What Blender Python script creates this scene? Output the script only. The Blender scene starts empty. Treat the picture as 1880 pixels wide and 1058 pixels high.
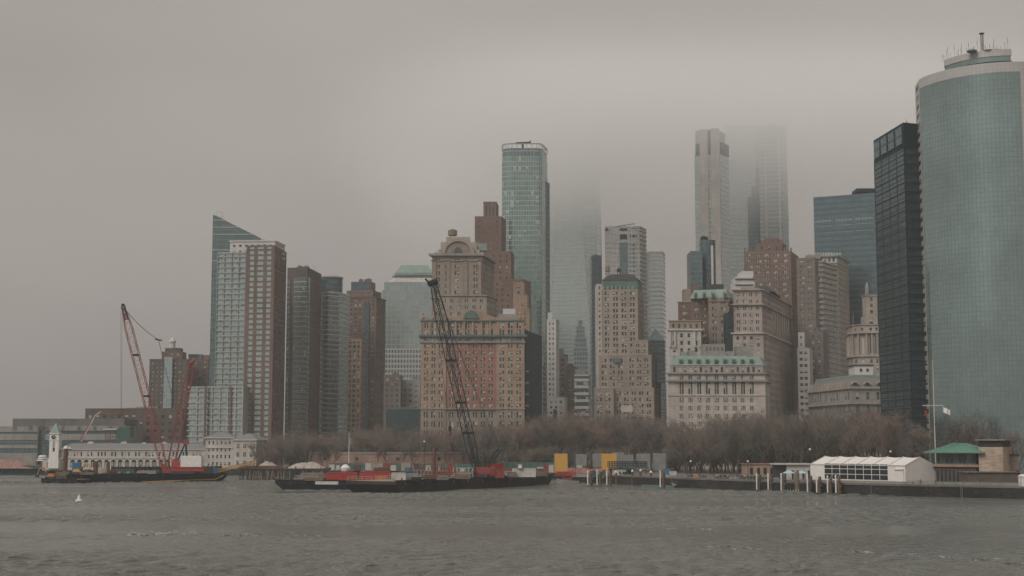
import bpy, math, random
from mathutils import Vector, Matrix
random.seed(7)
R = math.radians
SC = bpy.context.scene
COL = SC.collection

# ------------------------------------------------------------------ camera
F = 2611.0            # focal length in photo pixels (1880 wide)
CAM_H = 16.0          # upper deck of a ferry
HORIZON = 815.0
TH = math.atan((HORIZON - 529.0) / F)
cam = bpy.data.objects.new('camera', bpy.data.cameras.new('camera'))
cam.data.lens = F * 36.0 / 1880.0
cam.data.sensor_width = 36.0
cam.data.clip_start = 1.0
cam.data.clip_end = 12000.0
cam.location = (0, 0, CAM_H)
cam.rotation_euler = (R(90) + TH, 0, 0)
COL.objects.link(cam)
SC.camera = cam

# ------------------------------------------------------------------ light: overcast daylight
SKY_LO, SKY_HI = 0.84, 1.75
SUN_EL, SUN_X, SUN_Y = R(42), -0.62, -0.78
world = bpy.data.worlds.new('World')
SC.world = world
world.use_nodes = True
wn, wl = world.node_tree.nodes, world.node_tree.links
wn.clear()
w_out = wn.new('ShaderNodeOutputWorld'); w_bg = wn.new('ShaderNodeBackground')
sky = wn.new('ShaderNodeTexSky'); sky.sky_type = 'NISHITA'; sky.sun_disc = False
sky.sun_elevation = SUN_EL; sky.sun_rotation = math.atan2(SUN_X, SUN_Y)
sky.air_density = 1.0; sky.dust_density = 6.0; sky.ozone_density = 1.0
hs = wn.new('ShaderNodeHueSaturation'); hs.inputs['Saturation'].default_value = 0.04
tint = wn.new('ShaderNodeMix'); tint.data_type = 'RGBA'; tint.blend_type = 'MULTIPLY'
tint.inputs[0].default_value = 1.0; tint.inputs[7].default_value = (1.0, 0.945, 0.88, 1)
# slow mottling of the overcast
tcw = wn.new('ShaderNodeTexCoord'); mpw = wn.new('ShaderNodeMapping'); nzw = wn.new('ShaderNodeTexNoise')
mpw.inputs['Scale'].default_value = (1.0, 1.0, 3.0); nzw.inputs['Scale'].default_value = 2.2
nzw.inputs['Detail'].default_value = 3.0
rw = wn.new('ShaderNodeMapRange'); rw.inputs[1].default_value = 0.3; rw.inputs[2].default_value = 0.7
rw.inputs[3].default_value = 0.9; rw.inputs[4].default_value = 1.1
mw = wn.new('ShaderNodeMix'); mw.data_type = 'RGBA'; mw.blend_type = 'MULTIPLY'; mw.inputs[0].default_value = 1.0
# thick overcast evens out the clear-sky gradient
flat = wn.new('ShaderNodeMix'); flat.data_type = 'RGBA'; flat.inputs[0].default_value = 0.8
flat.inputs[7].default_value = (5.1, 4.63, 4.28, 1)
wl.new(sky.outputs[0], hs.inputs['Color']); wl.new(hs.outputs[0], tint.inputs[6])
wl.new(tint.outputs[2], flat.inputs[6])
wl.new(tcw.outputs['Generated'], mpw.inputs[0]); wl.new(mpw.outputs[0], nzw.inputs['Vector'])
wl.new(nzw.outputs[0], rw.inputs[0]); wl.new(flat.outputs[2], mw.inputs[6]); wl.new(rw.outputs[0], mw.inputs[7])
# an overcast sky is brighter overhead than at the horizon
sxy = wn.new('ShaderNodeSeparateXYZ'); el = wn.new('ShaderNodeMapRange'); mo = wn.new('ShaderNodeMix'); mo.data_type = 'RGBA'; mo.blend_type = 'MULTIPLY'
mo.inputs[0].default_value = 1.0; el.inputs[1].default_value = 0.0; el.inputs[2].default_value = 1.0; el.inputs[3].default_value = SKY_LO; el.inputs[4].default_value = SKY_HI
wl.new(tcw.outputs['Generated'], sxy.inputs[0]); wl.new(sxy.outputs[2], el.inputs[0]); wl.new(mw.outputs[2], mo.inputs[6]); wl.new(el.outputs[0], mo.inputs[7])
wl.new(mo.outputs[2], w_bg.inputs['Color']); w_bg.inputs['Strength'].default_value = 0.076
wl.new(w_bg.outputs[0], w_out.inputs['Surface'])

sun = bpy.data.objects.new('sun', bpy.data.lights.new('sun', 'SUN'))
sun.data.energy = 1.3; sun.data.angle = R(25); sun.data.color = (1.0, 0.975, 0.94)
sd = Vector((SUN_X * math.cos(SUN_EL), SUN_Y * math.cos(SUN_EL), math.sin(SUN_EL)))
sun.rotation_euler = sd.to_track_quat('Z', 'Y').to_euler()
sun.location = (-200, -200, 600)
COL.objects.link(sun)

SC.view_settings.view_transform = 'Standard'; SC.view_settings.look = 'None'
SC.view_settings.exposure = 0.0; SC.view_settings.gamma = 1.0
SC.render.engine = 'CYCLES'
cy = SC.cycles
cy.max_bounces = 12; cy.diffuse_bounces = 2; cy.glossy_bounces = 3; cy.transmission_bounces = 2
cy.volume_bounces = 10; cy.use_denoising = True; cy.caustics_reflective = False; cy.caustics_refractive = False
cy.sample_clamp_indirect = 4.0

# ------------------------------------------------------------------ photo pixel -> place
def WX(px, D, py=650):
    b = (529 - py) / F
    return (px - 940) / F * D / (math.cos(TH) - b * math.sin(TH))
def WZ(py, D):
    b = (529 - py) / F
    return CAM_H + (math.sin(TH) + b * math.cos(TH)) * D / (math.cos(TH) - b * math.sin(TH))
def W(px, py, D): return Vector((WX(px, D, py), D, WZ(py, D)))
def P2(px, D, py=650): return Vector((WX(px, D, py), D))

# ------------------------------------------------------------------ mesh builder
class MB:
    def __init__(s): s.v = []; s.f = []; s.m = []; s.uv = []
    def face(s, pts, m=0, uv=None):
        i = len(s.v); s.v.extend([tuple(p) for p in pts]); n = len(pts)
        s.f.append(tuple(range(i, i + n))); s.m.append(m)
        s.uv.append(uv if uv else [(0.0, 0.0)] * n)
    def wall(s, A, B, z0, z1, m=0, uo=0.0, zt=None):
        """vertical quad from A to B (outward is to the right of A->B); zt = other top height at B"""
        L = (B - A).length; zb = z1 if zt is None else zt
        s.face([(A.x, A.y, z0), (B.x, B.y, z0), (B.x, B.y, zb), (A.x, A.y, z1)], m,
               [(uo, z0), (uo + L, z0), (uo + L, zb), (uo, z1)])
    def prism(s, pts, z0, z1, m=0, cap=True, bottom=False, mcap=None):
        n = len(pts); u = 0.0
        for i in range(n):
            A, B = pts[i], pts[(i + 1) % n]
            s.wall(A, B, z0, z1, m, u); u += (B - A).length
        if cap: s.face([(p.x, p.y, z1) for p in pts], m if mcap is None else mcap, [(p.x, p.y) for p in pts])
        if bottom: s.face([(p.x, p.y, z0) for p in reversed(pts)], m)
    def box(s, x0, x1, y0, y1, z0, z1, m=0):
        s.prism([Vector((x0, y0)), Vector((x1, y0)), Vector((x1, y1)), Vector((x0, y1))], z0, z1, m, True, True)
    def slab(s, A, B, inn, out, z0, z1, m=0):
        """box along the wall line A->B, from inn metres inside to out metres outside"""
        d = (B - A).normalized(); n = Vector((d.y, -d.x))
        s.prism([A + n * out, B + n * out, B - n * inn, A - n * inn], z0, z1, m, True, True)
    def tube(s, pts, r, n=6, m=0, caps=True):
        pts = [Vector(p) for p in pts]; rs = r if isinstance(r, (list, tuple)) else [r] * len(pts)
        base = len(s.v); prev = None
        for i, p in enumerate(pts):
            t = (pts[min(i + 1, len(pts) - 1)] - pts[max(i - 1, 0)])
            if t.length < 1e-9: t = Vector((0, 0, 1))
            t.normalize()
            a = prev if prev is not None else (Vector((0, 0, 1)) if abs(t.z) < 0.9 else Vector((1, 0, 0)))
            a = (a - t * a.dot(t)); 
            if a.length < 1e-6: a = t.orthogonal()
            a.normalize(); prev = a; b = t.cross(a)
            for k in range(n):
                q = 2 * math.pi * k / n
                s.v.append(tuple(p + (a * math.cos(q) + b * math.sin(q)) * rs[i]))
        for i in range(len(pts) - 1):
            for k in range(n):
                k2 = (k + 1) % n; o = base + i * n; o2 = o + n
                s.f.append((o + k, o + k2, o2 + k2, o2 + k)); s.m.append(m); s.uv.append([(0, 0)] * 4)
        if caps and n > 2:
            s.f.append(tuple(base + k for k in reversed(range(n)))); s.m.append(m); s.uv.append([(0, 0)] * n)
            o = base + (len(pts) - 1) * n
            s.f.append(tuple(o + k for k in range(n))); s.m.append(m); s.uv.append([(0, 0)] * n)
    def lathe(s, c, prof, n=16, m=0):
        base = len(s.v)
        for r, z in prof:
            for k in range(n):
                q = 2 * math.pi * k / n
                s.v.append((c[0] + r * math.cos(q), c[1] + r * math.sin(q), z))
        for i in range(len(prof) - 1):
            for k in range(n):
                k2 = (k + 1) % n; o = base + i * n
                s.f.append((o + k, o + k2, o + n + k2, o + n + k)); s.m.append(m)
                s.uv.append([(k / n * 60, prof[i][1]), ((k + 1) / n * 60, prof[i][1]), ((k + 1) / n * 60, prof[i + 1][1]), (k / n * 60, prof[i + 1][1])])
        for idx, rev in ((0, True), (len(prof) - 1, False)):
            o = base + idx * n; L = [o + k for k in range(n)]
            if prof[idx][0] > 1e-4:
                s.f.append(tuple(reversed(L)) if rev else tuple(L)); s.m.append(m); s.uv.append([(0, 0)] * n)
    def mesh(s, name, mats, origin=(0, 0, 0)):
        o = Vector(origin); me = bpy.data.meshes.new(name)
        me.from_pydata([(x - o.x, y - o.y, z - o.z) for x, y, z in s.v], [], s.f)
        for mt in (mats if isinstance(mats, (list, tuple)) else [mats]): me.materials.append(mt)
        me.polygons.foreach_set('material_index', s.m)
        uvl = me.uv_layers.new(name='UVMap')
        uvl.data.foreach_set('uv', [c for f in s.uv for p in f for c in p])
        me.update(); return me
    def build(s, name, mats, parent=None, smooth=False):
        """link as ONE object; verts are world coordinates"""
        o = Vector(parent['_o']) if parent is not None and '_o' in parent else Vector((0, 0, 0))
        me = s.mesh(name, mats, o)
        if smooth: me.polygons.foreach_set('use_smooth', [True] * len(me.polygons))
        ob = bpy.data.objects.new(name, me); COL.objects.link(ob)
        if parent is not None: ob.parent = parent; ob['_o'] = tuple(o)
        return ob

def tag(o, label=None, cat=None, group=None, kind=None):
    if label: o['label'] = label
    if cat: o['category'] = cat
    if group: o['group'] = group
    if kind: o['kind'] = kind
    return o
def thing(name, label, cat, loc, group=None):
    o = bpy.data.objects.new(name, None); COL.objects.link(o); o.location = loc
    o.empty_display_size = 2.0; o['_o'] = tuple(loc)
    return tag(o, label, cat, group)
def copy_thing(root, loc, rz=0.0, label=None, scale=None):
    r = root.copy(); COL.objects.link(r); r.location = loc; r.rotation_euler = (0, 0, rz)
    if label: r['label'] = label
    if scale: r.scale = scale
    for ch in root.children:
        c = ch.copy(); COL.objects.link(c); c.parent = r
        for g in ch.children:
            d = g.copy(); COL.objects.link(d); d.parent = c
    return r

# ------------------------------------------------------------------ materials
def _new(name):
    m = bpy.data.materials.new(name); m.use_nodes = True
    nt = m.node_tree; p = nt.nodes['Principled BSDF']
    return m, nt, p
def _mix(nt, fac, a, b, blend='MIX'):
    n = nt.nodes.new('ShaderNodeMix'); n.data_type = 'RGBA'; n.blend_type = blend
    for sock, val in ((n.inputs[0], fac), (n.inputs[6], a), (n.inputs[7], b)):
        if hasattr(val, 'is_linked'): nt.links.new(val, sock)
        elif isinstance(val, (int, float)): sock.default_value = val
        else: sock.default_value = (*val, 1)
    return n.outputs[2]
def _math(nt, op, a, b=None, c=None):
    n = nt.nodes.new('ShaderNodeMath'); n.operation = op
    for i, val in enumerate((a, b, c)):
        if val is None: continue
        if hasattr(val, 'is_linked'): nt.links.new(val, n.inputs[i])
        else: n.inputs[i].default_value = val
    return n.outputs[0]
def _noise(nt, scale, detail=3, vec=None, sc3=None, rough=0.55):
    n = nt.nodes.new('ShaderNodeTexNoise'); n.inputs['Scale'].default_value = scale
    n.inputs['Detail'].default_value = detail; n.inputs['Roughness'].default_value = rough
    if vec is None:
        g = nt.nodes.new('ShaderNodeNewGeometry'); vec = g.outputs['Position']
    if sc3:
        mp = nt.nodes.new('ShaderNodeMapping'); mp.inputs['Scale'].default_value = sc3
        nt.links.new(vec, mp.inputs[0]); vec = mp.outputs[0]
    nt.links.new(vec, n.inputs['Vector']); return n.outputs[0]
def _rng(nt, v, a, b, c, d):
    n = nt.nodes.new('ShaderNodeMapRange'); nt.links.new(v, n.inputs[0])
    for i, x in enumerate((a, b, c, d)): n.inputs[i + 1].default_value = x
    return n.outputs[0]
def plain(name, col, rough=0.7, metal=0.0, var=0.15, scale=0.6, spec=0.3):
    m, nt, p = _new(name)
    f = _rng(nt, _noise(nt, scale, 4), 0.3, 0.7, 1 - var, 1 + var)
    nt.links.new(_mix(nt, 1.0, col, f, 'MULTIPLY'), p.inputs['Base Color'])
    p.inputs['Roughness'].default_value = rough; p.inputs['Metallic'].default_value = metal
    p.inputs['Specular IOR Level'].default_value = spec
    return m
def masonry(name, col, var=0.17, streak=0.24, soot=None):
    """stone or brick: blotches, single courses a shade apart, rain streaks"""
    m, nt, p = _new(name)
    f = _rng(nt, _noise(nt, 0.09, 5), 0.3, 0.7, 1 - var, 1 + var)
    c = _mix(nt, 1.0, col, f, 'MULTIPLY')
    f2 = _rng(nt, _noise(nt, 1.0, 3, sc3=(0.35, 0.35, 1.6)), 0.3, 0.7, 1 - var * .8, 1 + var * .8)
    c = _mix(nt, 1.0, c, f2, 'MULTIPLY')
    st = _rng(nt, _noise(nt, 1.0, 4, sc3=(0.6, 0.6, 0.045)), 0.5, 0.75, 0, streak * 2)
    c = _mix(nt, st, c, soot or tuple(x * 0.45 for x in col))
    nt.links.new(c, p.inputs['Base Color'])
    p.inputs['Roughness'].default_value = 0.85; p.inputs['Specular IOR Level'].default_value = 0.2
    return m
def curtain(name, glass, mull, pw, fh, lw=0.12, lh=0.2, span=0.0, scol=None, rough=0.12, metal=0.85,
            var=0.18, wob=0.03, blinds=0.0, bcol=(0.42, 0.42, 0.38), big=0.0):
    """glass skin: panes pw x fh metres with mullion lines, spandrel strips, blinds drawn in single panes"""
    m, nt, p = _new(name)
    uv = nt.nodes.new('ShaderNodeUVMap'); sep = nt.nodes.new('ShaderNodeSeparateXYZ')
    nt.links.new(uv.outputs[0], sep.inputs[0])
    u = _math(nt, 'DIVIDE', sep.outputs[0], pw); v = _math(nt, 'DIVIDE', sep.outputs[1], fh)
    fu = _math(nt, 'FRACT', u); fv = _math(nt, 'FRACT', v)
    cell = nt.nodes.new('ShaderNodeCombineXYZ')
    nt.links.new(_math(nt, 'FLOOR', u), cell.inputs[0]); nt.links.new(_math(nt, 'FLOOR', v), cell.inputs[1])
    wnz = nt.nodes.new('ShaderNodeTexWhiteNoise'); wnz.noise_dimensions = '2D'
    nt.links.new(cell.outputs[0], wnz.inputs['Vector'])
    c = _mix(nt, 1.0, glass, _rng(nt, wnz.outputs[0], 0, 1, 1 - var, 1 + var), 'MULTIPLY')
    if big:
        c = _mix(nt, 1.0, c, _rng(nt, _noise(nt, 0.035, 3), 0.35, 0.65, 1 - big, 1 + big), 'MULTIPLY')  # broad uneven reflections put into the glass colour
    met = metal; is_b = None
    if blinds:
        sepc = nt.nodes.new('ShaderNodeSeparateColor'); nt.links.new(wnz.outputs['Color'], sepc.inputs[0])
        is_b = _math(nt, 'LESS_THAN', sepc.outputs[0], blinds)
        # blinds come down to a different height in each pane
        is_b = _math(nt, 'MULTIPLY', is_b, _math(nt, 'GREATER_THAN', fv, _math(nt, 'MULTIPLY', sepc.outputs[1], 0.8)))
        c = _mix(nt, is_b, c, bcol)
    if span:
        sp = _math(nt, 'LESS_THAN', fv, span); c = _mix(nt, sp, c, scol)
    lu = _math(nt, 'LESS_THAN', fu, lw / pw); lv = _math(nt, 'LESS_THAN', fv, lh / fh)
    line = _math(nt, 'MAXIMUM', lu, lv); c = _mix(nt, line, c, mull)
    nt.links.new(c, p.inputs['Base Color'])
    solid = line
    if is_b is not None: solid = _math(nt, 'MAXIMUM', solid, is_b)
    if span: solid = _math(nt, 'MAXIMUM', solid, _math(nt, 'MULTIPLY', sp, 0.6))
    nt.links.new(_rng(nt, solid, 0, 1, metal, 0.0), p.inputs['Metallic'])
    nt.links.new(_rng(nt, solid, 0, 1, rough, 0.45), p.inputs['Roughness'])
    g = nt.nodes.new('ShaderNodeNewGeometry')
    sub = nt.nodes.new('ShaderNodeVectorMath'); sub.operation = 'SUBTRACT'; sub.inputs[1].default_value = (.5, .5, .5)
    scl = nt.nodes.new('ShaderNodeVectorMath'); scl.operation = 'SCALE'; scl.inputs['Scale'].default_value = wob
    add = nt.nodes.new('ShaderNodeVectorMath'); add.operation = 'ADD'
    nrm = nt.nodes.new('ShaderNodeVectorMath'); nrm.operation = 'NORMALIZE'
    nt.links.new(wnz.outputs['Color'], sub.inputs[0]); nt.links.new(sub.outputs[0], scl.inputs[0])
    nt.links.new(g.outputs['Normal'], add.inputs[0]); nt.links.new(scl.outputs[0], add.inputs[1])
    nt.links.new(add.outputs[0], nrm.inputs[0]); nt.links.new(nrm.outputs[0], p.inputs['Normal'])
    return m

M = {}
M['pane_dark'] = plain('pane_dark', (0.022, 0.03, 0.034), 0.08, 0.0, 0.3, 0.4, 0.5)
M['pane_mid'] = plain('pane_mid', (0.09, 0.10, 0.10), 0.1, 0.2, 0.3, 0.4, 0.5)
M['blind'] = plain('blind', (0.46, 0.43, 0.37), 0.6, 0.0, 0.2, 0.4)
M['frame_pale'] = plain('frame_pale', (0.36, 0.34, 0.30), 0.6)
M['frame_dark'] = plain('frame_dark', (0.05, 0.055, 0.055), 0.5)
M['copper'] = plain('copper_green', (0.23, 0.30, 0.26), 0.7, 0, 0.18, 0.25)
M['copper_dark'] = plain('copper_dark', (0.10, 0.15, 0.135), 0.7, 0, 0.2, 0.25)
M['roof'] = plain('roof_gravel', (0.16, 0.15, 0.14), 0.9)
M['roof_dark'] = plain('roof_dark', (0.05, 0.05, 0.052), 0.85)
M['slate'] = plain('roof_slate', (0.19, 0.19, 0.185), 0.7, 0, 0.15, 1.5)
M['steel_red'] = plain('steel_red', (0.26, 0.055, 0.045), 0.55, 0, 0.25, 0.8)
M['red_bright'] = plain('red_paint', (0.36, 0.045, 0.036), 0.5, 0, 0.2, 0.8)
M['steel_dark'] = plain('steel_dark', (0.010, 0.026, 0.032), 0.55, 0.0, 0.3, 0.8, 0.12)
M['cable'] = plain('cable', (0.05, 0.05, 0.055), 0.6)
M['hull'] = plain('hull_black', (0.007, 0.012, 0.014), 0.6, 0, 0.45, 0.5, 0.12)
M['hull_rust'] = masonry('hull_rust', (0.036, 0.030, 0.025), 0.35, 0.3, (0.11, 0.06, 0.035))
M['deck'] = masonry('deck_boards', (0.26, 0.22, 0.18), 0.25, 0.2)
M['rust'] = masonry('rust', (0.13, 0.07, 0.05), 0.3, 0.25)
M['white'] = plain('white_paint', (0.74, 0.71, 0.67), 0.5, 0, 0.07, 0.7)
M['offwhite'] = plain('off_white', (0.52, 0.49, 0.45), 0.6, 0, 0.14, 0.8)
M['white_dirty'] = masonry('white_dirty', (0.50, 0.46, 0.42), 0.15, 0.2)
M['yellow'] = plain('yellow_panel', (0.60, 0.33, 0.075), 0.6, 0, 0.07, 0.5)
M['orange'] = plain('orange_paint', (0.55, 0.20, 0.05), 0.6)
M['concrete'] = masonry('concrete', (0.27, 0.255, 0.235))
M['concrete_dark'] = masonry('concrete_dark', (0.15, 0.14, 0.13))
M['steel_grey'] = plain('steel_grey', (0.30, 0.30, 0.29), 0.5, 0.3, 0.15, 0.8)
M['timber'] = masonry('timber', (0.20, 0.155, 0.115), 0.25, 0.2)
M['timber_dark'] = masonry('timber_dark', (0.04, 0.034, 0.031), 0.3, 0.2)
M['net_green'] = plain('net_green', (0.05, 0.11, 0.09), 0.8, 0, 0.25, 0.6)
M['tarp_blue'] = plain('tarp_blue', (0.05, 0.16, 0.27), 0.6, 0, 0.25, 0.8)
# air: even haze below, soft-edged layers of low cloud that swallow the tower tops
HAZE_D, HAZE_C = 0.00014, (0.93, 0.975, 0.98)
CL_Z0, CL_Z1, CL_D = 168, 300, 0.0130
# ------------------------------------------------------------------ buildings: engine
GZ = 3.5     # level of the promenade and the streets
def offset(pts, d):
    """grow (d>0) or shrink a convex CCW outline"""
    n = len(pts); out = []
    for i in range(n):
        a, b, c = pts[i - 1], pts[i], pts[(i + 1) % n]
        d1 = (b - a).normalized(); d2 = (c - b).normalized()
        n1 = Vector((d1.y, -d1.x)); n2 = Vector((d2.y, -d2.x)); m = n1 + n2
        out.append(b + m * (d / max(0.35, m.dot(n1))))
    return out
def quad(L, C, Rr, py=650):
    l, c, r = P2(*L, py), P2(*C, py), P2(*Rr, py)
    return [l, c, r, l + r - c]
def rect(x0, x1, D, depth, py=650, skew=0.0):
    a, b = P2(x0, D, py), P2(x1, D + skew, py); d = (b - a).normalized()
    q = Vector((-d.y, d.x)) * depth
    return [a, b, b + q, a + q]
def frustum(mb, pts, d, z0, z1, m=0, mtop=None):
    top = offset(pts, -d); n = len(pts); u = 0
    for i in range(n):
        j = (i + 1) % n; L = (pts[j] - pts[i]).length
        mb.face([(pts[i].x, pts[i].y, z0), (pts[j].x, pts[j].y, z0), (top[j].x, top[j].y, z1), (top[i].x, top[i].y, z1)], m,
                [(u, z0), (u + L, z0), (u + L, z1), (u, z1)]); u += L
    mb.face([(p.x, p.y, z1) for p in top], m if mtop is None else mtop)
    return top

PANES = [M['pane_dark'], M['pane_mid'], M['blind'], M['frame_pale'], M['frame_dark']]
VAR = [(0, 0), (0, 0), (0, 0), (1, 0), (2, 0), (2, 0), (2, 2), (1, 1), (0, 1), (2, 1)]
def win_quads(mb, w, h, style, k, fr, T=None):
    """one sash window (or a pair side by side) in local axes x along the wall, -y outward"""
    def q(x0, x1, y, z0, z1, m):
        P = [(x0, y, z0), (x1, y, z0), (x1, y, z1), (x0, y, z1)]
        mb.face([T(p) for p in P] if T else P, m)
    n = 2 if style == 'pair' else (3 if style == 'tri' else 1)
    mull = min(0.32, w * 0.14) if n > 1 else 0.0; t = min(0.09, w * 0.06)
    cw = (w - mull * (n - 1)) / n
    for i in range(n):
        x0 = -w / 2 + i * (cw + mull); x1 = x0 + cw
        up, lo = VAR[(k * 7 + i * 3 + (k // 5)) % len(VAR)]
        hm = h * (0.02 if (k + i) % 3 else -0.12)
        q(x0 + t, x1 - t, 0.0, -h / 2 + t, hm - t * .5, lo)
        q(x0 + t, x1 - t, 0.0, hm + t * .5, h / 2 - t, up)
        q(x0, x0 + t, -.04, -h / 2, h / 2, fr); q(x1 - t, x1, -.04, -h / 2, h / 2, fr)
        q(x0 + t, x1 - t, -.04, -h / 2, -h / 2 + t, fr); q(x0 + t, x1 - t, -.04, h / 2 - t, h / 2, fr)
        q(x0 + t, x1 - t, -.04, hm - t * .5, hm + t * .5, fr)
        if i < n - 1: q(x1, x1 + mull, -.12, -h / 2, h / 2, fr)
WIN_MESH = {}
def win_mesh(w, h, style, k, fr):
    key = (round(w, 2), round(h, 2), style, k % 10, fr)
    if key not in WIN_MESH:
        mb = MB(); win_quads(mb, w, h, style, k % 10, fr); WIN_MESH[key] = mb.mesh('window', PANES)
    return WIN_MESH[key]

class Bld:
    def __init__(s, name, label, at, cat='building', group=None, fr=3, nparts=100, vis=(0, 742), visx=(0, 1880), mix=None):
        s.root = thing(name, label, cat, (at.x, at.y, GZ), group)
        s.wins = []; s.fr = fr; s.nparts = nparts; s.vis = vis; s.visx = visx; s.rng = random.Random(hash(label) % 9973 if False else sum(map(ord, label)))
        s.uo = 0.0; s.mix = mix
    def part(s, mb, name, mats, label=None):
        if not mb.f: return None
        o = mb.build(name, mats, s.root)
        if label: o['label'] = label
        return o
    # facade kinds ---------------------------------------------------
    def f_win(s, wall, glass, A, B, z0, z1, bay, floor, wf, hf, style='one', top=.7, bot=.6, side=.8, dep=.28, n=None, rows=None, m=0, skip=None):
        d = (B - A); L = d.length; d = d / L; nn = Vector((d.y, -d.x)); ang = math.atan2(d.y, d.x)
        n = n or max(1, round((L - 2 * side) / bay)); rows = rows or max(1, round((z1 - z0 - top - bot) / floor))
        pit = (L - 2 * side) / n; ww = pit * wf; fl = (z1 - z0 - top - bot) / rows; wh = fl * hf
        def q(a, b, za, zb): wall.wall(A + d * a, A + d * b, za, zb, m, a)
        zp = z0
        for r in range(rows):
            za = z0 + bot + fl * r + (fl - wh) / 2; zb = za + wh
            q(0, L, zp, za); zp = zb; xp = 0.0
            for i in range(n):
                xa = side + pit * i + (pit - ww) / 2; xb = xa + ww
                if skip and skip(i, r, n, rows): continue
                q(xp, xa, za, zb); xp = xb
                a0, b0 = A + d * xa, A + d * xb; a1, b1 = a0 - nn * dep, b0 - nn * dep
                wall.face([(a0.x, a0.y, za), (b0.x, b0.y, za), (b1.x, b1.y, za), (a1.x, a1.y, za)], m)
                wall.face([(a1.x, a1.y, zb), (b1.x, b1.y, zb), (b0.x, b0.y, zb), (a0.x, a0.y, zb)], m)
                wall.face([(a0.x, a0.y, za), (a1.x, a1.y, za), (a1.x, a1.y, zb), (a0.x, a0.y, zb)], m)
                wall.face([(b1.x, b1.y, za), (b0.x, b0.y, za), (b0.x, b0.y, zb), (b1.x, b1.y, zb)], m)
                c = (a1 + b1) / 2
                s.wins.append((c.x, c.y, (za + zb) / 2, ang, ww, wh, style, s.rng.randrange(1000)))
            q(xp, L, za, zb)
        q(0, L, zp, z1)
    def f_cw(s, wall, glass, A, B, z0, z1, m=0):
        glass.wall(A, B, z0, z1, m, s.uo); s.uo += (B - A).length
    def f_blank(s, wall, glass, A, B, z0, z1, m=0):
        wall.wall(A, B, z0, z1, m, s.uo)
    def f_band(s, wall, glass, A, B, z0, z1, floor, sf, out=.22, m=0, piers=0, pw=.6):
        glass.wall(A, B, z0, z1, 0, s.uo); s.uo += (B - A).length
        n = max(1, round((z1 - z0) / floor)); fl = (z1 - z0) / n
        for i in range(n):
            wall.slab(A, B, 0.0, out, z0 + i * fl, z0 + i * fl + fl * sf, m)
        wall.slab(A, B, 0.0, out, z1 - .9, z1, m) if sf > 0 else None
        s.piers(wall, A, B, z0, z1, piers, pw, out + .05, m)
    def piers(s, wall, A, B, z0, z1, n, pw, out, m=0):
        if not n: return
        d = (B - A); L = d.length; d = d / L
        for i in range(n + 1):
            x = min(max(L * i / n, pw / 2), L - pw / 2)
            wall.slab(A + d * (x - pw / 2), A + d * (x + pw / 2), 0.0, out, z0, z1, m)
    def f_grid(s, wall, glass, A, B, z0, z1, bay, floor, pw, sf, out=.35, out2=.15, m=0):
        s.f_band(wall, glass, A, B, z0, z1, floor, sf, out2, m, max(1, round((B - A).length / bay)), pw)
    def f_strips(s, wall, glass, A, B, z0, z1, zs, m=0):
        """solid wall with glass strips at the given (z_low, z_high)"""
        glass.wall(A, B, z0, z1, 0, s.uo); zp = z0
        for a, b in sorted(zs): wall.slab(A, B, 0.0, .5, zp, a, m); zp = b
        wall.slab(A, B, 0.0, .5, zp, z1, m)
    # ----------------------------------------------------------------
    def tier(s, pts, z0, z1, specs, wall_mat, glass_mat=None, name='wall', gname='glass_facade', roof=None, cap=True, parapet=0.0, label=None):
        wall, glass = MB(), MB(); n = len(pts)
        for i in range(n):
            sp = specs[i] if i < len(specs) else None
            A, B = pts[i], pts[(i + 1) % n]
            if sp is None: s.f_blank(wall, glass, A, B, z0, z1); continue
            getattr(s, 'f_' + sp[0])(wall, glass, A, B, z0, z1, *sp[1], **(sp[2] if len(sp) > 2 else {}))
        mats = list(wall_mat) if isinstance(wall_mat, (list, tuple)) else [wall_mat]
        ri = len(mats)
        if cap: wall.face([(p.x, p.y, z1 - .01) for p in pts], ri)
        if parapet:
            for i in range(n): wall.slab(pts[i], pts[(i + 1) % n], .35, .12, z1, z1 + parapet, 0)
        s.part(wall, name, mats + [roof or M['roof']], label)
        if glass.f: s.part(glass, gname, glass_mat)
    def cornice(s, pts, z, h, out, mat, name='cornice'):
        mb = MB(); mb.prism(offset(pts, out), z, z + h, 0, True, True); return s.part(mb, name, mat)
    def box(s, x0, x1, y0, y1, D, depth, mat, name, py=650):
        """box seen between pixels x0..x1 and y0(top)..y1 at depth D"""
        mb = MB(); mb.prism(rect(x0, x1, D, depth, py), WZ(y1, D), WZ(y0, D), 0, True, True); return s.part(mb, name, mat)
    def tank(s, px, py0, py1, D, wpx, mat):
        mb = MB(); c = P2(px, D, py0); r = wpx * D / F / 2; z0, z1 = WZ(py1, D), WZ(py0, D); h = z1 - z0
        mb.lathe((c.x, c.y), [(r, z0 + h * .25), (r, z0 + h * .8), (0.05, z1)], 14)
        for k in range(4):
            q = math.pi / 4 + k * math.pi / 2
            mb.tube([(c.x + r * .75 * math.cos(q), c.y + r * .75 * math.sin(q), z0 - .3), (c.x + r * .75 * math.cos(q), c.y + r * .75 * math.sin(q), z0 + h * .26)], .18, 4)
        return s.part(mb, 'water_tank', mat)
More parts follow.
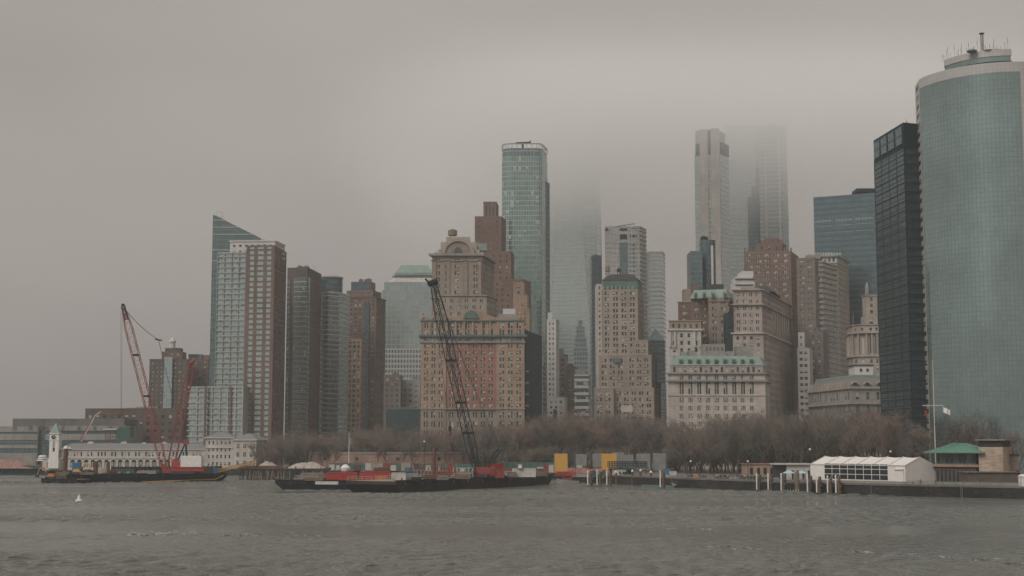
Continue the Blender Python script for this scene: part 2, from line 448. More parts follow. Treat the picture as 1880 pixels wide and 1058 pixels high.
    def clutter(s, pts, z, n, mat, h=2.4):
        """lift heads, coolers and ducts standing on the roof"""
        c = sum(pts, Vector((0, 0))) / len(pts)
        for i in range(n):
            p = pts[s.rng.randrange(2)].lerp(pts[1 + s.rng.randrange(2)], s.rng.uniform(.1, .9)).lerp(c, s.rng.uniform(.3, .9))
            w, d, hh = s.rng.uniform(1.5, 4.5), s.rng.uniform(1.5, 4), s.rng.uniform(.5, 1.2) * h
            mb = MB(); mb.box(p.x - w / 2, p.x + w / 2, p.y - d / 2, p.y + d / 2, z - .2, z + hh)
            mb.box(p.x - w / 4, p.x + w / 6, p.y - d / 4, p.y + d / 4, z + hh - .05, z + hh + .5)
            s.part(mb, 'rooftop_unit', mat)
    def masts(s, pts, z, n, h, r=.08):
        for i in range(n):
            p = pts[0].lerp(pts[1], s.rng.random()).lerp(pts[2], s.rng.uniform(0, .6))
            mb = MB(); hh = h * s.rng.uniform(.5, 1.1); mb.tube([(p.x, p.y, z - .3), (p.x, p.y, z + hh)], r, 4)
            mb.tube([(p.x - .4, p.y, z + hh * .7), (p.x + .4, p.y, z + hh * .7)], r * .8, 4)
            s.part(mb, 'antenna', M['steel_grey'])
    def finish(s):
        def score(w):
            x, y, z = w[:3]; dx, dy, dz = x, y, z - CAM_H
            dist = math.sqrt(dx * dx + dy * dy); depth = dy * math.cos(TH) + dz * math.sin(TH)
            py = 529 - F * (dz * math.cos(TH) - dy * math.sin(TH)) / depth; px = 940 + F * dx / depth
            face = -(dx * math.sin(w[3]) - dy * math.cos(w[3])) / dist
            ok = s.vis[0] <= py <= s.vis[1] and s.visx[0] <= px <= s.visx[1] and face < 0
            return (0 if ok else 1, -(w[4] * w[5] * abs(face) / dist ** 2))
        order = sorted(s.wins, key=score)
        o0 = s.root['_o']
        for (x, y, z, a, w, h, st, k) in order[:s.nparts]:
            o = bpy.data.objects.new('window', win_mesh(w, h, st, k, s.fr)); COL.objects.link(o)
            o.parent = s.root; o.location = (x - o0[0], y - o0[1], z - o0[2]); o.rotation_euler = (0, 0, a)
        rest = order[s.nparts:]
        if rest:
            mb = MB()
            for (x, y, z, a, w, h, st, k) in rest:
                ca, sa = math.cos(a), math.sin(a)
                win_quads(mb, w, h, st, k, s.fr, lambda p: (x + p[0] * ca - p[1] * sa, y + p[0] * sa + p[1] * ca, z + p[2]))
            o = s.part(mb, 'window', PANES); o['kind'] = 'stuff'
        return s.root

# facade materials ---------------------------------------------------
TEAL_L = (0.42, 0.54, 0.52); LINE_D = (0.06, 0.075, 0.075); LINE_P = (0.44, 0.44, 0.42)
K = dict(
  brick=masonry('brick_brown', (0.175, 0.118, 0.097)),
  balc=masonry('balcony_concrete', (0.36, 0.35, 0.33)),
  brick_dk=masonry('brick_dark', (0.12, 0.09, 0.078)),
  brick_red=masonry('brick_red', (0.30, 0.152, 0.113)),
  tan=masonry('brick_tan', (0.345, 0.245, 0.18)),
  tan2=masonry('brick_buff', (0.285, 0.232, 0.188)),
  deco=masonry('brick_deco', (0.20, 0.133, 0.11)),
  beige=masonry('stone_beige', (0.335, 0.28, 0.23)),
  beige2=masonry('stone_grey_beige', (0.36, 0.31, 0.265)),
  lime=masonry('limestone', (0.47, 0.415, 0.365)),
  pink=masonry('stone_pinkish', (0.37, 0.31, 0.272)),
  pale=masonry('stone_pale', (0.50, 0.465, 0.425)),
  greyst=masonry('stone_grey', (0.28, 0.265, 0.245)),
  brownst=masonry('brownstone', (0.19, 0.155, 0.135)),
  white=masonry('render_white', (0.55, 0.53, 0.50), .08, .08),
  g_apt=curtain('glass_apartment', (0.38, 0.48, 0.475), LINE_P, 1.5, 3.2, .14, .2, 0, None, .15, .75, .14, .02, .22, (0.34, 0.36, 0.34)),
  g_bay=curtain('glass_bay', (0.34, 0.44, 0.44), (0.30, 0.32, 0.31), 1.5, 3.2, .14, .45, 0, None, .15, .75, .16, .02, .06, (0.34, 0.36, 0.34)),
  g_band=curtain('glass_ribbon', (0.16, 0.20, 0.20), LINE_D, 1.6, 3.3, .12, .1, 0, None, .15, .5, .35, .03, .35, (0.36, 0.36, 0.33)),
  g_teal=curtain('glass_teal', (0.135, 0.20, 0.21), (0.16, 0.205, 0.205), 1.5, 3.4, .12, .3, 0, None, .12, .8, .16, .03),
  g_slab=curtain('glass_blue_slab', (0.11, 0.175, 0.195), (0.045, 0.07, 0.08), 1.6, 3.7, .25, .5, .32, (0.06, 0.085, 0.09), .15, .7, .15, .02),
  g_50=curtain('glass_green_tower', (0.24, 0.34, 0.32), (0.40, 0.43, 0.40), 1.7, 3.4, .16, .42, 0, None, .12, .75, .16, .02, .06, (0.40, 0.41, 0.38)),
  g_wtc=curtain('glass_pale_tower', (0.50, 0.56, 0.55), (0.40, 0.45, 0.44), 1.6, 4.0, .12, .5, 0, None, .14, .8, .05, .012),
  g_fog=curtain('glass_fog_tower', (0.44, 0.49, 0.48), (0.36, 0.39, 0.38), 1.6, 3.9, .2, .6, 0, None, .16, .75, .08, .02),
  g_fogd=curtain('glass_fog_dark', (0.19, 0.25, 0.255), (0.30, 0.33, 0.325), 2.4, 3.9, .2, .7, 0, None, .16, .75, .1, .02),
  g_17=curtain('glass_curved_tower', (0.292, 0.378, 0.37), (0.115, 0.15, 0.15), 1.52, 1.85, .10, .10, 0, None, .1, .85, .045, .011, 0, big=.14),
  g_dark=curtain('glass_black_tower', (0.075, 0.125, 0.14), (0.014, 0.026, 0.031), 1.45, 1.9, .3, .45, 0, None, .15, .7, .2, .03),
  g_win=curtain('glass_plain_window', (0.10, 0.125, 0.125), LINE_D, 1.4, 3.0, .1, .1, 0, None, .12, .4, .4, .03, .2),
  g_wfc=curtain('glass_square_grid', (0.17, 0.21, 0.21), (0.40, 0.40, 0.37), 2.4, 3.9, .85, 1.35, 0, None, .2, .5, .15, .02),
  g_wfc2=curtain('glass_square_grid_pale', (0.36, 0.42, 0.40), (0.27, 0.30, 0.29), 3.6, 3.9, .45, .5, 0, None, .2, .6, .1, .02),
)

# ================================================================== BUILDINGS, from the left of the picture to the right
def E(*a, **k): return (a[0], a[1:], k)

# concrete museum block with stepped bands
b = Bld('museum_building', 'low grey concrete building of stepped bands behind the clock tower pier', P2(120, 850))
D = 850; z = lambda y: WZ(y, D)
pl = rect(-70, 75, D, 40)
b.tier(pl, GZ, z(783), [E('strips', [(z(797), z(793)), (z(817), z(808)), (z(832), z(823))])] , M['concrete'], K['g_teal'], 'west_wing')
pm = rect(75, 89, D + 3, 30); b.tier(pm, GZ, z(790), [E('cw')], M['concrete'], K['g_teal'], 'stair_tower', 'stair_glass')
pr = rect(89, 236, D, 40)
b.tier(pr, GZ, z(782), [E('strips', [(z(797), z(791)), (z(840), z(808))])], M['concrete'], K['g_slab'], 'east_wing')
pt = rect(28, 232, D + 14, 30); b.tier(pt, z(784), z(768), [E('blank')], M['concrete_dark'], None, 'top_storey')
b.box(222, 243, 783, 803, D - 4, 8, K['g_teal'], 'glass_bay')
for i in range(7):
    x = 30 + i * 29; b.box(x, x + 5, 783, 789, D - .9, .8, M['concrete_dark'], 'bracket')
b.finish()

b = Bld('brick_building', 'long dark brown brick building with a flat roof behind the red cranes', P2(250, 900), fr=4, vis=(740, 800), nparts=60)
p = quad((160, 905), (338, 900), (346, 930)); zt = WZ(752, 900)
b.tier(p, GZ, zt, [E('win', 4.6, 4.3, .42, .45, top=2.2)], K['brick_dk'], None, roof=M['roof_dark'], parapet=.8)
b.box(253, 292, 747, 753, 905, 10, M['concrete'], 'roof_house'); b.box(232, 258, 749, 753, 908, 8, M['concrete'], 'roof_house')
b.finish()

b = Bld('apartment_tower', 'brown brick apartment tower with stepped crown and white lantern on top', P2(310, 1010), vis=(640, 750))
D = 1010; zt = WZ(662, D)
p = quad((275, D), (345, D), (352, D + 26))
b.tier(p, GZ, zt, [E('win', 3.2, 3.0, .52, .5, 'pair'), E('win', 3.4, 3.0, .5, .5)], K['brick_dk'], None, parapet=1)
c = P2(310, D - .8); mb = MB(); mb.slab(P2(303, D), P2(318, D), 0, 1.6, GZ, WZ(656, D)); b.part(mb, 'glass_bay', K['g_apt'])
p2 = rect(297, 334, D + 4, 14); b.tier(p2, zt - .5, WZ(645, D), [E('win', 4, 3, .4, .5)], K['brick'], None, 'upper_storey')
p3 = rect(303, 330, D + 6, 10); b.tier(p3, WZ(645, D), WZ(638, D), [], K['brick_dk'], None, 'crown')
cc = P2(316, D + 9); mb = MB(); z0, z1 = WZ(639, D), WZ(620, D)
mb.lathe((cc.x, cc.y), [(2.3, z0 - .3), (2.1, z1 - 3), (2.6, z1 - 2.9), (2.6, z1 - 1.8), (0.1, z1 + 1.2)], 10); b.part(mb, 'lantern', K['white'])
b.finish()

b = Bld('apartment_block', 'brick apartment block with a green glass top storey beside the lantern tower', P2(365, 1040), vis=(640, 720), nparts=60)
D = 1040; p = quad((343, D), (383, D), (400, D + 20)); zt = WZ(660, D)
b.tier(p, GZ, zt, [E('win', 3.4, 3.1, .5, .5)], K['brick'], None)
p2 = rect(346, 371, D + 3, 12); b.tier(p2, zt - .3, WZ(650, D), [E('cw')] * 4, K['brick'], K['g_teal'], 'top_storey')
b.box(371, 384, 652, 661, D + 4, 10, K['deco'], 'roof_house'); b.finish()

# slanted glass tower
b = Bld('glass_tower', 'green glass tower with a slanted top rising behind the brick apartments', P2(430, 975))
D = 975; A, C, Rr = P2(385, D), P2(474, D), P2(487, D + 12); Q = A + Rr - C
zl, zr = WZ(394, D), WZ(437, D); z0 = GZ
mb = MB(); mb.wall(A, C, z0, zl, 0, 0, zr); mb.wall(C, Rr, z0, zr, 1, 0, WZ(446, D))
mb.wall(Rr, Q, z0, WZ(446, D), 0, 0, zl); mb.wall(Q, A, z0, zl, 0)
mb.face([(A.x, A.y, zl), (C.x, C.y, zr), (Rr.x, Rr.y, WZ(446, D)), (Q.x, Q.y, zl)], 1)
b.part(mb, 'glass_facade', [K['g_teal'], K['greyst']])
mb = MB()
for y in (405, 418, 431, 460, 480): mb.slab(A, C.lerp(A, 0.0 if y > 432 else max(0, (437 - y) / 43 * .98)), 0, .25, WZ(y, D), WZ(y, D) + .45)
b.part(mb, 'band', K['pale'])
mb = MB(); q = A + Vector((2, 3)); r_ = A + Vector((6, 3))
mb.tube([(q.x, q.y, zl - 1), (q.x, q.y, zl + 2.4), (r_.x, r_.y, zl + 1.8), (r_.x, r_.y, zl - 3)], .16, 5); b.part(mb, 'roof_rail', M['steel_grey'])
mb = MB(); q = C.lerp(Q, .2); mb.tube([(q.x, q.y, zr - 2), (q.x, q.y, zr + 3.5)], .12, 5); b.part(mb, 'antenna', M['steel_grey']); b.finish()

# brick and glass apartment tower with the low balcony wing
b = Bld('apartment_tower', 'tall apartment tower with brick front, white balconies and a low rounded wing', P2(470, 850), vis=(440, 790))
D = 850
pg = quad((396, D + 2), (449, D), (452, D + 20)); zt = WZ(463, D)
b.tier(pg, GZ, zt, [E('band', 3.2, .19, out=.9, piers=4, pw=.3)], K['balc'], K['g_apt'], 'balcony_wing')
pb = quad((449, D - 2), (501, D - 4), (523, D + 28)); zb = WZ(452, D)
wall, glass = MB(), MB()
b.tier(pb, GZ, zb, [E('grid', 5.6, 3.2, 2.0, .30, out=.3, out2=.22), E('win', 3.4, 3.2, .52, .66, top=1.6, bot=.8)], K['brick'], K['g_apt'], 'brick_tower')
pp = quad((418, D + 3), (501, D + 1), (519, D + 22)); b.tier(pp, zt - 2, WZ(443, D), [E('win', 3.8, 3.6, .42, .42), E('band', 3.4, .45)], K['white'], K['g_win'], 'penthouse')
b.cornice(pp, WZ(443, D), .8, .5, K['white'])
# low wing with rounded corner
D2 = 838; pts = []
a, c = P2(345, D2 + 4), P2(449, D2)
for k in range(7):
    t = R(180 + 15 * k); pts.append(Vector((a.x + 6 + 6 * math.cos(t), a.y + 6 + 6 * math.sin(t))))
pts = pts + [c, c + Vector((3, 26)), Vector((a.x, a.y + 26))]
zt2 = WZ(709, D2)
b.tier(pts, GZ, zt2, [E('band', 3.25, .24, out=.8)] * 6 + [E('band', 3.25, .24, out=.8, piers=6, pw=.7)], K['balc'], K['g_apt'], 'low_wing', 'wing_glass')
for x in (378, 424):
    mb = MB(); mb.slab(P2(x, D2 + 1), P2(x + 3.2, D2 + 1), 0, 1.3, GZ, zt2 - .2); b.part(mb, 'brick_pier', K['brick'])
b.clutter(pp, WZ(441, D), 3, M['concrete'], 1.5); b.finish()

# second brick tower with glass centre
b = Bld('apartment_tower', 'brick tower with a glass strip down its corner and a plain brick cap', P2(562, 905), vis=(510, 780))
D = 905; C = (562, D - 4); L = (525, D); Rr = (588, D + 34); p = quad(L, C, Rr); zt = WZ(492, D)
b.tier(p, GZ, WZ(511, D), [None, E('win', 3.0, 3.15, .5, .66, top=.4, side=2.2)], K['brick'], None, 'wall')
b.tier(p, WZ(511, D), zt, [], K['brick_dk'], None, 'brick_cap')
mb = MB(); mb.slab(P2(525, D - 1), P2(531, D - 1), 0, .5, GZ, WZ(511, D)); b.part(mb, 'glass_strip', K['g_bay'])
mb = MB(); mb.slab(P2(539, D - 2), P2(562, D - 5), 0, 1.1, GZ, WZ(511, D), 0)
cc, rr = P2(562, D - 4), P2(588, D + 34); mb.slab(cc, cc.lerp(rr, .1), 0, 1.0, GZ, WZ(511, D), 0); b.part(mb, 'glass_bay', K['g_bay'])
mb = MB()
for i in range(int((WZ(511, D) - 8) / 3.15)):
    zz = 8 + i * 3.15; mb.slab(P2(538.5, D - 2), P2(562, D - 5), 0, 1.3, zz, zz + .5)
b.part(mb, 'floor_band', K['lime'])
b.masts(p, zt, 6, 3.0); b.clutter(p, zt, 3, M['concrete_dark'], 1.6); b.finish()

# glass tower with drum
b = Bld('glass_tower', 'faceted glass tower with white floor bands under a dark glass drum', P2(605, 935))
D = 935; p = [P2(584, D + 8), P2(602, D), P2(622, D + 6), P2(641, D + 26), P2(641, D + 50), P2(590, D + 50)]
zt = WZ(535, D)
b.tier(p, GZ, zt, [E('band', 3.2, .3, out=.5), E('band', 3.2, .16, out=.2), E('band', 3.2, .2, out=.3), E('cw')], K['white'], K['g_bay'])
cx = P2(601, D + 24); rr = 27 * D / F
pd = [cx + Vector((rr * math.cos(R(a)), .8 * rr * math.sin(R(a)))) for a in range(180, 541, 20)][:-1]
b.tier(pd, zt - .3, WZ(503, D), [E('cw')] * 18, K['white'], K['g_slab'], 'drum_roof', 'drum_glass')
mb = MB(); mb.prism(offset(pd, .5), WZ(504, D), WZ(502, D), 0, True, True); b.part(mb, 'drum_rim', M['steel_grey'])
b.masts([pd[3], pd[9], pd[12]], WZ(503, D), 6, 3); b.finish()

b = Bld('apartment_tower', 'brown brick tower with a stepped green glass crown and dark glass bays', P2(670, 1010), vis=(510, 770))
D = 1010; p = quad((630, D), (690, D - 5), (707, D + 20)); zt = WZ(548, D)
b.tier(p, GZ, zt, [E('win', 3.1, 3.0, .5, .55), E('win', 3.2, 3.0, .5, .55)], K['brick'], None)
p2 = quad((635, D + 3), (683, D), (699, D + 18)); b.tier(p2, zt - .5, WZ(533, D), [E('win', 4, 3, .5, .5), E('win', 4, 3, .5, .5)], K['deco'], None, 'upper_storey')
p3 = quad((643, D + 6), (680, D + 4), (688, D + 16)); b.tier(p3, WZ(533, D) - .3, WZ(516, D), [E('cw'), None], K['deco'], K['g_slab'], 'crown')
for (x0, x1) in ((668, 677), (688, 695)):
    mb = MB(); dd = D - 4 + (6 if x0 > 680 else 0); mb.slab(P2(x0, dd), P2(x1, dd + (6 if x0 > 680 else 0)), 0, .9, GZ, WZ(556, D)); b.part(mb, 'glass_bay', K['g_slab'])
b.cornice(p, zt, .7, .4, K['brick_dk']); b.clutter(p3, WZ(516, D), 3, M['concrete_dark'], 2); b.finish()

b = Bld('brick_building', 'narrow brick building with tan vertical piers between two apartment towers', P2(655, 925), vis=(625, 780), nparts=80)
D = 925; p = quad((638, D), (663, D - 2), (671, D + 12)); zt = WZ(625, D)
b.tier(p, GZ, zt, [E('grid', 3.3, 3.2, 1.0, .3)] * 2, K['tan'], K['g_win'], roof=M['roof_dark'], parapet=1); b.finish()

# office tower with green hipped roof
b = Bld('office_tower', 'pale stone office tower with square window grid and green hipped roof', P2(745, 1120))
D = 1120; G1 = curtain
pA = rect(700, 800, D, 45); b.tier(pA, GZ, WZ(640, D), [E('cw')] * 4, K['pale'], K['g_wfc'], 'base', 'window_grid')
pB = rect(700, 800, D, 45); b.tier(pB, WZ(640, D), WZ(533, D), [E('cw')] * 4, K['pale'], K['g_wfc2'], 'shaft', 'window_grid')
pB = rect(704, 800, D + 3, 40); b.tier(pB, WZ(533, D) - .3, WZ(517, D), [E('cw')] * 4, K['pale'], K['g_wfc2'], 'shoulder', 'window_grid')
pC = rect(712, 800, D + 8, 34)
mb = MB(); frustum(mb, pC, 3.5, WZ(517, D), WZ(505, D)); b.part(mb, 'stone_slope', K['pale'])
mb = MB(); t = frustum(mb, rect(718, 800, D + 10, 30), 7, WZ(505, D), WZ(482, D)); mb.prism(rect(724, 800, D + 9.7, 30), WZ(503, D), WZ(498, D), 0); b.part(mb, 'roof', M['copper'])
b.masts(t, WZ(482, D), 3, 3); b.finish()

for (x0, x1, y, D, mt, lab, bay) in ((705, 736, 690, 905, 'brownst', 'small brown brick building right of the glass bay tower', 3.2),
                                     (736, 772, 700, 915, 'greyst', 'grey stone block with a stepped top beside the red brick hotel', 3.4)):
    b = Bld('low_building', lab, P2(x0, D), vis=(680, 775), nparts=60); p = quad((x0, D), (x1, D), (x1 + 4, D + 20)); zt = WZ(y, D)
    b.tier(p, GZ, zt, [E('win', bay, 3.4, .5, .55)], K[mt], None, parapet=.6)
    if x0 > 720: b.box(757, 772, 695, 701, D + 2, 12, K[mt], 'top_storey')
    b.clutter(p, zt, 2, M['concrete_dark']); b.finish()
b = Bld('low_building', 'low dark green glass building in front of the grey stone block', P2(740, 865)); D = 865
p = quad((710, D), (771, D), (775, D + 16)); b.tier(p, GZ, WZ(752, D), [E('cw')], K['greyst'], K['g_dark']); b.cornice(p, WZ(752, D), .5, .3, M['copper_dark']); b.clutter(p, WZ(751, D), 3, M['copper_dark'], 1.6); b.finish()

# red brick office house with dark cornices
b = Bld('brick_office_building', 'large red and tan brick office building with dark green cornices and gabled parapet', P2(870, 742), vis=(585, 785), visx=(772, 965), nparts=100)
D = 742; z = lambda y: WZ(y, D)
xs = [773, 819, 911, 963]; A = [P2(x, D) for x in xs]; back = Vector((0, 30))
for i, (mt, n) in enumerate((('tan', 3), ('brick_red', 6), ('tan', 3))):
    a, c = A[i], A[i + 1]
    if i == 1: a, c = a + Vector((0, .5)), c + Vector((0, .5))
    rs = c + back
    p = [a, c, rs, a + back]
    sp = lambda fl, hf, **k: [E('win', 4.3, fl, .56, hf, 'pair', n=n, **k), E('win', 4.3, fl, .4, hf) if i == 2 else None]
    b.tier(p, GZ, z(752), sp(5.0, .62, top=.4), K['tan2'], None, 'stone_base')
    b.tier(p, z(752), z(629), sp(3.5, .56, top=.3, bot=.3), K[mt], None, 'brick_front', label='red brick middle' if i == 1 else None)
    b.tier(p, z(629), z(618), sp(3.3, .62, top=.2, bot=.2), K['greyst'], None, 'frieze')
    b.tier(p, z(618), z(590), sp(3.9, .78, top=.4, bot=.3), K['tan'], None, 'attic')
full = [A[0], A[3], A[3] + back, A[0] + back]
b.cornice(full, z(618.5), 1.0, 1.3, M['copper_dark']); b.cornice(full, z(629.5), .5, .6, K['greyst']); b.cornice(full, z(752), .5, .4, K['tan2']); b.cornice(full, z(590), .6, .5, M['copper_dark'])
mb = MB(); mb.slab(A[0], A[3], .6, 0, z(589), z(584)); b.part(mb, 'parapet', K['tan'])
for (x0, xm, x1) in ((836, 866, 913),):
    a, m_, c = P2(x0, D), P2(xm, D), P2(x1, D); mb = MB()
    for s in (0,): 
        f = [(a.x, a.y, z(584)), (c.x, c.y, z(584)), (m_.x + 3, m_.y, z(571)), (m_.x - 3, m_.y, z(571))]
        bk = [(x, y + 1.2, zz) for x, y, zz in f]; mb.face(f); mb.face(list(reversed(bk)))
        for i in range(4): j = (i + 1) % 4; mb.face([f[j], f[i], bk[i], bk[j]])
    b.part(mb, 'gable', K['tan'])
mb = MB(); c = P2(865, D - .6); rr = 4.0
pts = [(c.x + rr * math.cos(R(a)), c.y, z(585) + rr * 1.05 * math.sin(R(a))) for a in range(0, 181, 15)]
mb.face(pts[::-1] if False else pts); mb.face([(x, y + 1.2, zz) for x, y, zz in reversed(pts)])
for i in range(len(pts) - 1): q0, q1 = pts[i], pts[i + 1]; mb.face([q1, q0, (q0[0], q0[1] + 1.2, q0[2]), (q1[0], q1[1] + 1.2, q1[2])])
b.part(mb, 'arched_dormer', M['copper_dark'])
for x in (776, 796, 955):
    mb = MB(); c = P2(x, D + .3); mb.lathe((c.x, c.y), [(.9, z(585)), (.9, z(581)), (.5, z(579)), (.7, z(576)), (.05, z(571))], 8); b.part(mb, 'finial', K['tan'])
for i in range(13):
    xa = 773 + (963 - 773) * i / 12; mb = MB(); mb.slab(P2(max(773, xa - 1.4), D), P2(min(963, xa + 1.4), D), 0, .45, z(617), z(591)); b.part(mb, 'pilaster', K['tan'])
b.clutter(full, z(589), 7, K['greyst'], 2.6); b.box(923, 946, 567, 578, D + 10, 6, K['white'], 'cooling_unit'); b.box(915, 950, 577, 584, D + 9, 9, M['steel_grey'], 'roof_platform'); b.finish()

b = Bld('dark_building', 'narrow dark blank-walled building right of the red brick building', P2(985, 775)); D = 775
p = quad((950, D + 2), (966, D), (995, D + 46)); zt = WZ(606, D)
b.tier(p, GZ, zt, [E('cw'), None], M['steel_dark'], K['g_dark'], roof=K['tan2'])
for i in range(5):
    mb = MB(); y = 680 + i * 21; mb.slab(P2(965, D), P2(971, D), 0, .3, WZ(y + 4, D), WZ(y, D)); b.part(mb, 'window', M['blind'])
b.finish()

# ornate tower with arched gable
b = Bld('ornate_tower', 'buff brick tower with arched gable, heavy cornice and a round roof tank', P2(845, 805), vis=(460, 590), visx=(785, 908))
D = 805; z = lambda y: WZ(y, D)
p = quad((792, D), (884, D), (906, D + 34)); zt = z(470)
b.tier(p, GZ, z(545), [E('win', 5.2, 3.6, .5, .55, 'pair'), E('win', 5, 3.6, .5, .55, 'pair')], K['tan2'], None, 'lower_wall')
b.tier(p, z(545), zt, [E('win', 5.4, 3.55, .46, .56, 'pair', n=5), E('win', 4.6, 3.55, .44, .56, 'pair')], K['tan2'], None, 'shaft')
b.cornice(p, zt, 1.2, 1.6, K['greyst']); b.cornice(p, z(480), .6, .5, K['tan2']); b.cornice(p, z(548), .7, .8, K['greyst'])
for x in (797, 822, 855, 880):
    mb = MB(); mb.slab(P2(x - 3, D), P2(x + 3, D), 0, .5, z(545), z(478)); b.part(mb, 'pilaster', K['tan2'])
# arched gable as ring
c = P2(840, D - .4); z0 = z(469); r1, r2 = 30 * D / F, 24 * D / F
def arc_ring(r1, r2, y0, y1, zc, c):
    mb = MB(); n = 20
    for i in range(n):
        a0, a1 = math.pi * i / n, math.pi * (i + 1) / n
        def pt(r, a, y): return (c.x + r * math.cos(a), c.y + y, zc + r * math.sin(a) * .95)
        mb.face([pt(r1, a0, y0), pt(r1, a1, y0), pt(r2, a1, y0), pt(r2, a0, y0)]); mb.face([pt(r1, a1, y0), pt(r1, a0, y0), pt(r1, a0, y1), pt(r1, a1, y1)])
        mb.face([pt(r2, a0, y0), pt(r2, a1, y0), pt(r2, a1, y1), pt(r2, a0, y1)])
        if r2 > 0 and y1 > 0: mb.face([pt(r1, a1, y1), pt(r1, a0, y1), pt(r2, a0, y1), pt(r2, a1, y1)])
    return mb
b.part(arc_ring(r1, r2, -.6, 2.5, z0 + 1, c), 'gable_arch', K['pink']); b.part(arc_ring(r2, .01, .3, 2, z0 + 1, c), 'gable_wall', K['tan2'])
mb = MB(); m0 = rect(808, 874, D + 1.5, 16); mb.prism(m0, z0, z(444), 0); b.part(mb, 'gable_block', K['pink'])
b.box(818, 862, 435, 445, D + 2.5, 12, K['pink'], 'gable_top')
for x in (800, 806, 877, 884):
    b.box(x - 3, x + 3, 458 if x in (806, 877) else 463, 470, D + .5, 3, K['pink'], 'parapet_pier')
cw = P2(840, D - .3); mb = MB(); q = [(cw.x - 2.6, cw.y, z(545)), (cw.x + 2.6, cw.y, z(545)), (cw.x + 2.6, cw.y, z(470))] + [(cw.x + 2.6 * math.cos(R(a)), cw.y, z(470) + 2.6 * math.sin(R(a))) for a in range(20, 180, 20)] + [(cw.x - 2.6, cw.y, z(470))]
# arched window head in the gable
mb.face([(cw.x + 2.4 * math.cos(R(a)), cw.y - .05, z0 + 1.3 + 2.4 * math.sin(R(a)) * 1.4) for a in range(0, 181, 15)]); b.part(mb, 'arched_window', M['pane_mid'])
b.tank(831, 420, 437, D + 8, 17, M['timber']); b.box(871, 893, 447, 460, D + 14, 8, M['copper'], 'roof_house')
pw = quad((806, D - 12), (893, D - 12), (912, D + 8)); b.tier(pw, GZ, z(548), [E('win', 4.4, 3.7, .45, .5, 'pair'), E('win', 4.4, 3.7, .45, .5, 'pair')], K['beige'], None, 'front_wing'); b.cornice(pw, z(548), .7, .7, K['greyst'])
b.finish()

# art deco brick tower with setbacks
b = Bld('deco_tower', 'red-brown art deco brick tower with setbacks beside the green glass tower', P2(915, 900), vis=(360, 590), visx=(868, 972), nparts=80, fr=4)
D = 900
for (x0, x1, xr, y0, y1, dd, nm, nn) in ((905, 960, 975, 600, 515, 0, 'lower_setback', 0), (875, 938, 944, 600, 462, 4, 'shaft', 0), (871, 921, 929, 470, 396, 8, 'tower', 0), (887, 911, 915, 396, 367, 12, 'crown', 1)):
    p = quad((x0, D + dd), (x1, D + dd), (xr, D + dd + 18)); z0 = GZ if y0 == 600 else WZ(y0, D)
    sp = E('win', 3.8, 3.5, .3, .42) if not nn else E('win', 2.2, 8, .35, .75, rows=1)
    b.tier(p, z0, WZ(y1, D), [sp, sp], K['deco'], None, nm, parapet=.8)
for (x0, x1, y) in ((942, 966, 522), (950, 972, 545), (955, 976, 570)):
    o_ = -6 - (y - 522) * .05; p = quad((x0, D + o_), (x1 - 4, D + o_), (x1, D + 10)); b.tier(p, GZ, WZ(y, D), [E('win', 3.8, 3.5, .3, .42), E('win', 3.8, 3.5, .3, .42)], K['tan'], None, 'stepped_wing', parapet=.6)
mb = MB()
for i in range(9):
    x = 873 + i * 5.8; mb.slab(P2(x - .7, D + 8), P2(x + .7, D + 8), 0, .3, WZ(462, D), WZ(397, D))
b.part(mb, 'brick_ribs', K['deco']); b.finish()

# rounded green glass tower
b = Bld('glass_tower', 'tall green glass tower with rounded corner, pale floor lines and roof crane', P2(960, 955)); D = 955
a, c = P2(921, D), P2(997, D); r = 7; pts = []
for k in range(6): t = R(180 + 18 * k); pts.append(Vector((a.x + r + r * math.cos(t), a.y + r + r * math.sin(t))))
for k in range(4): t = R(270 + 25 * k); pts.append(Vector((c.x - 4 + 4 * math.cos(t), c.y + 4 + 4 * math.sin(t))))
e = P2(1006, D + 20); pts += [e, Vector((a.x, e.y + 6))]
zt = WZ(288, D); b.tier(pts, GZ, zt, [E('cw')] * 12, K['pale'], K['g_50'])
pts2 = [p.lerp(Vector((a.x + 12, a.y + 10)), .02) for p in pts]; b.tier(pts2, zt, WZ(272, D), [E('cw')] * 12, K['pale'], K['g_fogd'], 'top_storey', 'top_glass')
mb = MB()
for i in range(len(pts) - 1):
    mb.slab(pts[i], pts[i + 1], .3, .1, WZ(265, D) , WZ(263, D))
    n = max(1, int((pts[i + 1] - pts[i]).length / 3))
    for k in range(n): q = pts[i].lerp(pts[i + 1], k / n); mb.tube([(q.x, q.y, WZ(273, D)), (q.x, q.y, WZ(264, D))], .18, 4)
b.part(mb, 'crown_screen', M['steel_grey'])
mb = MB(); q = P2(960, D + 8, 260); zc = WZ(262, D); mb.tube([(q.x, q.y, zc - 3), (q.x, q.y, zc + 1.2)], .6, 6); mb.tube([(q.x - 5, q.y, zc + 1.5), (q.x + 5.5, q.y, zc + 1.9)], .45, 5); mb.tube([(q.x + 5, q.y, zc + 1), (q.x + 5, q.y, zc + 3)], .5, 5)
b.part(mb, 'roof_crane', M['steel_dark'])
mb = MB(); mb.slab(P2(999, D + 12), P2(1008, D + 22), 0, .8, GZ, WZ(326, D)); b.part(mb, 'side_bay', K['g_slab']); b.finish()

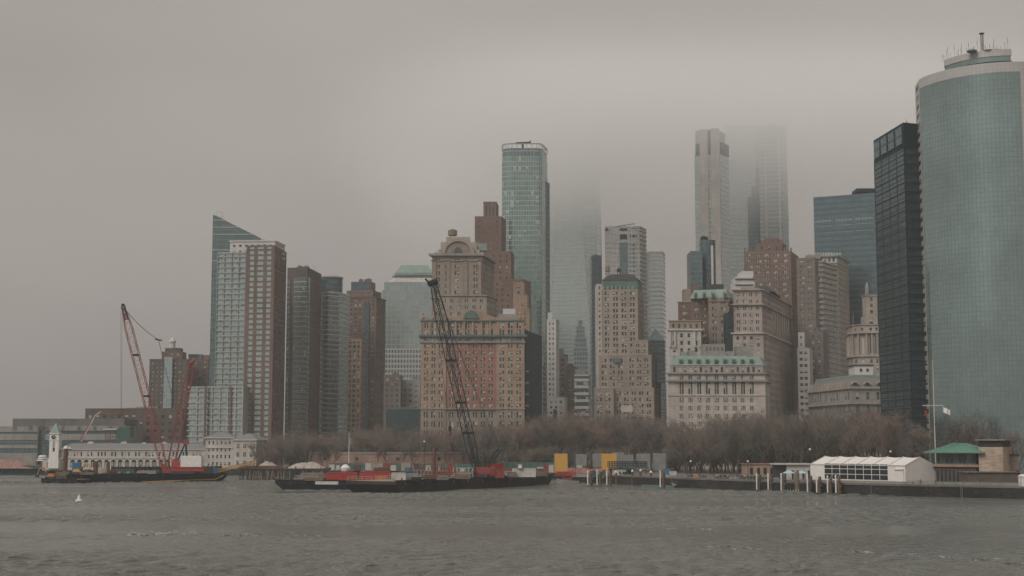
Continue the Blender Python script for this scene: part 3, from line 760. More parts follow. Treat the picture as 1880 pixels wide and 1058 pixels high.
# tapering glass tower lost in cloud
b = Bld('glass_tower', 'huge pale tapering glass tower whose top disappears into the cloud', P2(1055, 1400)); D = 1400
cx = WX(1054, D + 25, 500); cy_ = D + 25; hb, zb, zt, ph = 25.5, 56.0, 338.0, R(-13)
Bc = [Vector((cx + hb * 1.414 * math.cos(R(-135 + 90 * k) + ph), cy_ + hb * 1.414 * math.sin(R(-135 + 90 * k) + ph))) for k in range(4)]
Tc = [Vector((cx + hb * math.cos(R(-90 + 90 * k) + ph), cy_ + hb * math.sin(R(-90 + 90 * k) + ph))) for k in range(4)]   # apexes, 417 m up in the cloud
f_ = (zt - zb) / (417 - zb); mb = MB(); mb.prism(Bc, GZ, zb, 0, False); topo = []
for k in range(4):
    b0, b1, tk, tp = Bc[k], Bc[(k + 1) % 4], Tc[k], Tc[k - 1]
    l0, l1, r0 = b0.lerp(tk, f_), b1.lerp(tk, f_), b0.lerp(tp, f_); L = (b1 - b0).length
    mb.face([(b0.x, b0.y, zb), (b1.x, b1.y, zb), (l1.x, l1.y, zt), (l0.x, l0.y, zt)], 0, [(0, zb), (L, zb), (L * (1 - f_ / 2), zt), (L * f_ / 2, zt)])
    mb.face([(b0.x, b0.y, zb), (l0.x, l0.y, zt), (r0.x, r0.y, zt)], 0, [(200, zb), (213, zt), (187, zt)]); topo += [r0, l0]
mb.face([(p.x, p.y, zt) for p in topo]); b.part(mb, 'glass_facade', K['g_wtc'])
mb = MB()
for k in range(4):
    for bb, tt in ((Bc[k], Tc[k]), (Bc[(k + 1) % 4], Tc[k])): l = bb.lerp(tt, f_); mb.tube([(bb.x, bb.y, zb), (l.x, l.y, zt)], .42, 4)
b.part(mb, 'edge_trim', K['white']); b.finish()

b = Bld('tower_reflection', 'slender dark glass tower with a pointed stepped top among the low roofs', P2(1065, 1210)); D = 1210  # tower-shaped reflection in the pale tower's glass, put in as a dark block
for (x0, x1, ya, yb, nm) in ((1053, 1079, 760, 640, 'base'), (1055, 1077, 640, 618, 'shaft'), (1058, 1074, 618, 600, 'setback'), (1062, 1070, 600, 587, 'crown')):
    b.tier(rect(x0, x1, D + (650 - yb) * .05, 14), max(GZ, WZ(ya, D)), WZ(yb, D), [E('cw')] * 4, K['greyst'], K['g_fogd'], nm, nm + '_glass')
b.finish()
b = Bld('glass_tower', 'dark teal glass tower standing half hidden beside the huge pale tower', P2(1095, 1260)); D = 1260
b.tier(rect(1087, 1106, D, 30), GZ, WZ(469, D), [E('cw')] * 4, K['greyst'], K['g_slab']); b.clutter(rect(1087, 1106, D, 30), WZ(469, D), 2, M['concrete'], 2); b.finish()

b = Bld('narrow_building', 'tall narrow white building with regular small windows behind the park', P2(1015, 885), vis=(570, 730), nparts=80); D = 885
p = quad((1004, D), (1021, D - 1), (1027, D + 12)); b.tier(p, GZ, WZ(588, D), [E('win', 2.6, 3.1, .42, .5), E('win', 2.8, 3.1, .42, .5)], K['white'], None, parapet=.5)
b.box(1006, 1014, 574, 589, D + 3, 5, K['white'], 'stair_head'); b.finish()
b = Bld('low_building', 'low white building with square windows at the edge of the park trees', P2(1022, 850), vis=(725, 760), nparts=40); D = 850
p = quad((1005, D), (1036, D), (1041, D + 14)); b.tier(p, GZ, WZ(731, D), [E('win', 3.2, 3.3, .5, .5)], K['white'], None, parapet=.6); b.finish()
for (x0, x1, y, D, mt, lab, yc) in ((1025, 1040, 655, 1010, 'greyst', 'weathered grey building with a stepped roof behind the white building', 640),
                               (1040, 1057, 676, 1000, 'brownst', 'brown stone building with a small roof house in the gap', 668)):
    b = Bld('stone_building', lab, P2(x0, D), vis=(640, 755), nparts=60); p = quad((x0, D), (x1, D), (x1 + 3, D + 16))
    b.tier(p, GZ, WZ(y, D), [E('win', 3.0, 3.4, .5, .55)], K[mt], None, parapet=.7); b.box(x0 + 2, x1 - 5, yc, y + 1, D + 3, 6, K[mt], 'roof_house'); b.clutter(p, WZ(y, D), 2, M['concrete_dark']); b.finish()
b = Bld('low_office_building', 'white banded office building with ribbon windows left of the beige tower', P2(1067, 880)); D = 880
p = quad((1054, D), (1080, D), (1084, D + 14)); b.tier(p, GZ, WZ(688, D), [E('band', 4.2, .42, out=.3)] * 2, K['white'], K['g_win']); b.box(1057, 1076, 678, 689, D + 3, 8, K['greyst'], 'plant_room'); b.finish()

# beige setback tower
b = Bld('setback_tower', 'beige stone setback tower with a dark copper crown above the park', P2(1145, 800), vis=(525, 750), visx=(1085, 1216)); D = 800; z = lambda y: WZ(y, D)
W2 = dict(style='pair', top=.5, bot=.4)
p = quad((1105, D + 6), (1172, D + 4), (1183, D + 24)); b.tier(p, GZ, z(530), [E('win', 4.3, 3.35, .6, .6, **W2), E('win', 4.0, 3.35, .55, .6, **W2)], K['beige'], None, 'tower')
for i in range(6):
    x = 1106 + i * 13.2; mb = MB(); mb.slab(P2(x - 1, D + 6), P2(x + 1, D + 6), 0, .35, z(655), z(531)); b.part(mb, 'pilaster', K['beige'])
for (x0, x1, xr, y, dd, nm) in ((1090, 1126, 1130, 717, -14, 'west_base'), (1099, 1164, 1168, 656, -4, 'middle_block'), (1163, 1190, 1197, 629, -8, 'east_shoulder'), (1126, 1200, 1213, 716, -10, 'lower_block'), (1150, 1196, 1203, 656, -9, 'east_block')):
    p = quad((x0, D + dd), (x1, D + dd), (xr, D + dd + 16)); b.tier(p, GZ, z(y), [E('win', 4.3, 3.35, .6, .56, **W2), E('win', 4.3, 3.35, .55, .56, **W2)], K['beige'], None, nm, parapet=.9)
pc = [P2(1107, D + 8), P2(1172, D + 6), P2(1180, D + 22), P2(1115, D + 24)]
mb = MB(); mb.prism(pc, z(530), z(512)); b.part(mb, 'crown_storey', M['copper_dark'])
mb = MB(); t = frustum(mb, offset(pc, .3), 2.6, z(512), z(503)); frustum(mb, t, 2.5, z(503), z(499)); b.part(mb, 'crown_roof', M['roof_dark'])
for i in range(9):
    x = 1109 + i * 7.6; mb = MB(); q = P2(x, D + 6.5); mb.box(q.x - .5, q.x + .5, q.y - .3, q.y + .5, z(531), z(523)); b.part(mb, 'crenel', K['greyst'])
b.tank(1115, 486, 503, D + 14, 9, M['timber']); b.tank(1136, 492, 502, D + 16, 8, M['roof_dark'])
pl = rect(1096, 1107, D + 20, 16); b.tier(pl, GZ, z(514), [E('win', 2.6, 3.35, .45, .5, n=1)], K['pale'], None, 'west_slab')
mb = MB(); mb.slab(P2(1127, D - 4.5), P2(1140, D - 4.5), 0, .4, z(667), z(659)); b.part(mb, 'green_netting', M['copper_dark'])
mb = MB(); mb.slab(P2(1139, D - 15), P2(1160, D - 15), 0, 2, z(758), z(746)); b.part(mb, 'stone_pavilion', K['lime']); b.finish()
b = Bld('dark_building', 'dark glass building filling the slot right of the beige setback tower', P2(1205, 840)); D = 840
p = quad((1190, D), (1213, D), (1222, D + 20)); b.tier(p, GZ, WZ(702, D), [E('cw')] * 2, K['greyst'], K['g_dark']); p = quad((1196, D + 4), (1206, D + 4), (1209, D + 12)); b.tier(p, GZ, WZ(655, D), [E('cw')] * 2, K['greyst'], K['g_dark'], 'upper_block', 'upper_glass'); b.finish()

b = Bld('office_tower', 'pale gridded office tower with two square openings near its top', P2(1150, 1160)); D = 1160; z = lambda y: WZ(y, D)
p = quad((1112, D), (1176, D - 2), (1188, D + 16)); b.tier(p, GZ, z(416), [E('grid', 3.2, 3.6, .8, .35, out=.5, out2=.3), E('band', 3.6, .4, out=.8)], K['pale'], K['g_fog'], roof=K['pale'])
for (x0, x1) in ((1140, 1153), (1158, 1172)):
    mb = MB(); mb.slab(P2(x0, D - 1), P2(x1, D - 1.4), 0, .7, z(440), z(431)); b.part(mb, 'opening', M['steel_dark'])
for (x0, x1) in ((1140, 1154), (1158, 1174), (1113, 1118)):
    mb = MB(); mb.slab(P2(x0, D - 1), P2(x1, D - 1.4), 0, .6, z(424), z(420)); b.part(mb, 'louvre', M['steel_dark'])
for (x0, x1) in ((1139, 1154), (1158, 1171)):
    mb = MB(); mb.slab(P2(x0, D - 1), P2(x1, D - 1.4), 0, .7, z(700), z(446)); b.part(mb, 'glass_strip', K['g_teal'])
mb = MB(); q = P2(1148, D + 6); mb.tube([(q.x - 7, q.y, z(414)), (q.x + 2, q.y, z(411)), (q.x + 9, q.y, z(409))], .3, 4); mb.tube([(q.x, q.y, z(418)), (q.x, q.y, z(411))], .3, 4); b.part(mb, 'roof_crane', M['steel_dark']); b.finish()
b = Bld('glass_tower', 'pale blue glass tower with horizontal floor lines right of the gridded tower', P2(1204, 1230)); D = 1230
p = quad((1180, D), (1219, D - 2), (1223, D + 20)); b.tier(p, GZ, WZ(464, D), [E('band', 3.9, .22, out=.2)] * 2, K['pale'], K['g_wtc']); b.cornice(p, WZ(464, D), .8, .2, K['pale']); b.finish()
b = Bld('glass_tower', 'darker teal glass block with a peaked roof low in the same gap', P2(1204, 1180)); D = 1180  # dark pointed reflection on the glass behind, shaped here as its own block
p = rect(1190, 1221, D, 16); b.tier(p, GZ, WZ(625, D), [E('cw')] * 2, K['greyst'], K['g_teal'])
mb = MB(); frustum(mb, p, 7, WZ(625, D), WZ(602, D)); b.part(mb, 'roof', K['g_teal']); b.finish()

# fog-topped towers
b = Bld('glass_tower', 'teal glass tower with a rounded shaft and pale fin below the foggy tower', P2(1295, 960)); D = 960
p = rect(1270, 1292, D, 20); b.tier(p, GZ, WZ(461, D), [E('cw')] * 4, K['greyst'], K['g_teal'], 'low_shaft', 'low_glass')
c = P2(1302, D + 14); rr = 15 * D / F; pd = [c + Vector((rr * math.cos(R(a)), rr * math.sin(R(a)))) for a in range(180, 540, 24)]
b.tier(pd, GZ, WZ(437, D), [E('cw')] * 15, K['greyst'], K['g_slab'], 'round_shaft', 'round_glass')
mb = MB(); mb.slab(P2(1308, D - 2), P2(1312, D - 2), 0, 1, WZ(560, D), WZ(452, D)); b.part(mb, 'pale_fin', K['white']); b.clutter(pd, WZ(437, D), 4, M['steel_dark'], 3); b.finish()
b = Bld('office_tower', 'tall tower of pale stone columns and glass with dark louvres fading into fog', P2(1312, 1150)); D = 1150; z = lambda y: WZ(y, D)
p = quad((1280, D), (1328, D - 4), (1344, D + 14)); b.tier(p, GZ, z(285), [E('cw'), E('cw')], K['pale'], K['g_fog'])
pu = quad((1282, D + 1), (1326, D - 2), (1338, D + 12)); b.tier(pu, z(285), z(240), [], K['pale'], None, 'crown')
for (x0, x1, dd) in ((1290, 1305, 0), (1311, 1327, -3)):
    mb = MB(); mb.slab(P2(x0, D - 2 + dd), P2(x1, D - 3 + dd), 0, 1.2, GZ, z(239)); b.part(mb, 'stone_column', K['pale'])
mb = MB(); mb.slab(P2(1305, D - 2), P2(1311, D - 2.6), 0, .5, z(285), z(240)); b.part(mb, 'louvre', M['steel_dark'])
mb = MB(); mb.slab(P2(1282, D - .6), P2(1290, D - 1), 0, .6, z(286), z(265)); b.part(mb, 'louvre', M['steel_dark'])
mb = MB(); mb.slab(P2(1328, D - 3), P2(1343, D + 12), 0, .8, z(284), z(262)); b.part(mb, 'louvre', M['steel_dark']); b.finish()
b = Bld('glass_tower', 'broad glass tower with dark stepped facets vanishing into the low cloud', P2(1400, 1260)); D = 1260; z = lambda y: WZ(y, D)
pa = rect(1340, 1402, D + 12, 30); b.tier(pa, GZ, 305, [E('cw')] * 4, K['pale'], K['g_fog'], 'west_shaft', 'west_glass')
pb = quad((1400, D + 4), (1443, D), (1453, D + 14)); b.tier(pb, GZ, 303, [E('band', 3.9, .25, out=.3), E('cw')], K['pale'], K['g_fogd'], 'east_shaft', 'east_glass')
for (x0, x1, y) in ((1379, 1386, 358), (1386, 1393, 338), (1393, 1401, 322)):
    mb = MB(); mb.slab(P2(x0, D + 11), P2(x1, D + 11), 0, 1.2 + (x1 - 1380) * .06, GZ, z(y)); b.part(mb, 'dark_facet', K['g_slab'])
mb = MB(); mb.slab(P2(1411, D + 2), P2(1413, D + 2), 0, .8, GZ, 302); mb.slab(P2(1436, D), P2(1439, D), 0, .8, GZ, 302); b.part(mb, 'mullion_fin', K['white']); b.finish()

b = Bld('deco_tower', 'wide brown art deco tower with a crenellated stepped crown', P2(1420, 880), vis=(460, 560), visx=(1368, 1470)); D = 880; z = lambda y: WZ(y, D)
p = quad((1369, D), (1456, D - 3), (1470, D + 24)); b.tier(p, GZ, z(462), [E('win', 5.2, 3.6, .62, .52, 'tri'), E('win', 4.2, 3.6, .5, .52, 'pair')], K['deco'], None)
p2 = quad((1392, D + 4), (1440, D + 3), (1448, D + 16)); b.tier(p2, z(463), z(444), [E('win', 5, 3.6, .2, .5)], K['deco'], None, 'upper_storey')
p3 = quad((1407, D + 6), (1430, D + 6), (1434, D + 14)); b.tier(p3, z(445), z(434), [], K['deco'], None, 'crown')
for i in range(15):
    x = 1370 + i * 6.1; h = 458 if i % 2 else 455
    b.box(x, x + 2.6, h, 463, D - .3, 1.2, K['deco'], 'crenel')
for i in range(7): b.box(1393 + i * 7.2, 1396 + i * 7.2, 440, 445, D + 3.5, 1.2, K['deco'], 'crenel')
b.finish()
b = Bld('apartment_tower', 'brown brick tower with white corner balconies between two stone towers', P2(1490, 850), vis=(480, 690), visx=(1460, 1545)); D = 850; z = lambda y: WZ(y, D)
p = quad((1466, D), (1500, D - 2), (1514, D + 10)); b.tier(p, GZ, z(474), [E('win', 4.6, 3.2, .55, .42, 'pair'), E('win', 4, 3.2, .4, .4)], K['brownst'], None)
p2 = quad((1484, D + 4), (1512, D + 3), (1540, D + 26)); b.tier(p2, GZ, z(478), [E('band', 3.2, .42, out=.4), E('band', 3.2, .4, out=.9)], K['pink'], K['g_band'], 'balcony_side')
b.clutter(p, z(473), 3, M['concrete'], 2.5); b.finish()
b = Bld('office_tower', 'pale stone office tower with a heavy pale green cornice and columned top', P2(1535, 905), vis=(470, 690), visx=(1497, 1565)); D = 905; z = lambda y: WZ(y, D)
p = quad((1490, D + 2), (1541, D - 2), (1562, D + 30)); b.tier(p, GZ, z(484), [E('win', 3.6, 3.5, .5, .56), E('win', 3.4, 3.5, .5, .56)], K['beige2'], None)
b.tier(p, z(484), z(470), [E('win', 2.6, 5, .55, .8, rows=1), E('win', 2.6, 5, .55, .8, rows=1)], K['pale'], None, 'columned_storey'); b.cornice(p, z(472), 1.3, 1.3, M['copper']); b.cornice(p, z(484), .5, .4, M['copper'])
for i in range(10): b.box(1500 + i * 5, 1503 + i * 5, 464, 469, D - 1, 1, K['pale'], 'crenel')
b.finish()
b = Bld('office_slab', 'wide dark blue-green office slab standing behind the pale stone tower', P2(1550, 960)); D = 960
p = quad((1500, D), (1650, D - 24), (1654, D + 20)); b.tier(p, GZ, WZ(357, D - 12), [E('cw')] * 4, K['greyst'], K['g_slab'])
A_, B_ = p[0], p[1]
for y, hh in ((410, 1.6), (418, .7), (430, .5)):
    mb = MB()
    for i in range(4): mb.slab(A_.lerp(B_, .02 + i * .25), A_.lerp(B_, .24 + i * .25), 0, .25, WZ(y, D), WZ(y, D) + hh)
    b.part(mb, 'pale_band', K['g_fogd'])
mb = MB(); mb.prism(rect(1581, 1640, D - 12, 14), WZ(358, D), WZ(346, D - 12)); b.part(mb, 'plant_room', M['steel_dark']); b.masts(p, WZ(358, D), 2, 5); b.finish()

# brick pile with green mansard
b = Bld('brick_office_building', 'brown brick building with a pale green mansard roof and chimneys', P2(1300, 795), vis=(540, 640), visx=(1240, 1356)); D = 795; z = lambda y: WZ(y, D)
p = quad((1270, D), (1304, D), (1308, D + 20)); b.tier(p, GZ, z(548), [E('win', 4.2, 3.7, .5, .5, 'pair')], K['brick'], None, 'west_part')
p = quad((1302, D - 7), (1340, D - 7), (1354, D + 20)); b.tier(p, GZ, z(549), [E('win', 4.6, 3.7, .52, .5, 'pair', n=2), E('win', 4.2, 3.7, .5, .5)], K['tan2'], None, 'middle_part'); b.cornice(p, z(556), .5, .5, K['tan'])
mb = MB(); p0 = quad((1268, D - 1), (1340, D - 8), (1354, D + 19)); frustum(mb, p0, 2.0, z(549), z(533)); b.part(mb, 'roof', M['copper'])
for x in (1276, 1292, 1308, 1330):
    b.box(x, x + 6, 536, 547, D - 8.5, 3, M['copper'], 'dormer')
    b.box(x + 1.2, x + 4.8, 539, 546, D - 8.9, .3, M['pane_mid'], 'dormer_window')
b.box(1303, 1331, 522, 533, D + 4, 10, M['roof_dark'], 'roof_house'); b.box(1272, 1282, 522, 534, D + 5, 5, K['brick'], 'chimney')
p = quad((1246, D + 8), (1271, D + 8), (1274, D + 24)); b.tier(p, GZ, z(553), [E('win', 4.2, 3.7, .45, .5, 'pair')], K['brick'], None, 'stepped_wing'); b.box(1257, 1270, 531, 554, D + 10, 9, K['tan2'], 'stair_head'); b.cornice(p, z(553), .5, .4, K['tan']); b.finish()
b = Bld('stepped_block', 'white stepped concrete block showing above the pale green mansard', P2(1368, 840)); D = 840
for (x0, x1, y0, y1, nm) in ((1349, 1386, 560, 528, 'lower_step'), (1351, 1388, 528, 517, 'middle_step'), (1353, 1385, 517, 508, 'upper_step'), (1364, 1386, 508, 498, 'top_step')):
    b.box(x0, x1, y1, y0, D + (530 - y1) * .1, 16, K['white'], nm)
for y in (513, 524): b.box(1352, 1386, y - 1.5, y + 1, D + (530 - y) * .1 - .8, .5, M['pane_dark'], 'slot_window')
b.finish()
# white-fronted building with wings (front row, left)
b = Bld('ornate_building', 'pale stone building with brown attic and ornate corner columns behind the green mansard', P2(1262, 765), vis=(585, 670), visx=(1226, 1292)); D = 765; z = lambda y: WZ(y, D)
p = quad((1229, D), (1288, D), (1290, D + 24)); b.tier(p, GZ, z(607), [E('win', 3.6, 3.9, .4, .55)], K['pale'], None, 'stone_front')
b.tier(p, z(607), z(590), [E('win', 2.9, 4.5, .42, .6, rows=1)], K['tan2'], None, 'attic'); b.cornice(p, z(607), .8, .9, K['pale']); b.cornice(p, z(590), .5, .4, K['tan'])
for x in (1231, 1240, 1276, 1286):
    mb = MB(); q = P2(x, D - .6); mb.lathe((q.x, q.y), [(.75, z(637)), (.6, z(636)), (.5, z(610)), (.8, z(608.5))], 10); b.part(mb, 'column', K['pale'])
b.finish()
# pinkish building with long receding side
b = Bld('stone_office_building', 'pinkish stone building with dark hipped roof and long side of many windows', P2(1400, 765), vis=(530, 745), visx=(1345, 1456)); D = 765; z = lambda y: WZ(y, D)
p = quad((1346, D + 2), (1402, D), (1456, D + 95)); 
b.tier(p, GZ, z(612), [E('win', 3.9, 3.8, .45, .5), E('win', 3.7, 3.8, .45, .56)], K['pink'], None, 'lower_wall'); b.cornice(p, z(613), .8, .9, K['lime'])
b.tier(offset(p, -.5), z(612), z(532), [E('win', 3.6, 3.8, .5, .5, 'pair'), E('win', 3.9, 3.8, .45, .55)], K['pink'], None, 'upper_wall'); b.cornice(p, z(560), .7, .8, K['pink']); b.cornice(p, z(533), .6, .7, K['pink'])
mb = MB(); frustum(mb, quad((1374, D + 14), (1424, D + 16), (1436, D + 50)), 4.5, z(532) + .6, z(518)); b.part(mb, 'roof', M['roof_dark'])
mb = MB(); mb.prism(quad((1362, D + 7), (1396, D + 6), (1400, D + 30)), z(533), z(526)); b.part(mb, 'penthouse', K['tan2'])
b.clutter(p, z(532), 7, K['greyst'], 3)
A_, B_ = p[1], p[2]
for i in range(8): mb = MB(); q = A_.lerp(B_, .3 + i * .08); mb.tube([(q.x - .3, q.y - .3, z(598)), (q.x - .3, q.y - .3, z(562))], .45, 8); b.part(mb, 'column', K['lime'])
mb = MB(); q = P2(1352, D - .2); 
for k in range(4): zz = z(560) + k * -4.2; mb.slab(P2(1338, D + 1), P2(1347, D + 1), 0, 1.0, zz - .25, zz); mb.tube([(P2(1338, D).x, D, zz - .2), (P2(1346, D).x, D, zz + 4.0)], .18, 4)
b.part(mb, 'fire_stair', M['steel_dark']); b.finish()
b = Bld('dark_building', 'thin dark shaft between the brown brick mansard and the pinkish building', P2(1342, 785)); D = 782
b.tier(rect(1332, 1350, D, 14), GZ, WZ(575, D), [E('cw')], M['steel_dark'], K['g_dark']); b.finish()
b = Bld('narrow_building', 'narrow white building with dark wide windows next to the long pinkish side', P2(1478, 815), vis=(605, 740), nparts=60); D = 815
p = quad((1464, D), (1486, D), (1492, D + 14)); b.tier(p, GZ, WZ(640, D), [E('win', 3.4, 3.6, .72, .45)], K['white'], None, parapet=.4); p = quad((1466, D + 2), (1477, D + 2), (1479, D + 9)); b.tier(p, WZ(641, D), WZ(610, D), [E('win', 3, 3.6, .5, .4)], K['white'], None, 'upper_block'); b.finish()
b = Bld('brick_building', 'plain brown brick block below the balcony tower', P2(1500, 790), vis=(620, 690), nparts=60); D = 835
p = quad((1486, D), (1512, D), (1522, D + 20)); b.tier(p, GZ, WZ(610, D), [E('win', 3.4, 3.6, .4, .5)], K['brownst'], None, parapet=.5); b.clutter(p, WZ(610, D), 2, M['concrete_dark']); b.finish()

# palazzo with green mansard (front)
b = Bld('palazzo_building', 'pale stone palazzo with green mansard, arched windows and two heavy cornices', P2(1312, 718), vis=(650, 790), visx=(1224, 1406)); D = 718; z = lambda y: WZ(y, D)
p = quad((1226, D), (1404, D), (1412, D + 26)); aa = dict(n=9, side=4.6)
b.tier(p, GZ, z(727), [E('win', 5, 3.9, .5, .58, 'tri', top=.2, bot=.2, **aa), E('win', 5, 3.9, .4, .58)], K['lime'], None, 'lower_wall')
b.tier(p, z(727), z(700), [E('win', 5, 6.5, .48, .80, 'pair', rows=1, top=.2, bot=.1, **aa)], K['lime'], None, 'arcade_storey')
b.tier(p, z(700), z(686), [E('win', 5, 4, .46, .6, 'pair', rows=1, top=.2, bot=.1, **aa)], K['lime'], None, 'frieze_storey')
pi = offset(p, -1.0); b.tier(pi, z(686), z(671), [E('win', 2.7, 4, .5, .7, rows=1, top=.2, bot=.1, n=17)], K['pink'], None, 'attic_storey')
b.cornice(p, z(701), 1.0, 1.2, K['greyst']); b.cornice(p, z(687), .8, 1.0, K['greyst']); b.cornice(p, z(727), .35, .35, K['lime'])
mb = MB(); frustum(mb, offset(pi, .3), 2.4, z(671), z(653)); b.part(mb, 'roof', M['copper'])
for i in range(9):
    xc = 1226 + 178 * (4.6 + (i + .5) * 4.41) / 48.9
    q = P2(xc, D); ar = arc_ring(1.15, .01, -.06, .1, z(704.5), Vector((q.x, q.y))); b.part(ar, 'arched_window', M['pane_dark'])
    ar = arc_ring(1.4, 1.15, -.16, .1, z(704.5), Vector((q.x, q.y))); b.part(ar, 'arch', K['lime'])
    x = 1250 + i * 16.2; b.box(x - 3.6, x + 3.6, 659, 666, D + .6, 3, M['copper'], 'dormer'); b.box(x - 2.6, x + 2.6, 660.5, 665.5, D + .4, .3, M['pane_mid'], 'dormer_window')
b.clutter(p, z(671) + 4, 4, M['steel_grey'], 3); b.box(1291, 1331, 632, 654, D + 8, 10, K['greyst'], 'roof_house'); b.box(1352, 1384, 636, 654, D + 9, 8, K['greyst'], 'plant_room')
for i in range(5): b.box(1296 + i * 7, 1299 + i * 7, 637, 643, D + 7.7, .4, M['concrete_dark'], 'vent')
for (x0, x1, y) in ((1250, 1262, 646), (1264, 1276, 643), (1334, 1348, 645)): b.box(x0, x1, y, 655, D + 8, 5, M['steel_grey'], 'cooling_unit')
b.finish()

# curved colonnade building with tower
b = Bld('curved_building', 'curved beige stone building with tall colonnade, balustrade and slim tower', P2(1585, 800), vis=(590, 690), visx=(1555, 1616)); D = 800; z = lambda y: WZ(y, D)
arc = [P2(1556, D + 30), P2(1557, D + 20), P2(1560, D + 12), P2(1566, D + 6), P2(1576, D + 2), P2(1592, D), P2(1640, D - 2)]
pts = arc + [P2(1640, D + 30)]
b.tier(pts, GZ, z(655), [E('win', 3.0, 3.8, .45, .55)] * 6, K['beige2'], None, 'lower_wall')
b.tier(offset(pts, -.9), z(655), z(612), [E('win', 2.8, 14, .45, .8, rows=1, top=.5, bot=.5)] * 6, K['beige2'], None, 'colonnade_wall')
b.tier(pts, z(612), z(597), [E('win', 3.0, 4.5, .4, .5, rows=1)] * 6, K['beige2'], None, 'attic')
b.cornice(pts, z(655), .9, .9, K['beige2']); b.cornice(pts, z(612), 1.1, 1.0, K['beige2']); b.cornice(pts, z(597), .5, .6, K['beige2'])
for i in range(len(arc) - 1):
    n = max(1, int((arc[i + 1] - arc[i]).length / 2.6))
    for k in range(n):
        q = arc[i].lerp(arc[i + 1], (k + .02) / n)
        if q.x < P2(1616, D).x: mb = MB(); mb.lathe((q.x, q.y), [(.7, z(655) + .8), (.6, z(650)), (.5, z(615)), (.75, z(612))], 8); b.part(mb, 'column', K['beige2'])
pt = rect(1590, 1613, D + 8, 10); b.tier(pt, z(598), z(578), [E('win', 3, 5, .4, .6, n=1)] * 2, K['beige2'], None, 'tower_base')
pt = rect(1592, 1613, D + 9, 8); b.tier(pt, z(578), z(538), [E('win', 3, 4, .35, .6, n=1)] * 2, K['beige2'], None, 'tower'); b.cornice(pt, z(540), .5, .5, K['beige2'])
q = P2(1595, D + 11); mb = MB(); mb.lathe((q.x, q.y), [(1.2, z(537)), (1.0, z(522)), (.1, z(513))], 6); b.part(mb, 'spire', K['greyst'])
mb = MB(); q = P2(1568, D + 10); mb.tube([(q.x, q.y, z(598)), (q.x, q.y, z(572))], .12, 5); b.part(mb, 'mast', M['steel_grey']); b.finish()

# custom house with dormered mansard
b = Bld('custom_house', 'low grey stone building with green-edged mansard roof and round dormers', P2(1560, 700), vis=(690, 748), visx=(1478, 1618), nparts=60); D = 700; z = lambda y: WZ(y, D)
p = quad((1482, D + 62), (1560, D), (1660, D + 6)); zw = z(712)
b.tier(p, GZ, zw, [E('win', 4.2, 6, .4, .6), E('win', 6, 6, .3, .6)], K['greyst'], None); b.cornice(p, zw - .5, 1.0, .9, K['beige2']); b.cornice(p, z(742), .8, 1.2, K['beige2'])
mb = MB(); t = frustum(mb, offset(p, -.4), 3.0, zw + .5, z(690)); b.part(mb, 'roof', K['deco'] if False else M['slate'])
mb = MB()
for i in range(4): mb.slab(t[i], t[(i + 1) % 4], .5, .3, z(690) - .3, z(690) + .7)
b.part(mb, 'roof_crest', M['copper'])
A_, B_, C_ = offset(p, -.2)[0], offset(p, -.2)[1], offset(p, -.2)[2]
for i in range(13):
    q = A_.lerp(B_, (i + .5) / 13); mb = MB(); mb.box(q.x - 1.1, q.x + 1.1, q.y - .3, q.y + 3, zw + .6, zw + 3.4); o = b.part(mb, 'dormer', K['beige2'])
for i in range(4):
    q = B_.lerp(C_, (i + .35) / 4.4); ar = arc_ring(2.0, 1.1, -.5, 2, zw + 1.6, q); b.part(ar, 'round_dormer', K['beige2']); ar = arc_ring(1.1, .01, -.2, 1, zw + 1.6, q); b.part(ar, 'dormer_window', M['pane_dark'])
b.box(1568, 1602, 671, 691, D + 16, 12, K['white'], 'roof_house'); b.box(1566, 1604, 669.5, 671.5, D + 15.5, 13, M['roof_dark'], 'roof_slab')
for x in (1578, 1590): b.box(x, x + 4, 677, 682, D + 15.7, .4, M['pane_dark'], 'roof_window')
b.finish()

# black office tower
b = Bld('black_tower', 'black steel and glass office tower left of the curved glass tower', P2(1660, 555)); D = 552
p = quad((1607, D + 34), (1663, D), (1696, D + 3), 380); zt = WZ(225, D)
zc = WZ(268, D)
b.tier(p, GZ, zc, [E('grid', 8.4, 3.75, .4, .12, out=.18, out2=.05), E('grid', 8.4, 3.75, .4, .16, out=.15, out2=.05)], M['steel_dark'], K['g_dark'])
b.tier(p, zc, zt, [E('blank')], M['steel_dark'], None, 'plant_storey', roof=M['roof_dark'])
for i in range(4):
    mb = MB(); a, c = p[0], p[1]; mb.slab(a.lerp(c, .04 + i * .245), a.lerp(c, .235 + i * .245), 0, .5, zc + 1, zt - 1.2); b.part(mb, 'louvre', K['g_slab'])
b.masts(p, zt, 3, 3.5); b.finish()

# curved glass tower
b = Bld('curved_glass_tower', 'curved green glass tower with a pale top band and ring of roof antennas', P2(1790, 535)); D = 520
a = P2(1688.5, 549, 300); c = P2(1873, D, 140); cx, cyy = c.x, a.y + 4; rx, ry = cx - a.x, cyy - c.y
def arcp(k=0.0, t0=12, t1=90, n=30, px0=None):
    return [Vector((cx - (rx - k) * math.cos(R(t0 + (t1 - t0) * i / n)) / math.cos(R(12)) , cyy - (ry - k) * math.sin(R(t0 + (t1 - t0) * i / n)))) for i in range(n + 1)]
arc = arcp(); zt = WZ(113, D); zg = WZ(131, D)
side = P2(1683, 558, 260); back = [Vector((cx + 12, c.y + 1.5)), Vector((cx + 12, cyy + 30)), Vector((side.x + 26, cyy + 34))]
glass = MB(); u = 0
for i in range(30): glass.wall(arc[i], arc[i + 1], GZ, zg, 0, u); u += (arc[i + 1] - arc[i]).length
b.part(glass, 'glass_facade', K['g_17'])
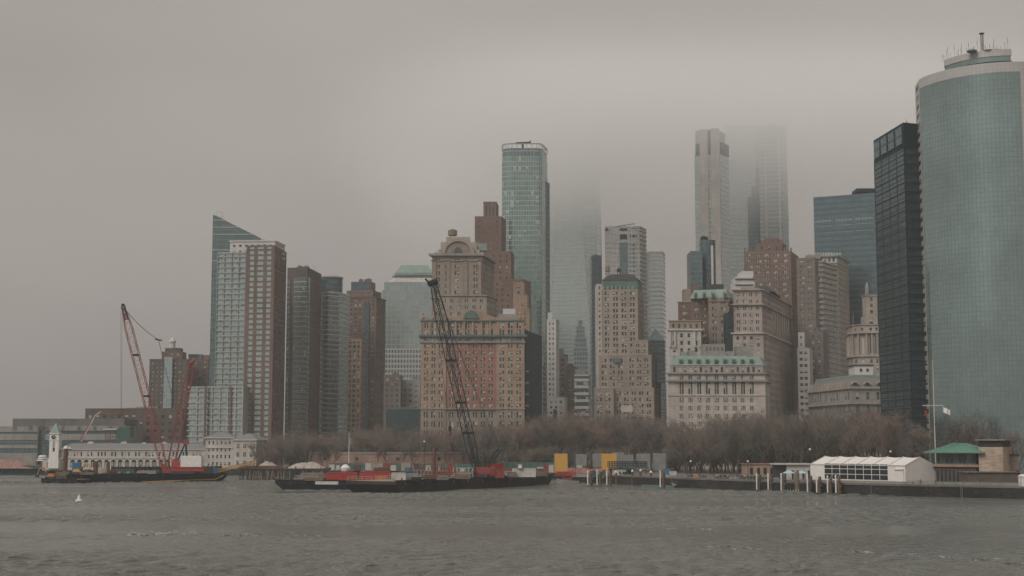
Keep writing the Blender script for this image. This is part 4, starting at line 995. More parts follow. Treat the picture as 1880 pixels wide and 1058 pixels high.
TILE = curtain('pale_tile_band', (0.42, 0.405, 0.385), (0.28, 0.265, 0.25), 1.52, 1.85, .09, .09, 0, None, .5, .0, .05, 0)
mb = MB(); u = 0
for i in range(30): mb.wall(arc[i], arc[i + 1], zg, zt, 0, u); u += (arc[i + 1] - arc[i]).length
mb.face([(q.x, q.y, zt) for q in arc + back + [side]], 0); mb.wall(arc[-1], back[0], GZ, zt, 0); mb.wall(back[0], back[1], GZ, zt, 0)
mb.wall(back[1], back[2], GZ, zt, 0); mb.wall(back[2], side, GZ, zt, 0)
b.part(mb, 'top_band', TILE)
wall = MB(); b.f_win(wall, None, side, arc[0], GZ, zt, 3, 3.7, .62, .5, 'one', n=1, side=.3); b.part(wall, 'side_wall', TILE)
b.finish_side = True
ring1 = arcp(9, 20, 90, 24); zr0, zr1, zr2 = WZ(117, D + 6), WZ(101, D + 8), WZ(92, D + 8)
z_ = lambda y: WZ(y, D + 8)
bk = [Vector((ring1[-1].x, ring1[-1].y + 24)), Vector((ring1[0].x + 6, ring1[0].y + 16))]
mb = MB(); mb.prism(arcp(11, 22, 88, 24) + bk, zt, z_(112), 0); b.part(mb, 'plinth', TILE)
mb = MB(); mb.prism(ring1 + bk, z_(111), z_(101), 0, True, True); b.part(mb, 'ring_windows', K['g_17'])
mb = MB(); mb.prism(offset(ring1 + bk, .25), z_(101), z_(89), 0, True, True); b.part(mb, 'ring_band', TILE)
mb = MB(); mb.prism(offset(ring1 + bk, .35), z_(112), z_(111), 0, True, True); b.part(mb, 'ring_soffit', M['steel_dark'])
for i in (3, 10, 17, 23):
    q = ring1[i]; mb = MB()
    for s in (-1, 1): mb.tube([(q.x + s * 2.6, q.y - .6, zt - .1), (q.x, q.y + .3, z_(111))], .45, 5)
    b.part(mb, 'strut', M['steel_dark'])
for i in range(26):
    q = ring1[int(i * 24 / 26)].lerp(ring1[min(24, int(i * 24 / 26) + 1)], b.rng.random()) + Vector((.2, b.rng.uniform(.4, 3))); h = b.rng.choice((2, 2.6, 3.2, 4.2, 5.5))
    mb = MB(); mb.tube([(q.x, q.y, z_(90)), (q.x, q.y, z_(90) + h)], .06, 4); mb.tube([(q.x, q.y, z_(90) + h * .6), (q.x, q.y, z_(90) + h * .85)], .12, 5); b.part(mb, 'antenna', M['steel_grey'])
q = P2(1803, D + 14, 80); mb = MB(); zb = z_(92)
for (dx, dy) in ((-.4, -.4), (.4, -.4), (.4, .4), (-.4, .4)): mb.tube([(q.x + dx, q.y + dy, zb), (q.x + dx, q.y + dy, zb + 8.2)], .08, 4)
for k in range(8):
    zz = zb + k; mb.tube([(q.x - .4, q.y - .4, zz), (q.x + .4, q.y - .4, zz + 1)], .05, 4); mb.tube([(q.x - .4, q.y - .4, zz), (q.x + .4, q.y - .4, zz)], .05, 4)
mb.lathe((q.x, q.y), [(1.0, zb + 8), (1.0, zb + 8.3)], 10); b.part(mb, 'mast', M['steel_dark'])
for (px, rr, mt) in ((1784, 1.9, 'copper_dark'), (1814, 2.2, 'tarp_brown'), (1828, 2.4, 'tarp_brown'), (1838, 2.0, 'tarp_brown')):
    if mt not in M: M[mt] = plain(mt, (0.2, 0.15, 0.13))
    q = P2(px, D + 12, 85); mb = MB(); mb.lathe((q.x, q.y), [(rr, z_(90)), (rr, z_(88)), (rr * .8, z_(87)), (.1, z_(86))], 12); b.part(mb, 'roof_dome', M[mt])
b.finish()
# ------------------------------------------------------------------ water, land, air
def water_mat():
    m, nt, p = _new('harbour_water')
    p.inputs['Base Color'].default_value = (0.134, 0.137, 0.122, 1); p.inputs['Roughness'].default_value = 0.12
    p.inputs['IOR'].default_value = 1.333; p.inputs['Specular IOR Level'].default_value = 0.5
    sm = _noise(nt, 1.0, 4, sc3=(0.7, 1.0, 1))
    pat = _rng(nt, _noise(nt, 1.0, 3, sc3=(0.006, 0.012, 1)), 0.35, 0.65, 0.2, 1.3)
    h = _math(nt, 'MULTIPLY', sm, pat)
    bp = nt.nodes.new('ShaderNodeBump'); bp.inputs['Strength'].default_value = 1.0; bp.inputs['Distance'].default_value = 0.9
    nt.links.new(h, bp.inputs['Height']); nt.links.new(bp.outputs[0], p.inputs['Normal'])
    return m
def sea_mesh():
    """wind chop and crossing ferry swell as real relief, dying out to a flat sheet far off"""
    import numpy as np
    rs = np.random.RandomState(4); ys = [60.0]
    while ys[-1] < 790: ys.append(ys[-1] + (.42 + max(0, ys[-1] - 150) * .0016 if ys[-1] > 150 else 3.0))
    xs = np.arange(-330, 330.1, .7); Y, X = np.meshgrid(np.array(ys), xs, indexing='ij'); Z = np.zeros_like(X)
    patch = np.zeros_like(X)
    for k in range(9): a = rs.uniform(-.5, .5) + math.pi / 2; f = 2 * math.pi / rs.uniform(50, 190); patch += np.sin(f * (X * math.cos(a) * .45 + Y * math.sin(a)) + rs.uniform(0, 6.28))
    patch = np.clip(.68 + patch * .34, .06, 1.7)
    for k in range(60):
        lam = 1.7 * (6.5 / 1.7) ** rs.rand(); a = rs.normal(-1.15, .55); f = 2 * math.pi / lam; ph = rs.uniform(0, 6.28)
        w = f * (X * math.cos(a) + Y * math.sin(a)) + ph + .8 * np.sin(X * rs.uniform(.01, .04) + Y * rs.uniform(.01, .05) + rs.uniform(0, 6)); s_ = np.sin(w); Z += .0108 * lam ** .9 * (s_ + .3 * np.cos(2 * w)) * rs.uniform(.5, 1.2)
    Z *= patch
    for lam, a, am in ((24, -1.4, .025), (37, -1.9, .03)): Z += am * np.sin(2 * math.pi / lam * (X * math.cos(a) + Y * math.sin(a)))
    edge = np.clip((330 - np.abs(X)) / 40, 0, 1) * np.clip((Y - 62) / 40, 0, 1) * np.clip((785 - Y) / 60, 0, 1); Z *= edge
    ny, nx = X.shape; V = np.stack([X, Y, Z], -1).reshape(-1, 3); idx = np.arange(ny * nx).reshape(ny, nx)
    Fq = np.stack([idx[:-1, :-1], idx[:-1, 1:], idx[1:, 1:], idx[1:, :-1]], -1).reshape(-1, 4); n0 = len(V); x0, x1, y0, y1 = X[0, 0], X[0, -1], Y[0, 0], Y[-1, 0]
    big = [(-3500, -400), (3500, -400), (3500, 4500), (-3500, 4500)]; inn = [(x0, y0), (x1, y0), (x1, y1), (x0, y1)]
    V = np.vstack([V, [(a, c, 0) for a, c in big + inn]]); sk = [(n0 + i, n0 + (i + 1) % 4, n0 + 4 + (i + 1) % 4, n0 + 4 + i) for i in range(4)]
    Fq = np.vstack([Fq, sk]); me = bpy.data.meshes.new('water'); me.vertices.add(len(V)); me.vertices.foreach_set('co', V.astype('f').ravel())
    me.loops.add(Fq.size); me.loops.foreach_set('vertex_index', Fq.astype('i').ravel()); me.polygons.add(len(Fq)); me.polygons.foreach_set('loop_start', np.arange(0, Fq.size, 4, dtype='i')); me.polygons.foreach_set('use_smooth', np.ones(len(Fq), bool))
    me.update(); me.validate(); return me
me = sea_mesh(); me.materials.append(water_mat()); o = bpy.data.objects.new('water', me); COL.objects.link(o); tag(o, kind='structure')

shore = [(3000, 330), (2100, 400), (1880, 419), (1700, 437), (1500, 464), (1240, 530), (1085, 590), (1030, 640), (760, 668), (560, 690), (430, 725), (200, 738), (60, 742), (-200, 748), (-2500, 760)]
land = [P2(x, d, 880) for x, d in reversed(shore)]
far = [Vector((3400, 400)), Vector((3400, 4400)), Vector((-3400, 4400)), Vector((-3400, 760))]
mb = MB(); mb.face([(q.x, q.y, GZ) for q in land + far])
tag(mb.build('ground', masonry('paving', (0.17, 0.15, 0.13), .2, 0)), kind='structure')
mb = MB()
for i in range(len(land) - 1): mb.wall(land[i], land[i + 1], -1.5, GZ - .35, 0, i * 31.0); mb.slab(land[i], land[i + 1], 1.0, .25, GZ - .45, GZ + .12, 1)
M['seawall'] = masonry('seawall_stone', (0.034, 0.030, 0.027), .45, .3, (0.012, 0.014, 0.013))
o = mb.build('seawall', [M['seawall'], M['concrete_dark']]); tag(o, 'dark stained stone seawall with a pale coping along the water', 'sea wall')

def vol(name, x0, x1, y0, y1, z0, z1, dens, col):
    m = bpy.data.materials.new(name); m.use_nodes = True; nt = m.node_tree; nt.nodes.clear()
    out = nt.nodes.new('ShaderNodeOutputMaterial'); v = nt.nodes.new('ShaderNodeVolumePrincipled')
    v.inputs['Density'].default_value = dens; v.inputs['Color'].default_value = (*col, 1); v.inputs['Anisotropy'].default_value = 0.0
    nt.links.new(v.outputs[0], out.inputs['Volume'])
    mb = MB(); mb.box(x0, x1, y0, y1, z0, z1); return tag(mb.build(name, m), kind='stuff')
vol('haze', -1400, 1400, -150, 1750, -2.5, 360, HAZE_D, HAZE_C)
m = bpy.data.materials.new('low_cloud'); m.use_nodes = True; nt = m.node_tree; nt.nodes.clear()
out = nt.nodes.new('ShaderNodeOutputMaterial'); v = nt.nodes.new('ShaderNodeVolumePrincipled')
v.inputs['Color'].default_value = (1, 1, 1, 1); v.inputs['Anisotropy'].default_value = 0.0
g = nt.nodes.new('ShaderNodeNewGeometry'); sp = nt.nodes.new('ShaderNodeSeparateXYZ'); nt.links.new(g.outputs['Position'], sp.inputs[0])
wob = _math(nt, 'ADD', sp.outputs[2], _rng(nt, _noise(nt, 1.0, 4, sc3=(.009, .009, .016)), .3, .7, -17, 17))
def sm(val, a, b, c, d):
    n = nt.nodes.new('ShaderNodeMapRange'); n.interpolation_type = 'SMOOTHSTEP'; nt.links.new(val, n.inputs[0])
    for i, x in enumerate((a, b, c, d)): n.inputs[i + 1].default_value = x
    return n.outputs[0]
den = _math(nt, 'MULTIPLY', _math(nt, 'POWER', sm(wob, CL_Z0, CL_Z1, 0, 1), 1.6), sm(sp.outputs[2], 300, 356, 1, 0))
den = _math(nt, 'MULTIPLY', den, sm(sp.outputs[1], 985, 1120, 0, 1)); den = _math(nt, 'MULTIPLY', den, sm(sp.outputs[0], -190, 60, 0, 1)); den = _math(nt, 'MULTIPLY', den, sm(sp.outputs[0], 330, 520, 1, 0))
nt.links.new(_math(nt, 'MULTIPLY', den, CL_D), v.inputs['Density']); nt.links.new(v.outputs[0], out.inputs['Volume'])
m.cycles.volume_step_rate = 0.3
mb = MB(); mb.box(-195, 525, 980, 1650, 165, 358); tag(mb.build('low_cloud', m), kind='stuff')
# ================================================================== WATERFRONT
def V3(px, py, D): return tuple(W(px, py, D))
def gpt(px, D, z, py=870): p = P2(px, D, py); return (p.x, p.y, z)
def single(mb, name, mats, label, cat, group=None, smooth=False):
    """a thing that is one mesh, with its origin at its own base"""
    xs = [v[0] for v in mb.v]; ys = [v[1] for v in mb.v]; zs = [v[2] for v in mb.v]
    o = Vector(((min(xs) + max(xs)) / 2, (min(ys) + max(ys)) / 2, min(zs)))
    me = mb.mesh(name, mats, o)
    if smooth: me.polygons.foreach_set('use_smooth', [True] * len(me.polygons))
    ob = bpy.data.objects.new(name, me); COL.objects.link(ob); ob.location = o
    return tag(ob, label, cat, group)

def pdata(b0, b1, z0, z1): return None

# ---------------- clock tower pier building
D = 735; z = lambda y: WZ(y, D)
b = Bld('pier_building', 'long white two-storey pier building with slate roof and arched lower windows', P2(250, D), cat='building', vis=(800, 870), nparts=100, fr=3)
pm = rect(112, 380, D, 15, 840); zt = z(826)
b.tier(pm, GZ - 1, z(842), [E('win', 3.5, 4.4, .62, .64, 'tri', top=.7, bot=.6, rows=1)], M['white_dirty'], None, 'lower_wall')
b.tier(pm, z(842), zt, [E('win', 1.75, 4, .46, .66, rows=1, top=.5, bot=.5, skip=lambda i, r, n, rw: i % 7 in (2, 6))], M['white_dirty'], None, 'upper_wall')
b.cornice(pm, z(842), .35, .5, M['offwhite']); b.cornice(pm, zt, .4, .6, M['offwhite'])
mb = MB(); frustum(mb, offset(pm, .5), 4.0, zt + .4, z(814)); b.part(mb, 'roof', M['slate'])
n = round((pm[1] - pm[0]).length / 3.5)
for i in range(n):
    q = pm[0].lerp(pm[1], (.8 + (i + .5) * ((pm[1] - pm[0]).length - 1.6) / n) / (pm[1] - pm[0]).length)
    b.part(arc_ring(1.3, .01, -.05, .1, z(848), q), 'arched_window', M['pane_dark']); b.part(arc_ring(1.55, 1.25, -.2, .1, z(848), q), 'arch', M['white'])
for x, w in ((166, 7), (227, 7), (264, 5), (301, 6), (343, 6)):
    q = P2(x, D + 3, 810); b.part(arc_ring(w * D / F * .8, .01, -.4, 2.6, z(816), q), 'round_dormer', M['white_dirty'])
mb = MB(); q0, q1, q2 = P2(122, D - .6, 820), P2(132, D - .6, 820), P2(127, D - .6, 820)
mb.face([(q0.x, q0.y, zt), (q1.x, q1.y, zt), (q2.x, q2.y, z(820))]); mb.face([(q0.x, q0.y, zt), (q2.x, q2.y, z(820)), (q2.x, q2.y + 5, z(820)), (q0.x, q0.y + 5, zt)]); mb.face([(q2.x, q2.y, z(820)), (q1.x, q1.y, zt), (q1.x, q1.y + 5, zt), (q2.x, q2.y + 5, z(820))]); b.part(mb, 'gable', M['white'])
# head house with hipped roof
ph = rect(377, 428, D - 2, 17, 830); b.tier(ph, GZ, z(805), [E('win', 2.0, 3.7, .4, .5, top=.4)], M['white_dirty'], None, 'head_house'); b.cornice(ph, z(805), .5, .7, M['offwhite']); b.cornice(ph, z(823), .3, .4, M['offwhite'])
mb = MB(); frustum(mb, offset(ph, .6), 6.2, z(805) + .5, z(794)); b.part(mb, 'roof', M['slate'])
ph = quad((428, D - 3), (470, D - 4), (490, D + 10), 830); b.tier(ph, GZ, z(809), [E('win', 3.4, 3.7, .4, .55, 'pair'), E('win', 2.6, 3.7, .45, .55)], M['white_dirty'], None, 'end_house'); b.cornice(ph, z(809), .5, .7, M['offwhite'])
mb = MB(); frustum(mb, offset(ph, .6), 5.5, z(809) + .5, z(796)); b.part(mb, 'roof', M['slate'])
ph = rect(78, 112, D - 1, 14, 850); b.tier(ph, GZ - 1, z(843), [E('win', 4, 4, .25, .6, rows=1)], M['white_dirty'], None, 'west_wing'); b.cornice(ph, z(843), .4, .4, M['offwhite'])
# clock tower
pt = rect(90, 107, D - 2, 4.6, 830); mb = MB(); pl = offset(pt, .35)
b.tier(pl, GZ, z(843), [], M['white'], None, 'tower_base'); b.tier(pt, z(843), z(797), [E('win', 5, 12, .26, .45, rows=1, n=1, side=.2)], M['white'], None, 'clock_tower'); b.cornice(pt, z(809), .3, .25, M['white']); b.cornice(pt, z(797), .4, .35, M['white'])
mb = MB(); frustum(mb, offset(pt, .4), 2.6, z(797), z(777)); b.part(mb, 'spire', M['copper'])
q = P2(98.5, D - 2.1, 803); mb = MB()
mb.face([(q.x + 1.15 * math.cos(R(a)), q.y - .05, z(803) + 1.15 * math.sin(R(a))) for a in range(0, 360, 20)]); b.part(mb, 'clock_face', M['pane_dark'])
mb = MB(); mb.tube([(q.x, q.y - .12, z(803)), (q.x, q.y - .12, z(803) + .85)], .09, 4); mb.tube([(q.x, q.y - .12, z(803)), (q.x + .6, q.y - .12, z(803) + .15)], .09, 4); b.part(mb, 'clock_hands', M['white'])
mb = MB(); mb.tube([(q.x + 1.2 * math.cos(R(a)), q.y - .1, z(803) + 1.2 * math.sin(R(a))) for a in range(0, 361, 20)], .12, 4); b.part(mb, 'clock_rim', M['white'])
b.finish()

# ---------------- scaffold tower, concrete pump, rubble behind the pier
D = 800; mb = MB(); t = thing('scaffold_tower', 'brown scaffold tower with a pale top platform behind the pier roof', 'scaffold', gpt(207, D, GZ))
for x in (198, 207, 217):
    for dy in (0, 4): q = P2(x, D + dy); mb.tube([(q.x, q.y, GZ), (q.x, q.y, WZ(789, D))], .16, 4)
mb.build('posts', M['rust'], t)
for i in range(8): mb = MB(); y = 833 - i * 6; mb.slab(P2(198, D - .2), P2(217, D - .2), 4.2, .1, WZ(y, D), WZ(y, D) + .55); mb.build('platform', M['timber'] if i % 2 else M['rust'], t)
mb = MB(); mb.slab(P2(194, D - .6), P2(219, D - .6), 4.6, .2, WZ(789.5, D), WZ(787, D)); mb.build('top_platform', M['offwhite'], t)
mb = MB(); mb.slab(P2(219, D), P2(243, D), .3, .1, WZ(812, D), WZ(787, D)); single(mb, 'safety_net', M['net_green'], 'green safety netting screen beside the brown scaffold tower', 'safety net')
t = thing('concrete_pump', 'red and white folding concrete pump boom arching above the pier roof', 'concrete pump', gpt(146, 800, GZ)); D = 800
mb = MB(); q = W(147, 812, D); mb.box(q.x - 1.5, q.x + 1.5, q.y - 4, q.y + 4, GZ, GZ + 2.5); mb.tube([(q.x, q.y, GZ + 2), tuple(W(147, 811, D))], .6, 6); mb.build('base', M['steel_red'], t)
mb = MB(); mb.tube([V3(147, 811, D), V3(158, 790, D), V3(166, 776, D)], [.5, .45, .4], 6); mb.build('lower_arm', M['steel_red'], t)
mb = MB(); mb.tube([V3(149, 811, D), V3(163, 785, D), V3(175, 763, D), V3(186, 755.5, D)], [.35, .35, .3, .25], 6); mb.build('upper_arm', M['offwhite'], t)
mb = MB(); mb.tube([V3(184, 755.5, D), V3(194, 761, D), V3(206, 767, D)], [.25, .2, .15], 6); mb.build('tip_arm', M['steel_red'], t)

def heap(px0, px1, pyt, D, mat, name, label, cat, z0, ny=9, seed=1, dep=.5, peaks=2):
    """loose heap with ridges and slumps"""
    rng = random.Random(seed); a, c = P2(px0, D, 860), P2(px1, D, 860); L = c.x - a.x; dp = L * dep; H = WZ(pyt, D) - z0
    nx = 46; mb = MB(); g = []
    pk = [(rng.uniform(.25, .75), rng.uniform(.8, 1)) for _ in range(peaks)]
    ph = [rng.uniform(0, 6) for _ in range(6)]
    for j in range(ny + 1):
        row = []
        for i in range(nx + 1):
            u, w = i / nx, j / ny
            h = max(0, max(k * (1 - (abs(u - c_) / (.5 if peaks < 3 else .3)) ** 1.25) for c_, k in pk)) * max(0, 1 - abs(2 * w - 1) ** 1.3)
            h *= 1 + .12 * math.sin(9 * u + ph[0]) + .07 * math.sin(23 * u + 7 * w + ph[1]) + rng.uniform(-.06, .06)
            row.append((a.x + L * u, a.y + dp * (w - .5), z0 - .1 + max(0, h) * H))
        g.append(row)
    for j in range(ny):
        for i in range(nx): mb.face([g[j][i], g[j][i + 1], g[j + 1][i + 1], g[j + 1][i]])
    return single(mb, name, mat, label, cat)
M['sand'] = plain('sand', (0.38, 0.33, 0.285), .95, 0, .18, .5); M['rubble'] = plain('rubble_pink', (0.28, 0.17, 0.14), .95, 0, .5, 1.2)
heap(-30, 82, 839, 742, M['rubble'], 'rubble_heap', 'heap of pinkish rubble at the left edge beside the pier building', 'rubble heap', GZ, seed=3, peaks=3)
tag(bpy.data.objects['rubble_heap'])
mb = MB()
for i in range(34):
    q = P2(-6 + i * 2.6, 737, 860); mb.box(q.x - .26, q.x + .26, q.y - .2, q.y + .2, -1, GZ + 1.4)
mb.slab(P2(-8, 737, 860), P2(84, 737, 860), .2, .12, GZ - .4, GZ); mb.slab(P2(-8, 737, 860), P2(84, 737, 860), .15, .1, GZ + 1.0, GZ + 1.25)
single(mb, 'timber_bulkhead', M['net_green'], 'dark green timber bulkhead along the water below the rubble heap', 'bulkhead')
q = P2(78, 741, 838); mb = MB(); 
for k in range(3): mb.lathe((q.x, q.y), [(2.8 - k * .3, WZ(846, 741) + k * 1.0), (2.6 - k * .3, WZ(846, 741) + k * 1.0 + .45), (1.2, WZ(846, 741) + k * 1.0 + .8)], 14)
single(mb, 'striped_canopy', M['white'], 'small rounded white striped canopy left of the clock tower', 'canopy')

# ---------------- barges
def barge(name, label, L, Rr, z_deck, beam, rake, mats, rail=None, name2='hull'):
    """L, R: (pixel x, distance) of the near waterline ends"""
    a, c = P2(*L, 895), P2(*Rr, 895); d = (c - a).normalized(); n = Vector((-d.y, d.x)); mid = (a + c) / 2
    t = thing(name, label, 'barge', (mid.x, mid.y, 0)); mb = MB()
    T = [a - d * rake, c + d * rake, c + d * rake + n * beam, a - d * rake + n * beam]; Bm = [a, c, c + n * beam, a + n * beam]
    zk = z_deck - 1.1
    for i in range(4):
        j = (i + 1) % 4
        mb.face([(Bm[i].x, Bm[i].y, -1.2), (Bm[j].x, Bm[j].y, -1.2), (T[j].x, T[j].y, zk), (T[i].x, T[i].y, zk)])
        mb.face([(T[i].x, T[i].y, zk), (T[j].x, T[j].y, zk), (T[j].x, T[j].y, z_deck), (T[i].x, T[i].y, z_deck)])
    mb.face([(p.x, p.y, z_deck) for p in T], 1); mb.build('hull', mats, t)
    mb = MB(); mb.slab(T[0], T[1], .35, .15, z_deck, z_deck + .35); mb.slab(T[0], T[1], .02, .18, zk + .1, zk + .4); mb.build('rubbing_strake', M['timber_dark'], t)
    L_ = (c - a).length
    for i in range(max(3, int(L_ / 9))):
        q = T[0].lerp(T[1], (i + .5) / max(3, int(L_ / 9))) - n * .42; mb = MB(); mb.lathe((q.x, q.y), [(.1, z_deck - 1.5), (.38, z_deck - 1.4), (.38, z_deck - .55), (.1, z_deck - .45)], 8); mb.build('fender', M['roof_dark'], t)
    for i in range(max(4, int(L_ / 14))):
        q = T[0].lerp(T[1], (i + .3) / max(4, int(L_ / 14))) + n * .8; mb = MB(); mb.lathe((q.x, q.y), [(.22, z_deck), (.2, z_deck + .7), (.35, z_deck + .75), (.3, z_deck + .95)], 8); mb.build('bollard', M['roof_dark'], t)
    if rail:
        mb = MB(); m_ = int(L_ / 2.5); A_, B_ = T[0] + n * (beam - .6), T[1] + n * (beam - .6)
        for i in range(m_ + 1): q = A_.lerp(B_, i / m_); mb.tube([(q.x, q.y, z_deck), (q.x, q.y, z_deck + 1.2)], .06, 4)
        for h in (.6, 1.2): mb.tube([(A_.x, A_.y, z_deck + h), (B_.x, B_.y, z_deck + h)], .05, 4)
        mb.build('railing', rail, t)
    return t
barge('crane_barge', 'long rusty barge carrying the black lattice crane and red containers', (742, 474), (1004, 562), 3.75, 20, 5, [M['hull_rust'], M['deck']], M['offwhite'])
barge('deck_barge', 'black barge carrying the long red crates, its bow raked at the left', (527, 508), (728, 499), 3.1, 15, 4.5, [M['hull'], M['deck']])
t = barge('crane_barge', 'black barge carrying the red lattice crane, with a yellow line at its waterline', (140, 585), (402, 612), 3.5, 16, 3.5, [M['hull'], M['deck']])
mb = MB(); mb.tube([gpt(272, 576.5, .75), gpt(340, 601, .8), gpt(396, 609.5, 1.0), gpt(410, 610, 2.6)], .22, 6); mb.build('yellow_line', M['yellow'], t)
barge('work_float', 'small low dark work float moored at the left end of the red crane barge', (82, 580), (133, 574), 1.8, 9, 2, [M['hull'], M['deck']])

# ---------------- lattice cranes
def lattice(mb, p, q, w0, w1, w2, rc=.15, rl=.06, twist=.0, pitch=None):
    p, q = Vector(p), Vector(q); ax = (q - p); L = ax.length; ax.normalize()
    u = Vector((0, 1, 0)); u = (u - ax * u.dot(ax)).normalized(); v = ax.cross(u)
    u, v = u * math.cos(twist) + v * math.sin(twist), v * math.cos(twist) - u * math.sin(twist)
    def wid(s): return w0 + (w1 - w0) * min(1, s / .12) if s < .12 else (w1 if s < .86 else w1 + (w2 - w1) * (s - .86) / .14)
    def pt(s, k): 
        w = wid(s) / 2; sx, sy = ((-1, -1), (1, -1), (1, 1), (-1, 1))[k]; return p + ax * (L * s) + u * (w * sx) + v * (w * sy)
    n = max(6, int(L / (pitch or w1 * 1.0)))
    for k in range(4):
        mb.tube([pt(s, k) for s in (0, .06, .12, .3, .5, .7, .86, .93, 1)], rc, 5)
        k2 = (k + 1) % 4
        for i in range(n):
            s0, s1 = i / n, (i + 1) / n
            a, c = (k, k2) if i % 2 else (k2, k); mb.tube([pt(s0, a), pt(s1, c)], rl, 3, caps=False)
            if i % 2 == 0: mb.tube([pt(s0, k), pt(s0, k2)], rl, 3, caps=False)
def cable(mb, p, q, sag=0.0, r=.06, n=8):
    p, q = Vector(p), Vector(q); mb.tube([p.lerp(q, i / n) - Vector((0, 0, sag * 4 * (i / n) * (1 - i / n))) for i in range(n + 1)], r, 4)

# black crane amid the picture
D = 520; base = Vector(gpt(876, D, 5.4)); tip = W(795, 519, D - 6)
t = thing('lattice_crane', 'tall black lattice crane standing on the rusty barge, boom leaning left', 'crane', (base.x, base.y, 3.75))
mb = MB(); lattice(mb, base, tip, 1.0, 2.75, 1.5, .17, .07, R(38)); mb.build('boom', M['steel_dark'], t)
mb = MB()
for s in (.21, .37, .59): 
    q = base.lerp(tip, s); mb.box(q.x - 1.9, q.x + 1.9, q.y - 1.9, q.y + 1.9, q.z - .35, q.z + .35)
mb.build('boom_joint', M['steel_dark'], t)
mb = MB(); q = tip; mb.tube([tuple(q + Vector((-1.6, -.6, -.6))), tuple(q + Vector((1.4, .6, .5)))], 1.1, 10); mb.tube([tuple(q + Vector((-1.5, 0, 0))), tuple(q + Vector((-2.8, -.5, 1.3)))], .35, 5); mb.build('boom_head', M['steel_dark'], t)
mt = Vector(V3(917, 826, D + 3)); mb = MB(); lattice(mb, base + Vector((1.2, .5, -.3)), mt, 1.2, 1.4, 1.0, .2, .1, 0); mb.build('mast', M['steel_dark'], t)
for dy, s in ((-.8, 0), (.8, .6)):
    mb = MB(); cable(mb, mt + Vector((s, dy, 0)), tip + Vector((.8, dy, -.6)), 1.8, .075, 10); mb.build('pendant', M['cable'], t)
mb = MB()
for s in (0, .4): cable(mb, tip + Vector((-.9 + s, -1, -1)), V3(826, 782, D - 8), .5, .05)
mb.build('hoist_rope', M['cable'], t)
mb = MB(); q = W(826, 788, D - 8); mb.lathe((q.x, q.y), [(.1, q.z + 1.3), (.55, q.z + 1.0), (.55, q.z - .4), (.15, q.z - .8)], 8); mb.tube([(q.x, q.y, q.z - .7), (q.x + .5, q.y, q.z - 1.3), (q.x + .3, q.y, q.z - 1.9), (q.x - .3, q.y, q.z - 1.7)], .16, 5); mb.build('hook_block', M['steel_dark'], t)
mb = MB(); x, y = base.x, base.y; mb.box(x - 1, x + 6.5, y - 1.6, y + 1.6, 4.9, 7.6); mb.box(x - .6, x + 5.4, y - 1.75, y - 1.6, 5.3, 7.2); mb.build('engine_house', M['steel_red'], t)
mb = MB(); mb.box(x - 2.4, x - .4, y - 2.2, y - .5, 5, 7.4); mb.build('cab', M['steel_dark'], t)
mb = MB(); mb.box(x - 2.45, x - 2.42, y - 2.0, y - .7, 6.0, 7.1); mb.box(x - 2.2, x - .6, y - 2.24, y - 2.21, 6.0, 7.1); mb.build('cab_window', M['pane_mid'], t)
for s in (-1, 1):
    mb = MB(); yy = y + s * 2.2; mb.prism([Vector((x - 3.4, yy - .5)), Vector((x + 4.4, yy - .5)), Vector((x + 4.4, yy + .5)), Vector((x - 3.4, yy + .5))], 3.95, 4.75, 0, True)
    mb.tube([(x - 3.4, yy - .5, 4.35), (x - 3.4, yy + .5, 4.35)], .55, 10); mb.tube([(x + 4.4, yy - .5, 4.35), (x + 4.4, yy + .5, 4.35)], .55, 10); mb.build('crawler_track', M['roof_dark'], t)

# red crane on the left barge
D = 600; base = Vector(gpt(303, D - 3, 4.8)); tip = W(226, 562, D - 3)
t = thing('lattice_crane', 'tall red lattice crane on the black barge with its boom leaning left', 'crane', (base.x, base.y, 3.5))
mb = MB(); lattice(mb, base, tip, 1.4, 2.9, 1.0, .16, .065, R(25)); mb.build('boom', M['steel_red'], t)
mb = MB(); ax = (tip - base).normalized(); lattice(mb, tip - ax * 6, tip + ax * .6, 1.4, 1.2, .7, .2, .12, R(25)); mb.tube([tuple(tip + Vector((0, -.8, .4))), tuple(tip + Vector((0, .8, .4)))], .6, 8); mb.build('boom_head', M['steel_dark'], t)
mb = MB()
for s in (.45, .7): q = base.lerp(tip, s); mb = MB(); mb.box(q.x - 1.2, q.x + 1.2, q.y - 1, q.y + 1, q.z - .4, q.z + .4); mb.build('boom_platform', M['steel_dark'], t)
hb = W(291, 624, D); mb = MB()
for dy in (-.5, .5): cable(mb, tip + Vector((.6, dy, -1)), hb + Vector((0, dy, 0)), 1.2, .06)
mb.build('pendant', M['cable'], t)
mb = MB(); mb.tube([tuple(hb + Vector((-1.4, 0, .3))), tuple(hb + Vector((1.4, 0, -.3)))], .4, 6); mb.build('bridle', M['steel_red'], t)
gt = W(341, 812, D + 2); mb = MB(); cable(mb, hb, gt, 2.0, .05); cable(mb, hb + Vector((0, .4, 0)), gt + Vector((0, .6, 0)), 2.0, .05); mb.build('luffing_rope', M['cable'], t)
mb = MB(); cable(mb, tip + Vector((-.9, 0, -.5)), V3(222, 757, D - 3), 0, .06); cable(mb, tip + Vector((-.5, .4, -.5)), V3(223.5, 757, D - 3), 0, .05); mb.build('hoist_rope', M['cable'], t)
mb = MB(); q = W(222.5, 759, D - 3); mb.lathe((q.x, q.y), [(.1, q.z + .8), (.45, q.z + .5), (.45, q.z - .5), (.1, q.z - 1.2)], 8); mb.build('hook_block', M['steel_red'], t)
